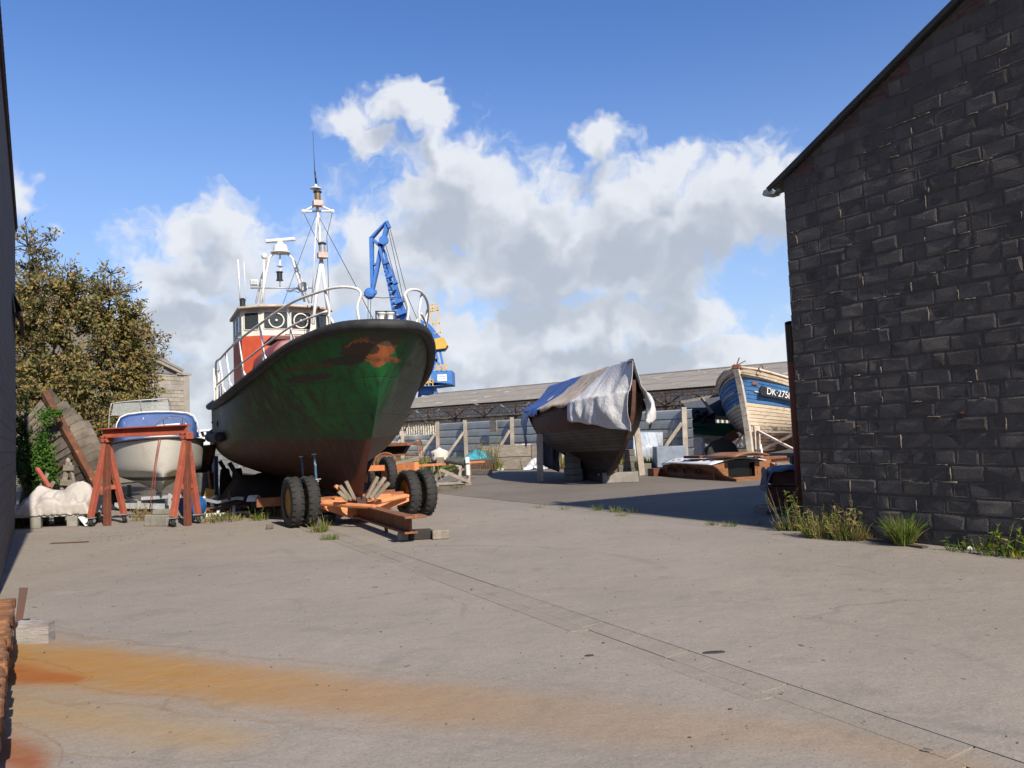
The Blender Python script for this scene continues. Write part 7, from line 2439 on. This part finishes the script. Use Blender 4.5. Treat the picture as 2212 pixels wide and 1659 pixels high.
b = MB(); b.bar(at(855, 1000, yy + .4), at(915, 985, yy + .6), .12, .05).bar(at(850, 1004, yy + .2), at(905, 992, yy + .4), .14, .05); b.build('loose_planks', M_wood, wag)
# crate with litter and a few lengths of timber before the fence
cr = gr(1112, 1014)
crt = thing('wooden_crate', 'long grey wooden crate full of litter before the fence', 'crate', (cr.x, cr.y, 0), -.12)
for (z_, h_) in ((.28, .52), (.82, .50)):
    b = MB(); b.box((0, 0, z_), (3.4, .06, h_)); b.build('side_board', M_wood, crt)
    b = MB(); b.box((0, 1.1, z_), (3.4, .06, h_)); b.build('side_board', M_wood, crt)
for x in (-1.7, 1.7):
    b = MB(); b.box((x, .55, .55), (.06, 1.16, 1.08)); b.build('end_board', M_wood, crt)
for x in (-1.55, .9, 1.6):
    b = MB(); b.box((x, -.05, .55), (.22, .05, 1.1)); b.build('batten', M_wood, crt)
b = MB(); b.grid(lambda i, j: V((lerp(-1.65, 1.65, i), lerp(.04, 1.06, j), 1.0 + .16 * nz((i * 9, j * 4, 0), 1))), 26, 8); b.build('litter', mat('litter_white', (.6, .6, .57), (.35, .3, .22), 4, .8, layers=[((.2, .45, .08), 2.5, .62, .66), ((.5, .2, .08), 3.3, .64, .68)]), crt, kind='stuff')
for k, (u, v, s_, m_, lab) in enumerate(((1062, 1006, .5, MATS['litter_white'], 'white plastic bag lying left of the long crate'), (1066, 1013, .45, mat('lime_bag', (.28, .55, .07), (.5, .55, .4), 4), 'lime green and white bag lying left of the long crate'), (1170, 1012, .8, mat('white_net', (.62, .63, .62), (.5, .5, .5), 9), 'heap of white netting right of the long crate'), (1030, 985, .8, mat('teal_net', (.05, .30, .36), (.03, .2, .25), 7), 'tangle of teal netting on the rubbish before the fence'))):
    p = at(u, v, 36.5); b = MB()
    b.grid(lambda i, j: V((s_ * lerp(-1, 1, i), s_ * .8 * lerp(-1, 1, j), max(0, .34 * s_ * 2 * math.sin(math.pi * i) * math.sin(math.pi * j) + .22 * s_ * nz((i * 5 + k, j * 5, k), 1)))), 14, 12)
    o = b.build('bag' if k < 2 else 'net_heap', m_, None, smooth='all'); o.location = (p.x, p.y, max(0, p.z - .3) if k == 3 else 0); tag(o, lab, 'bag' if k < 2 else 'net')
p = at(1040, 1005, 36.0); b = MB(); b.box((0, 0, .26), (1.0, .6, .52)); o = b.build('rubbish_box', mat('dark_rust_box', (.09, .045, .028), None, 4), None, bevel=.03); o.location = (p.x, p.y, 0); tag(o, 'rusty steel box under the teal netting before the fence', 'box')
for k, (a, c, lab) in enumerate((((990, 1002), (1060, 1010), 'longest grey timber lying before the fence behind the stand'), ((985, 990), (1012, 996), 'short grey timber lying before the fence behind the stand'))):
    b = MB(); q0, q1 = at(*a, 33.5), at(*c, 32.5); q0.z = q1.z = .12; b.bar(q0, q1, .2, .2); tag(b.build('timber', M_wood), lab, 'timber')

# black pile added under the lifeboat's after body to keep the space dark
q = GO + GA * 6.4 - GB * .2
cov = thing('shade_filler', 'black pile added to darken the space under the lifeboat', 'pile', (q.x, q.y, 0), -PHI)
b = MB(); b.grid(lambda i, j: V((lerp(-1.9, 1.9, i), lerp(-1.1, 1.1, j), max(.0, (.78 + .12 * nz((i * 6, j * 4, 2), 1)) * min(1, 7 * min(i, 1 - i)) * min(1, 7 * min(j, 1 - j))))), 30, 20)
b.build('cover', mat('filler_black', (.016, .014, .013), (.026, .02, .017), 3, .8, .4, 8), cov, smooth='all')
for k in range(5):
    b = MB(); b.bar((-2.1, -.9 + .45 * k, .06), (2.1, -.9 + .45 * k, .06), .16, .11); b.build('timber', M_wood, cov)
# ------------------------------------------------------------------ trees and weeds
def leaf_mat(name, c, c2, trans=.35):
    m = bpy.data.materials.new(name); m.use_nodes = True
    t = NT(m.node_tree); m.node_tree.nodes.clear()
    co = t.n('ShaderNodeTexCoord').outputs['Object']
    col = t.mix(t.ss(t.noise(co, 2.5, 3, .6), .35, .65), c + (1,), c2 + (1,))
    d = t.n('ShaderNodeBsdfDiffuse'); t.lk(col, d.inputs[0])
    tr = t.n('ShaderNodeBsdfTranslucent'); t.lk(col, tr.inputs[0])
    mx = t.n('ShaderNodeMixShader'); mx.inputs[0].default_value = trans
    t.lk(d.outputs[0], mx.inputs[1]); t.lk(tr.outputs[0], mx.inputs[2])
    o = t.n('ShaderNodeOutputMaterial'); t.lk(mx.outputs[0], o.inputs[0])
    return m


LEAF = [leaf_mat('leaf_olive', (.235, .215, .085), (.185, .175, .065)), leaf_mat('leaf_brown', (.31, .225, .115), (.26, .18, .085)), leaf_mat('leaf_gold', (.37, .26, .06), (.30, .195, .05)), leaf_mat('leaf_dark', (.075, .09, .028), (.06, .075, .024))]
LEAF2 = [leaf_mat('ivy_green', (.055, .13, .022), (.04, .10, .018)), leaf_mat('ivy_light', (.10, .18, .03), (.08, .15, .03)), leaf_mat('ivy_dark', (.025, .05, .012), (.02, .04, .01))]
GRASS = [leaf_mat('grass_green', (.12, .20, .03), (.09, .15, .025)), leaf_mat('grass_dry', (.32, .25, .11), (.26, .19, .08)), leaf_mat('grass_dark', (.05, .075, .018), (.04, .06, .015)), leaf_mat('flower_yellow', (.55, .42, .03), (.5, .35, .02))]


def leaf_object(name, items, mats, parent=None, kind=None):
    """items: (centre, axis, normal, length, width, material index) -> folded leaf quads"""
    vs_, fs_, mi = [], [], []
    for (c, a, n, L, w_, k) in items:
        x = a * L / 2
        y = a.cross(n).normalized() * w_ / 2
        o = len(vs_)
        vs_ += [c - x, c + y + n * w_ * .12, c + x, c - y + n * w_ * .12]
        fs_.append((o, o + 1, o + 2, o + 3)); mi.append(k)
    me = bpy.data.meshes.new(name)
    me.from_pydata([tuple(v) for v in vs_], [], fs_)
    for m in mats:
        me.materials.append(m)
    me.polygons.foreach_set('material_index', mi)
    o = bpy.data.objects.new(name, me); COL.objects.link(o)
    if parent:
        o.parent = parent
    if kind:
        o['kind'] = kind
    return o


def rvec(r):
    while True:
        v = V((r.uniform(-1, 1), r.uniform(-1, 1), r.uniform(-1, 1)))
        if .05 < v.length < 1:
            return v.normalized()


M_bark = mat('grey_brown_bark', (.10, .08, .06), (.065, .052, .04), 5, .95, .6, 20)


def tree(label, base, blobs, n_twig, leaves, seed, mats=LEAF, wts=(5, 5, 2, 4), size=.12, group='trees at the left'):
    """stems from the base; twigs to points in the crown; leaves along the outer part of every twig"""
    r = random.Random(seed)
    t = thing('tree', label, 'tree', tuple(base), group=group)
    br = MB()
    nodes = []
    zt = max(b_[0].z + b_[1].z for b_ in blobs) - base.z
    for k in range(6):
        bl = blobs[k % len(blobs)]
        tgt = bl[0] - V(base) + V((r.uniform(-.4, .4) * bl[1].x, r.uniform(-.4, .4) * bl[1].y, r.uniform(.1, .6) * bl[1].z))
        p0 = V((r.uniform(-.2, .2), r.uniform(-.2, .2), 0))
        mid_ = p0.lerp(tgt, .45) + V((r.uniform(-.2, .2), r.uniform(-.2, .2), .25))
        path = smooth_path([p0 - V((0, 0, .1)), p0.lerp(mid_, .5) + V((0, 0, .15)), mid_, tgt], 4)
        br.tube(path, [lerp(.11, .022, i / (len(path) - 1)) for i in range(len(path))], 7)
        nodes += path[4:]
    br.build('trunk', M_bark, t, smooth='all')
    tw = MB()
    items = []
    tot = sum(b_[2] for b_ in blobs)
    for k in range(n_twig):
        x = r.uniform(0, tot)
        for bl in blobs:
            x -= bl[2]
            if x <= 0:
                break
        d = rvec(r)
        rad = r.random() ** .42
        tgt = bl[0] - V(base) + V((d.x * bl[1].x, d.y * bl[1].y, d.z * bl[1].z)) * rad
        if tgt.z < .15:
            continue
        near = min(nodes, key=lambda q: (q - tgt).length + .9 * max(0, q.z - tgt.z))
        mid_ = near.lerp(tgt, .55) + V((0, 0, .10 * (tgt - near).length)) + rvec(r) * .12
        path = [near, mid_, tgt, tgt + (tgt - mid_).normalized() * r.uniform(.1, .35) + V((0, 0, r.uniform(.0, .22)))]
        tw.tube(path, [.022, .015, .008, .004], 4, cap=False)
        hi = max(0.0, min(1.0, (tgt.z / zt - .72) / .28))
        nl = int(leaves * (1 - .80 * hi) * r.choice((.15, .5, .9, 1.5)))
        clump = r.random()
        for j in range(nl):
            s_ = r.uniform(.2, 1.25)
            p = path[1].lerp(path[2], min(s_, 1)) if s_ < 1 else path[2].lerp(path[3], (s_ - 1) * 4)
            p = p + rvec(r) * r.random() ** .6 * .22
            w_ = list(wts)
            w_[int(clump * len(mats)) % len(mats)] *= 2.2
            items.append((p, (rvec(r) + V((0, 0, -.3))).normalized(), (rvec(r) + V((.3, -.5, .9))).normalized(), size * r.uniform(.5, 1.5), size * r.uniform(.35, .8), r.choices(range(len(mats)), w_)[0]))
    tw.build('twigs', M_bark, t, kind='stuff')
    leaf_object('crown', items, mats, t, kind='stuff')
    return t


def blob(u, v, y, ru, rv, rd, w_):
    k = y / FPX
    return (at(u, v, y), V((ru * k, rd, rv * k)), w_)


tree('taller autumn tree with thinning olive brown leaves against the left shed', V((at(75, 1000, 26.5).x, 26.5, 0)),
     [blob(70, 700, 26.5, 95, 130, 1.4, 3), blob(75, 560, 26.8, 62, 90, .9, .9), blob(140, 640, 26.8, 75, 70, 1.1, 1.6), blob(80, 850, 26.0, 110, 110, 1.3, 2.6)], 640, 42, 1)
tree('lower spreading autumn tree with golden leaves before the pale block building', V((at(235, 1000, 27.5).x, 27.5, 0)),
     [blob(225, 700, 27.5, 95, 95, 1.5, 2.2), blob(290, 740, 28.0, 62, 90, 1.1, 1.4), blob(215, 620, 27.6, 75, 58, 1.0, .8), blob(190, 830, 27.0, 110, 95, 1.5, 2.8), blob(295, 830, 28.0, 55, 70, 1.0, 1.5), blob(170, 930, 27.0, 100, 75, 1.2, 1.8), blob(265, 915, 26.5, 60, 60, 1.0, 1.5)], 980, 42, 2, wts=(6, 5, 3, 4))
# dark undergrowth between trunk and wreck
tree('dark green shrub in the shade between the wreck and the left shed', V((at(60, 1000, 22.6).x, 22.6, 0)),
     [blob(58, 950, 22.4, 32, 95, .5, 2), blob(70, 1010, 21.6, 30, 60, .5, 1.5)], 170, 30, 3, mats=LEAF2, wts=(3, 1, 6), size=.09, group='shrubs at the left')


def ivy(label, pts, n, seed, size=.07, dy=-.12):
    r = random.Random(seed); items = []
    for k in range(n):
        u, v, y, ru, rv = r.choice(pts)
        p = at(u + r.gauss(0, .5) * ru, v + r.gauss(0, .5) * rv, y + dy + r.uniform(-.12, .1))
        if p.z < .02:
            continue
        items.append((p, rvec(r), (rvec(r) * .8 + V((.4, -1, .5))).normalized(), size * r.uniform(.6, 1.3), size * r.uniform(.6, 1.0), r.choices((0, 1, 2), (4, 3, 1))[0]))
    return tag(leaf_object('ivy', items, LEAF2), label, 'ivy')


ivy('green ivy climbing the left edge of the wrecked hull', [(98, 905, 21.0, 24, 20), (114, 892, 21.1, 22, 8), (95, 950, 20.9, 20, 24), (104, 985, 20.8, 18, 22), (112, 1012, 20.8, 16, 20), (104, 1040, 20.7, 18, 20), (84, 1000, 20.9, 20, 40)], 1500, 4)
ivy('green creeper on the ground behind the tarpaulin platform', [(190, 1095, 19.6, 20, 20), (205, 1110, 19.3, 14, 14), (185, 1075, 20.0, 18, 14)], 700, 5, .06)


def tuft(name, label, cat, p, n, h, sp, seed, wts=(5, 2, 1, 0), lean=(0, 0), wd=.012, curl=.5, group=None, stalks=0, stalk_h=0.0, leaves=0, leafmats=None):
    """blades or stalks springing from one spot"""
    r = random.Random(seed)
    vs_, fs_, mi = [], [], []
    p = V(p)

    def blade(b0, L, d, w_, k, seg=3, cu=curl):
        q = V(b0); d = V(d).normalized()
        side = d.cross(V((r.uniform(-1, 1), r.uniform(-1, 1), .2))).normalized()
        o = len(vs_)
        for i in range(seg + 1):
            f = 1 - i / seg
            vs_.extend([q - side * w_ * (f * .9 + .1) / 2, q + side * w_ * (f * .9 + .1) / 2])
            q = q + d * (L / seg)
            d = (d + V((0, 0, -cu * .35)) * (i + 1) / seg + V((d.x, d.y, 0)) * .25 * cu).normalized()
        for i in range(seg):
            fs_.append((o + 2 * i, o + 2 * i + 1, o + 2 * i + 3, o + 2 * i + 2)); mi.append(k)
        return q
    for k in range(n):
        a = r.uniform(0, 2 * math.pi); rd = sp * r.random() ** .7
        b0 = p + V((math.cos(a) * rd, math.sin(a) * rd, 0))
        tilt = r.uniform(.05, .75)
        d = V((math.cos(a) * tilt + lean[0], math.sin(a) * tilt + lean[1], 1))
        blade(b0, h * r.uniform(.45, 1.1), d, wd * r.uniform(.7, 1.4), r.choices((0, 1, 2, 3), wts)[0])
    for k in range(stalks):
        a = r.uniform(0, 2 * math.pi); rd = sp * r.random() ** .5
        b0 = p + V((math.cos(a) * rd, math.sin(a) * rd, 0))
        L = stalk_h * r.uniform(.6, 1.1)
        d = V((r.uniform(-.35, .35) + lean[0], r.uniform(-.35, .35) + lean[1], 1)).normalized()
        blade(b0, L, d, wd * .7, 1, 4, .1)
        blade(b0 + V((.003, 0, 0)), L, d, wd * .7, 1, 4, .1)
        for j in range(leaves):
            t = r.uniform(.15, 1.0)
            c = b0 + d * L * t
            dd = (rvec(r) + V((0, 0, .3))).normalized()
            blade(c, r.uniform(.03, .09) * (1.3 - t * .6), dd, .022, 3 if wts[3] and t > .8 and r.random() < .5 else r.choices((0, 1, 2), wts[:3])[0], 2, .4)
    me = bpy.data.meshes.new(name); me.from_pydata([tuple(v) for v in vs_], [], fs_)
    for m in GRASS:
        me.materials.append(m)
    me.polygons.foreach_set('material_index', mi)
    o = bpy.data.objects.new(name, me); COL.objects.link(o)
    return tag(o, label, cat, group)


GW = 'weeds along the foot of the right-hand shed'


def foot(u, v, back=0.0):
    return gr(u, v) + W * 0 + N * back


tuft('weed', 'tall green weed in front of the red pipe at the shed corner', 'weed', foot(1722, 1146), 120, .26, .13, 1, (5, 3, 2, 0), stalks=16, stalk_h=.62, leaves=14, group=GW)
tuft('weed', 'dry stalks leaning left over the shadow at the shed corner', 'weed', foot(1690, 1146), 60, .22, .08, 2, (4, 3, 1, 0), lean=(-.25, 0), stalks=7, stalk_h=.68, leaves=1, group=GW)
tuft('weed', 'broad brown and green brush at the wall foot right of the pipe', 'weed', foot(1775, 1160), 320, .30, .24, 3, (4, 6, 4, 0), stalks=26, stalk_h=.42, leaves=14, group=GW)
tuft('weed', 'dry brown brush between the broad brush and the bright tuft', 'weed', foot(1835, 1166), 260, .28, .20, 4, (2, 7, 4, 0), stalks=22, stalk_h=.40, leaves=8, group=GW)
tuft('weed', 'tall dry stem standing against the dark block wall', 'weed', foot(1868, 1166), 40, .14, .1, 5, (1, 6, 1, 0), lean=(-.35, .1), stalks=4, stalk_h=.85, leaves=8, group=GW)
tuft('grass_tuft', 'bright green grass tuft at the foot of the dark block wall', 'grass tuft', foot(1952, 1178), 520, .40, .11, 6, (7, 2, 1, 0), wd=.013, curl=.8, group=GW)
tuft('weed', 'low green weed right of the bright grass tuft', 'weed', foot(2085, 1190), 60, .13, .2, 7, (7, 1, 2, 0), stalks=4, stalk_h=.2, leaves=12, group=GW)
tuft('weed', 'feathery green weed at the wall foot near the right margin', 'weed', foot(2150, 1198), 60, .13, .2, 8, (7, 1, 3, 0), stalks=7, stalk_h=.40, leaves=20, group=GW)
tuft('weed', 'yellow flowered weed at the wall foot at the right margin', 'weed', foot(2205, 1204), 70, .13, .2, 9, (6, 1, 3, 2), stalks=9, stalk_h=.40, leaves=20, group=GW)
b = MB(); b.bar(gr(1870, 1163) + N * -.1 + V((0, 0, .012)), gr(2010, 1183) + V((0, 0, .012)) - N * .1, .1, .03); tag(b.build('kerb_plate', mat('kerb_plate_rust', (.08, .06, .045), None, 8)), 'flat rusty plate lying along the foot of the block wall', 'plate')
b = MB(); b.tube([gr(2040, 1180) + V((0, 0, .02)), gr(2200, 1196) + V((0, 0, .02))], .014, 6); tag(b.build('iron_rod', MATS['kerb_plate_rust']), 'thin rusty rod lying along the wall foot at right', 'rod')
b = MB(); b.lathe([(0, 0), (.05, .0), (.055, .02), (.03, .035), (0, .04)], (0, 0, 0), 9); o = b.build('white_stone', mat('white_stone', (.6, .58, .54), None, 9)); o.location = gr(2097, 1187); o.scale = (1, .7, 1); tag(o, 'small white stone on the concrete near the right margin', 'stone')
GG = 'tufts in the gutter joint'
for k, (u, v, n, h) in enumerate(((1166, 1097, 26, .08), (1222, 1100, 30, .10), (1290, 1102, 50, .14), (1330, 1106, 60, .14), (1345, 1114, 40, .08), (1368, 1108, 50, .12), (1540, 1134, 40, .09), (1575, 1137, 46, .12), (1630, 1133, 30, .08))):
    tuft('grass_tuft', ('first', 'second', 'third', 'fourth', 'fifth', 'sixth', 'seventh', 'eighth', 'ninth')[k] + ' small tuft from the left along the gutter joint', 'grass tuft', gr(u, v), n, h, .12, 20 + k, (6, 3, 1, 0), group=GG, wd=.009)
tuft('weed', 'low yellow flowered weed before the tarpaulin platform at left', 'weed', gr(72, 1137), 420, .26, .30, 40, (6, 3, 4, 1), stalks=26, stalk_h=.26, leaves=10)
tuft('weed', 'dark weeds at the foot of the left shed', 'weed', gr(28, 1140), 200, .25, .3, 41, (4, 1, 6, 0))
tuft('weed', 'brown dead twigs under the white motor boat', 'weed', gr(305, 1125), 30, .25, .2, 42, (0, 6, 0, 0), stalks=34, stalk_h=.46, leaves=2)
tuft('grass_tuft', 'grass tuft in the joint right of the left trailer wheels', 'grass tuft', gr(690, 1148), 130, .2, .14, 43, (5, 4, 1, 0), stalks=8, stalk_h=.35, leaves=2)
tuft('grass_tuft', 'low green tuft in the channel below the trailer tongue', 'grass tuft', gr(712, 1165), 90, .10, .16, 44, (6, 2, 1, 0))
tuft('weed', 'weeds growing round the small white trolley', 'weed', gr(475, 1126), 260, .12, .5, 45, (2, 6, 6, 0), stalks=12, stalk_h=.25, leaves=5)
tuft('weed', 'small leafy weed in the shade left of the twin wheels', 'weed', gr(558, 1124), 60, .16, .2, 46, (6, 2, 1, 0), stalks=5, stalk_h=.28, leaves=10)
tuft('weed', 'tall bushy weed before the fence between stand and crate', 'weed', gr(1052, 1017), 420, .6, .6, 47, (5, 4, 3, 0), wd=.03, stalks=50, stalk_h=1.5, leaves=24)
tuft('weed', 'small tuft on the asphalt at the stand foot', 'weed', gr(935, 1062), 90, .16, .25, 48, (6, 3, 1, 0))
tuft('weed', 'tiny tuft on the asphalt right of the stand foot', 'weed', gr(985, 1055), 60, .14, .2, 49, (6, 3, 1, 0))
tuft('weed', 'reedy weeds before the fence right of the covered boat', 'weed', at(1440, 1000, 32.2) * 1.0 - V((0, 0, at(1440, 1000, 32.2).z)), 60, .6, .5, 50, (2, 3, 3, 0), wd=.02, stalks=22, stalk_h=2.2, leaves=10)


def meadow(name, label, pts, n, h, seed, wts, wd=.02):
    """ground cover over a patch: nobody could count it"""
    r = random.Random(seed); items = []
    for k in range(n):
        t = r.random(); a, c, w_ = pts
        p = V(a).lerp(V(c), t) + V((r.gauss(0, .5) * w_[0], r.gauss(0, .5) * w_[1], 0))
        L = h * r.uniform(.4, 1.2)
        d = (V((r.uniform(-.4, .4), r.uniform(-.4, .4), 1))).normalized()
        items.append((V((p.x, p.y, L * .45)), d, V((r.uniform(-1, 1), -1, .2)).normalized(), L, wd * r.uniform(.7, 1.6), r.choices((0, 1, 2, 3), wts)[0]))
    o = leaf_object(name, items, GRASS)
    return tag(o, label, 'grass', kind='stuff')


meadow('grass_strip', 'rough grass strip in front of the fence behind the wagon', (gr(880, 1022), gr(1010, 1018), (.8, 1.4)), 5200, .34, 1, (7, 2, 2, .4))
meadow('grass_strip', 'dry weeds along the foot of the fence', (FP(-8, 0, 1.5), FP(FLEN, 0, 1.0), (.8, .8)), 6000, .55, 2, (3, 6, 3, .1), .03)
meadow('grass_strip', 'weeds under the lifeboat beside the trolley', (gr(470, 1112), gr(600, 1110), (.9, .7)), 2400, .10, 3, (1, 6, 6, 0))
r = random.Random(12); items = []
for k in range(1300):                                     # creeper hanging on the warehouse lattice
    x = r.choice((r.gauss(16, 3.0), r.gauss(27, 3.2), r.gauss(9, 2.5), r.gauss(38, 2)))
    z_ = r.uniform(0.4, zea - .2) if r.random() < .5 else r.gauss(zea - 1.3, .35)
    c = V(w0) + wd_ * x + wn_o * r.uniform(.2, 1.3) + V((0, 0, z_))
    items.append((c, rvec(r), (rvec(r) + V((0, -1, .3))).normalized(), r.uniform(.1, .22), r.uniform(.07, .14), r.choices((0, 1, 2), (2, 5, 2))[0]))
tag(leaf_object('creeper', items, [LEAF[0], LEAF[1], LEAF[3]]), 'dry brown creeper over the warehouse wall and lattice', 'creeper', kind='stuff')
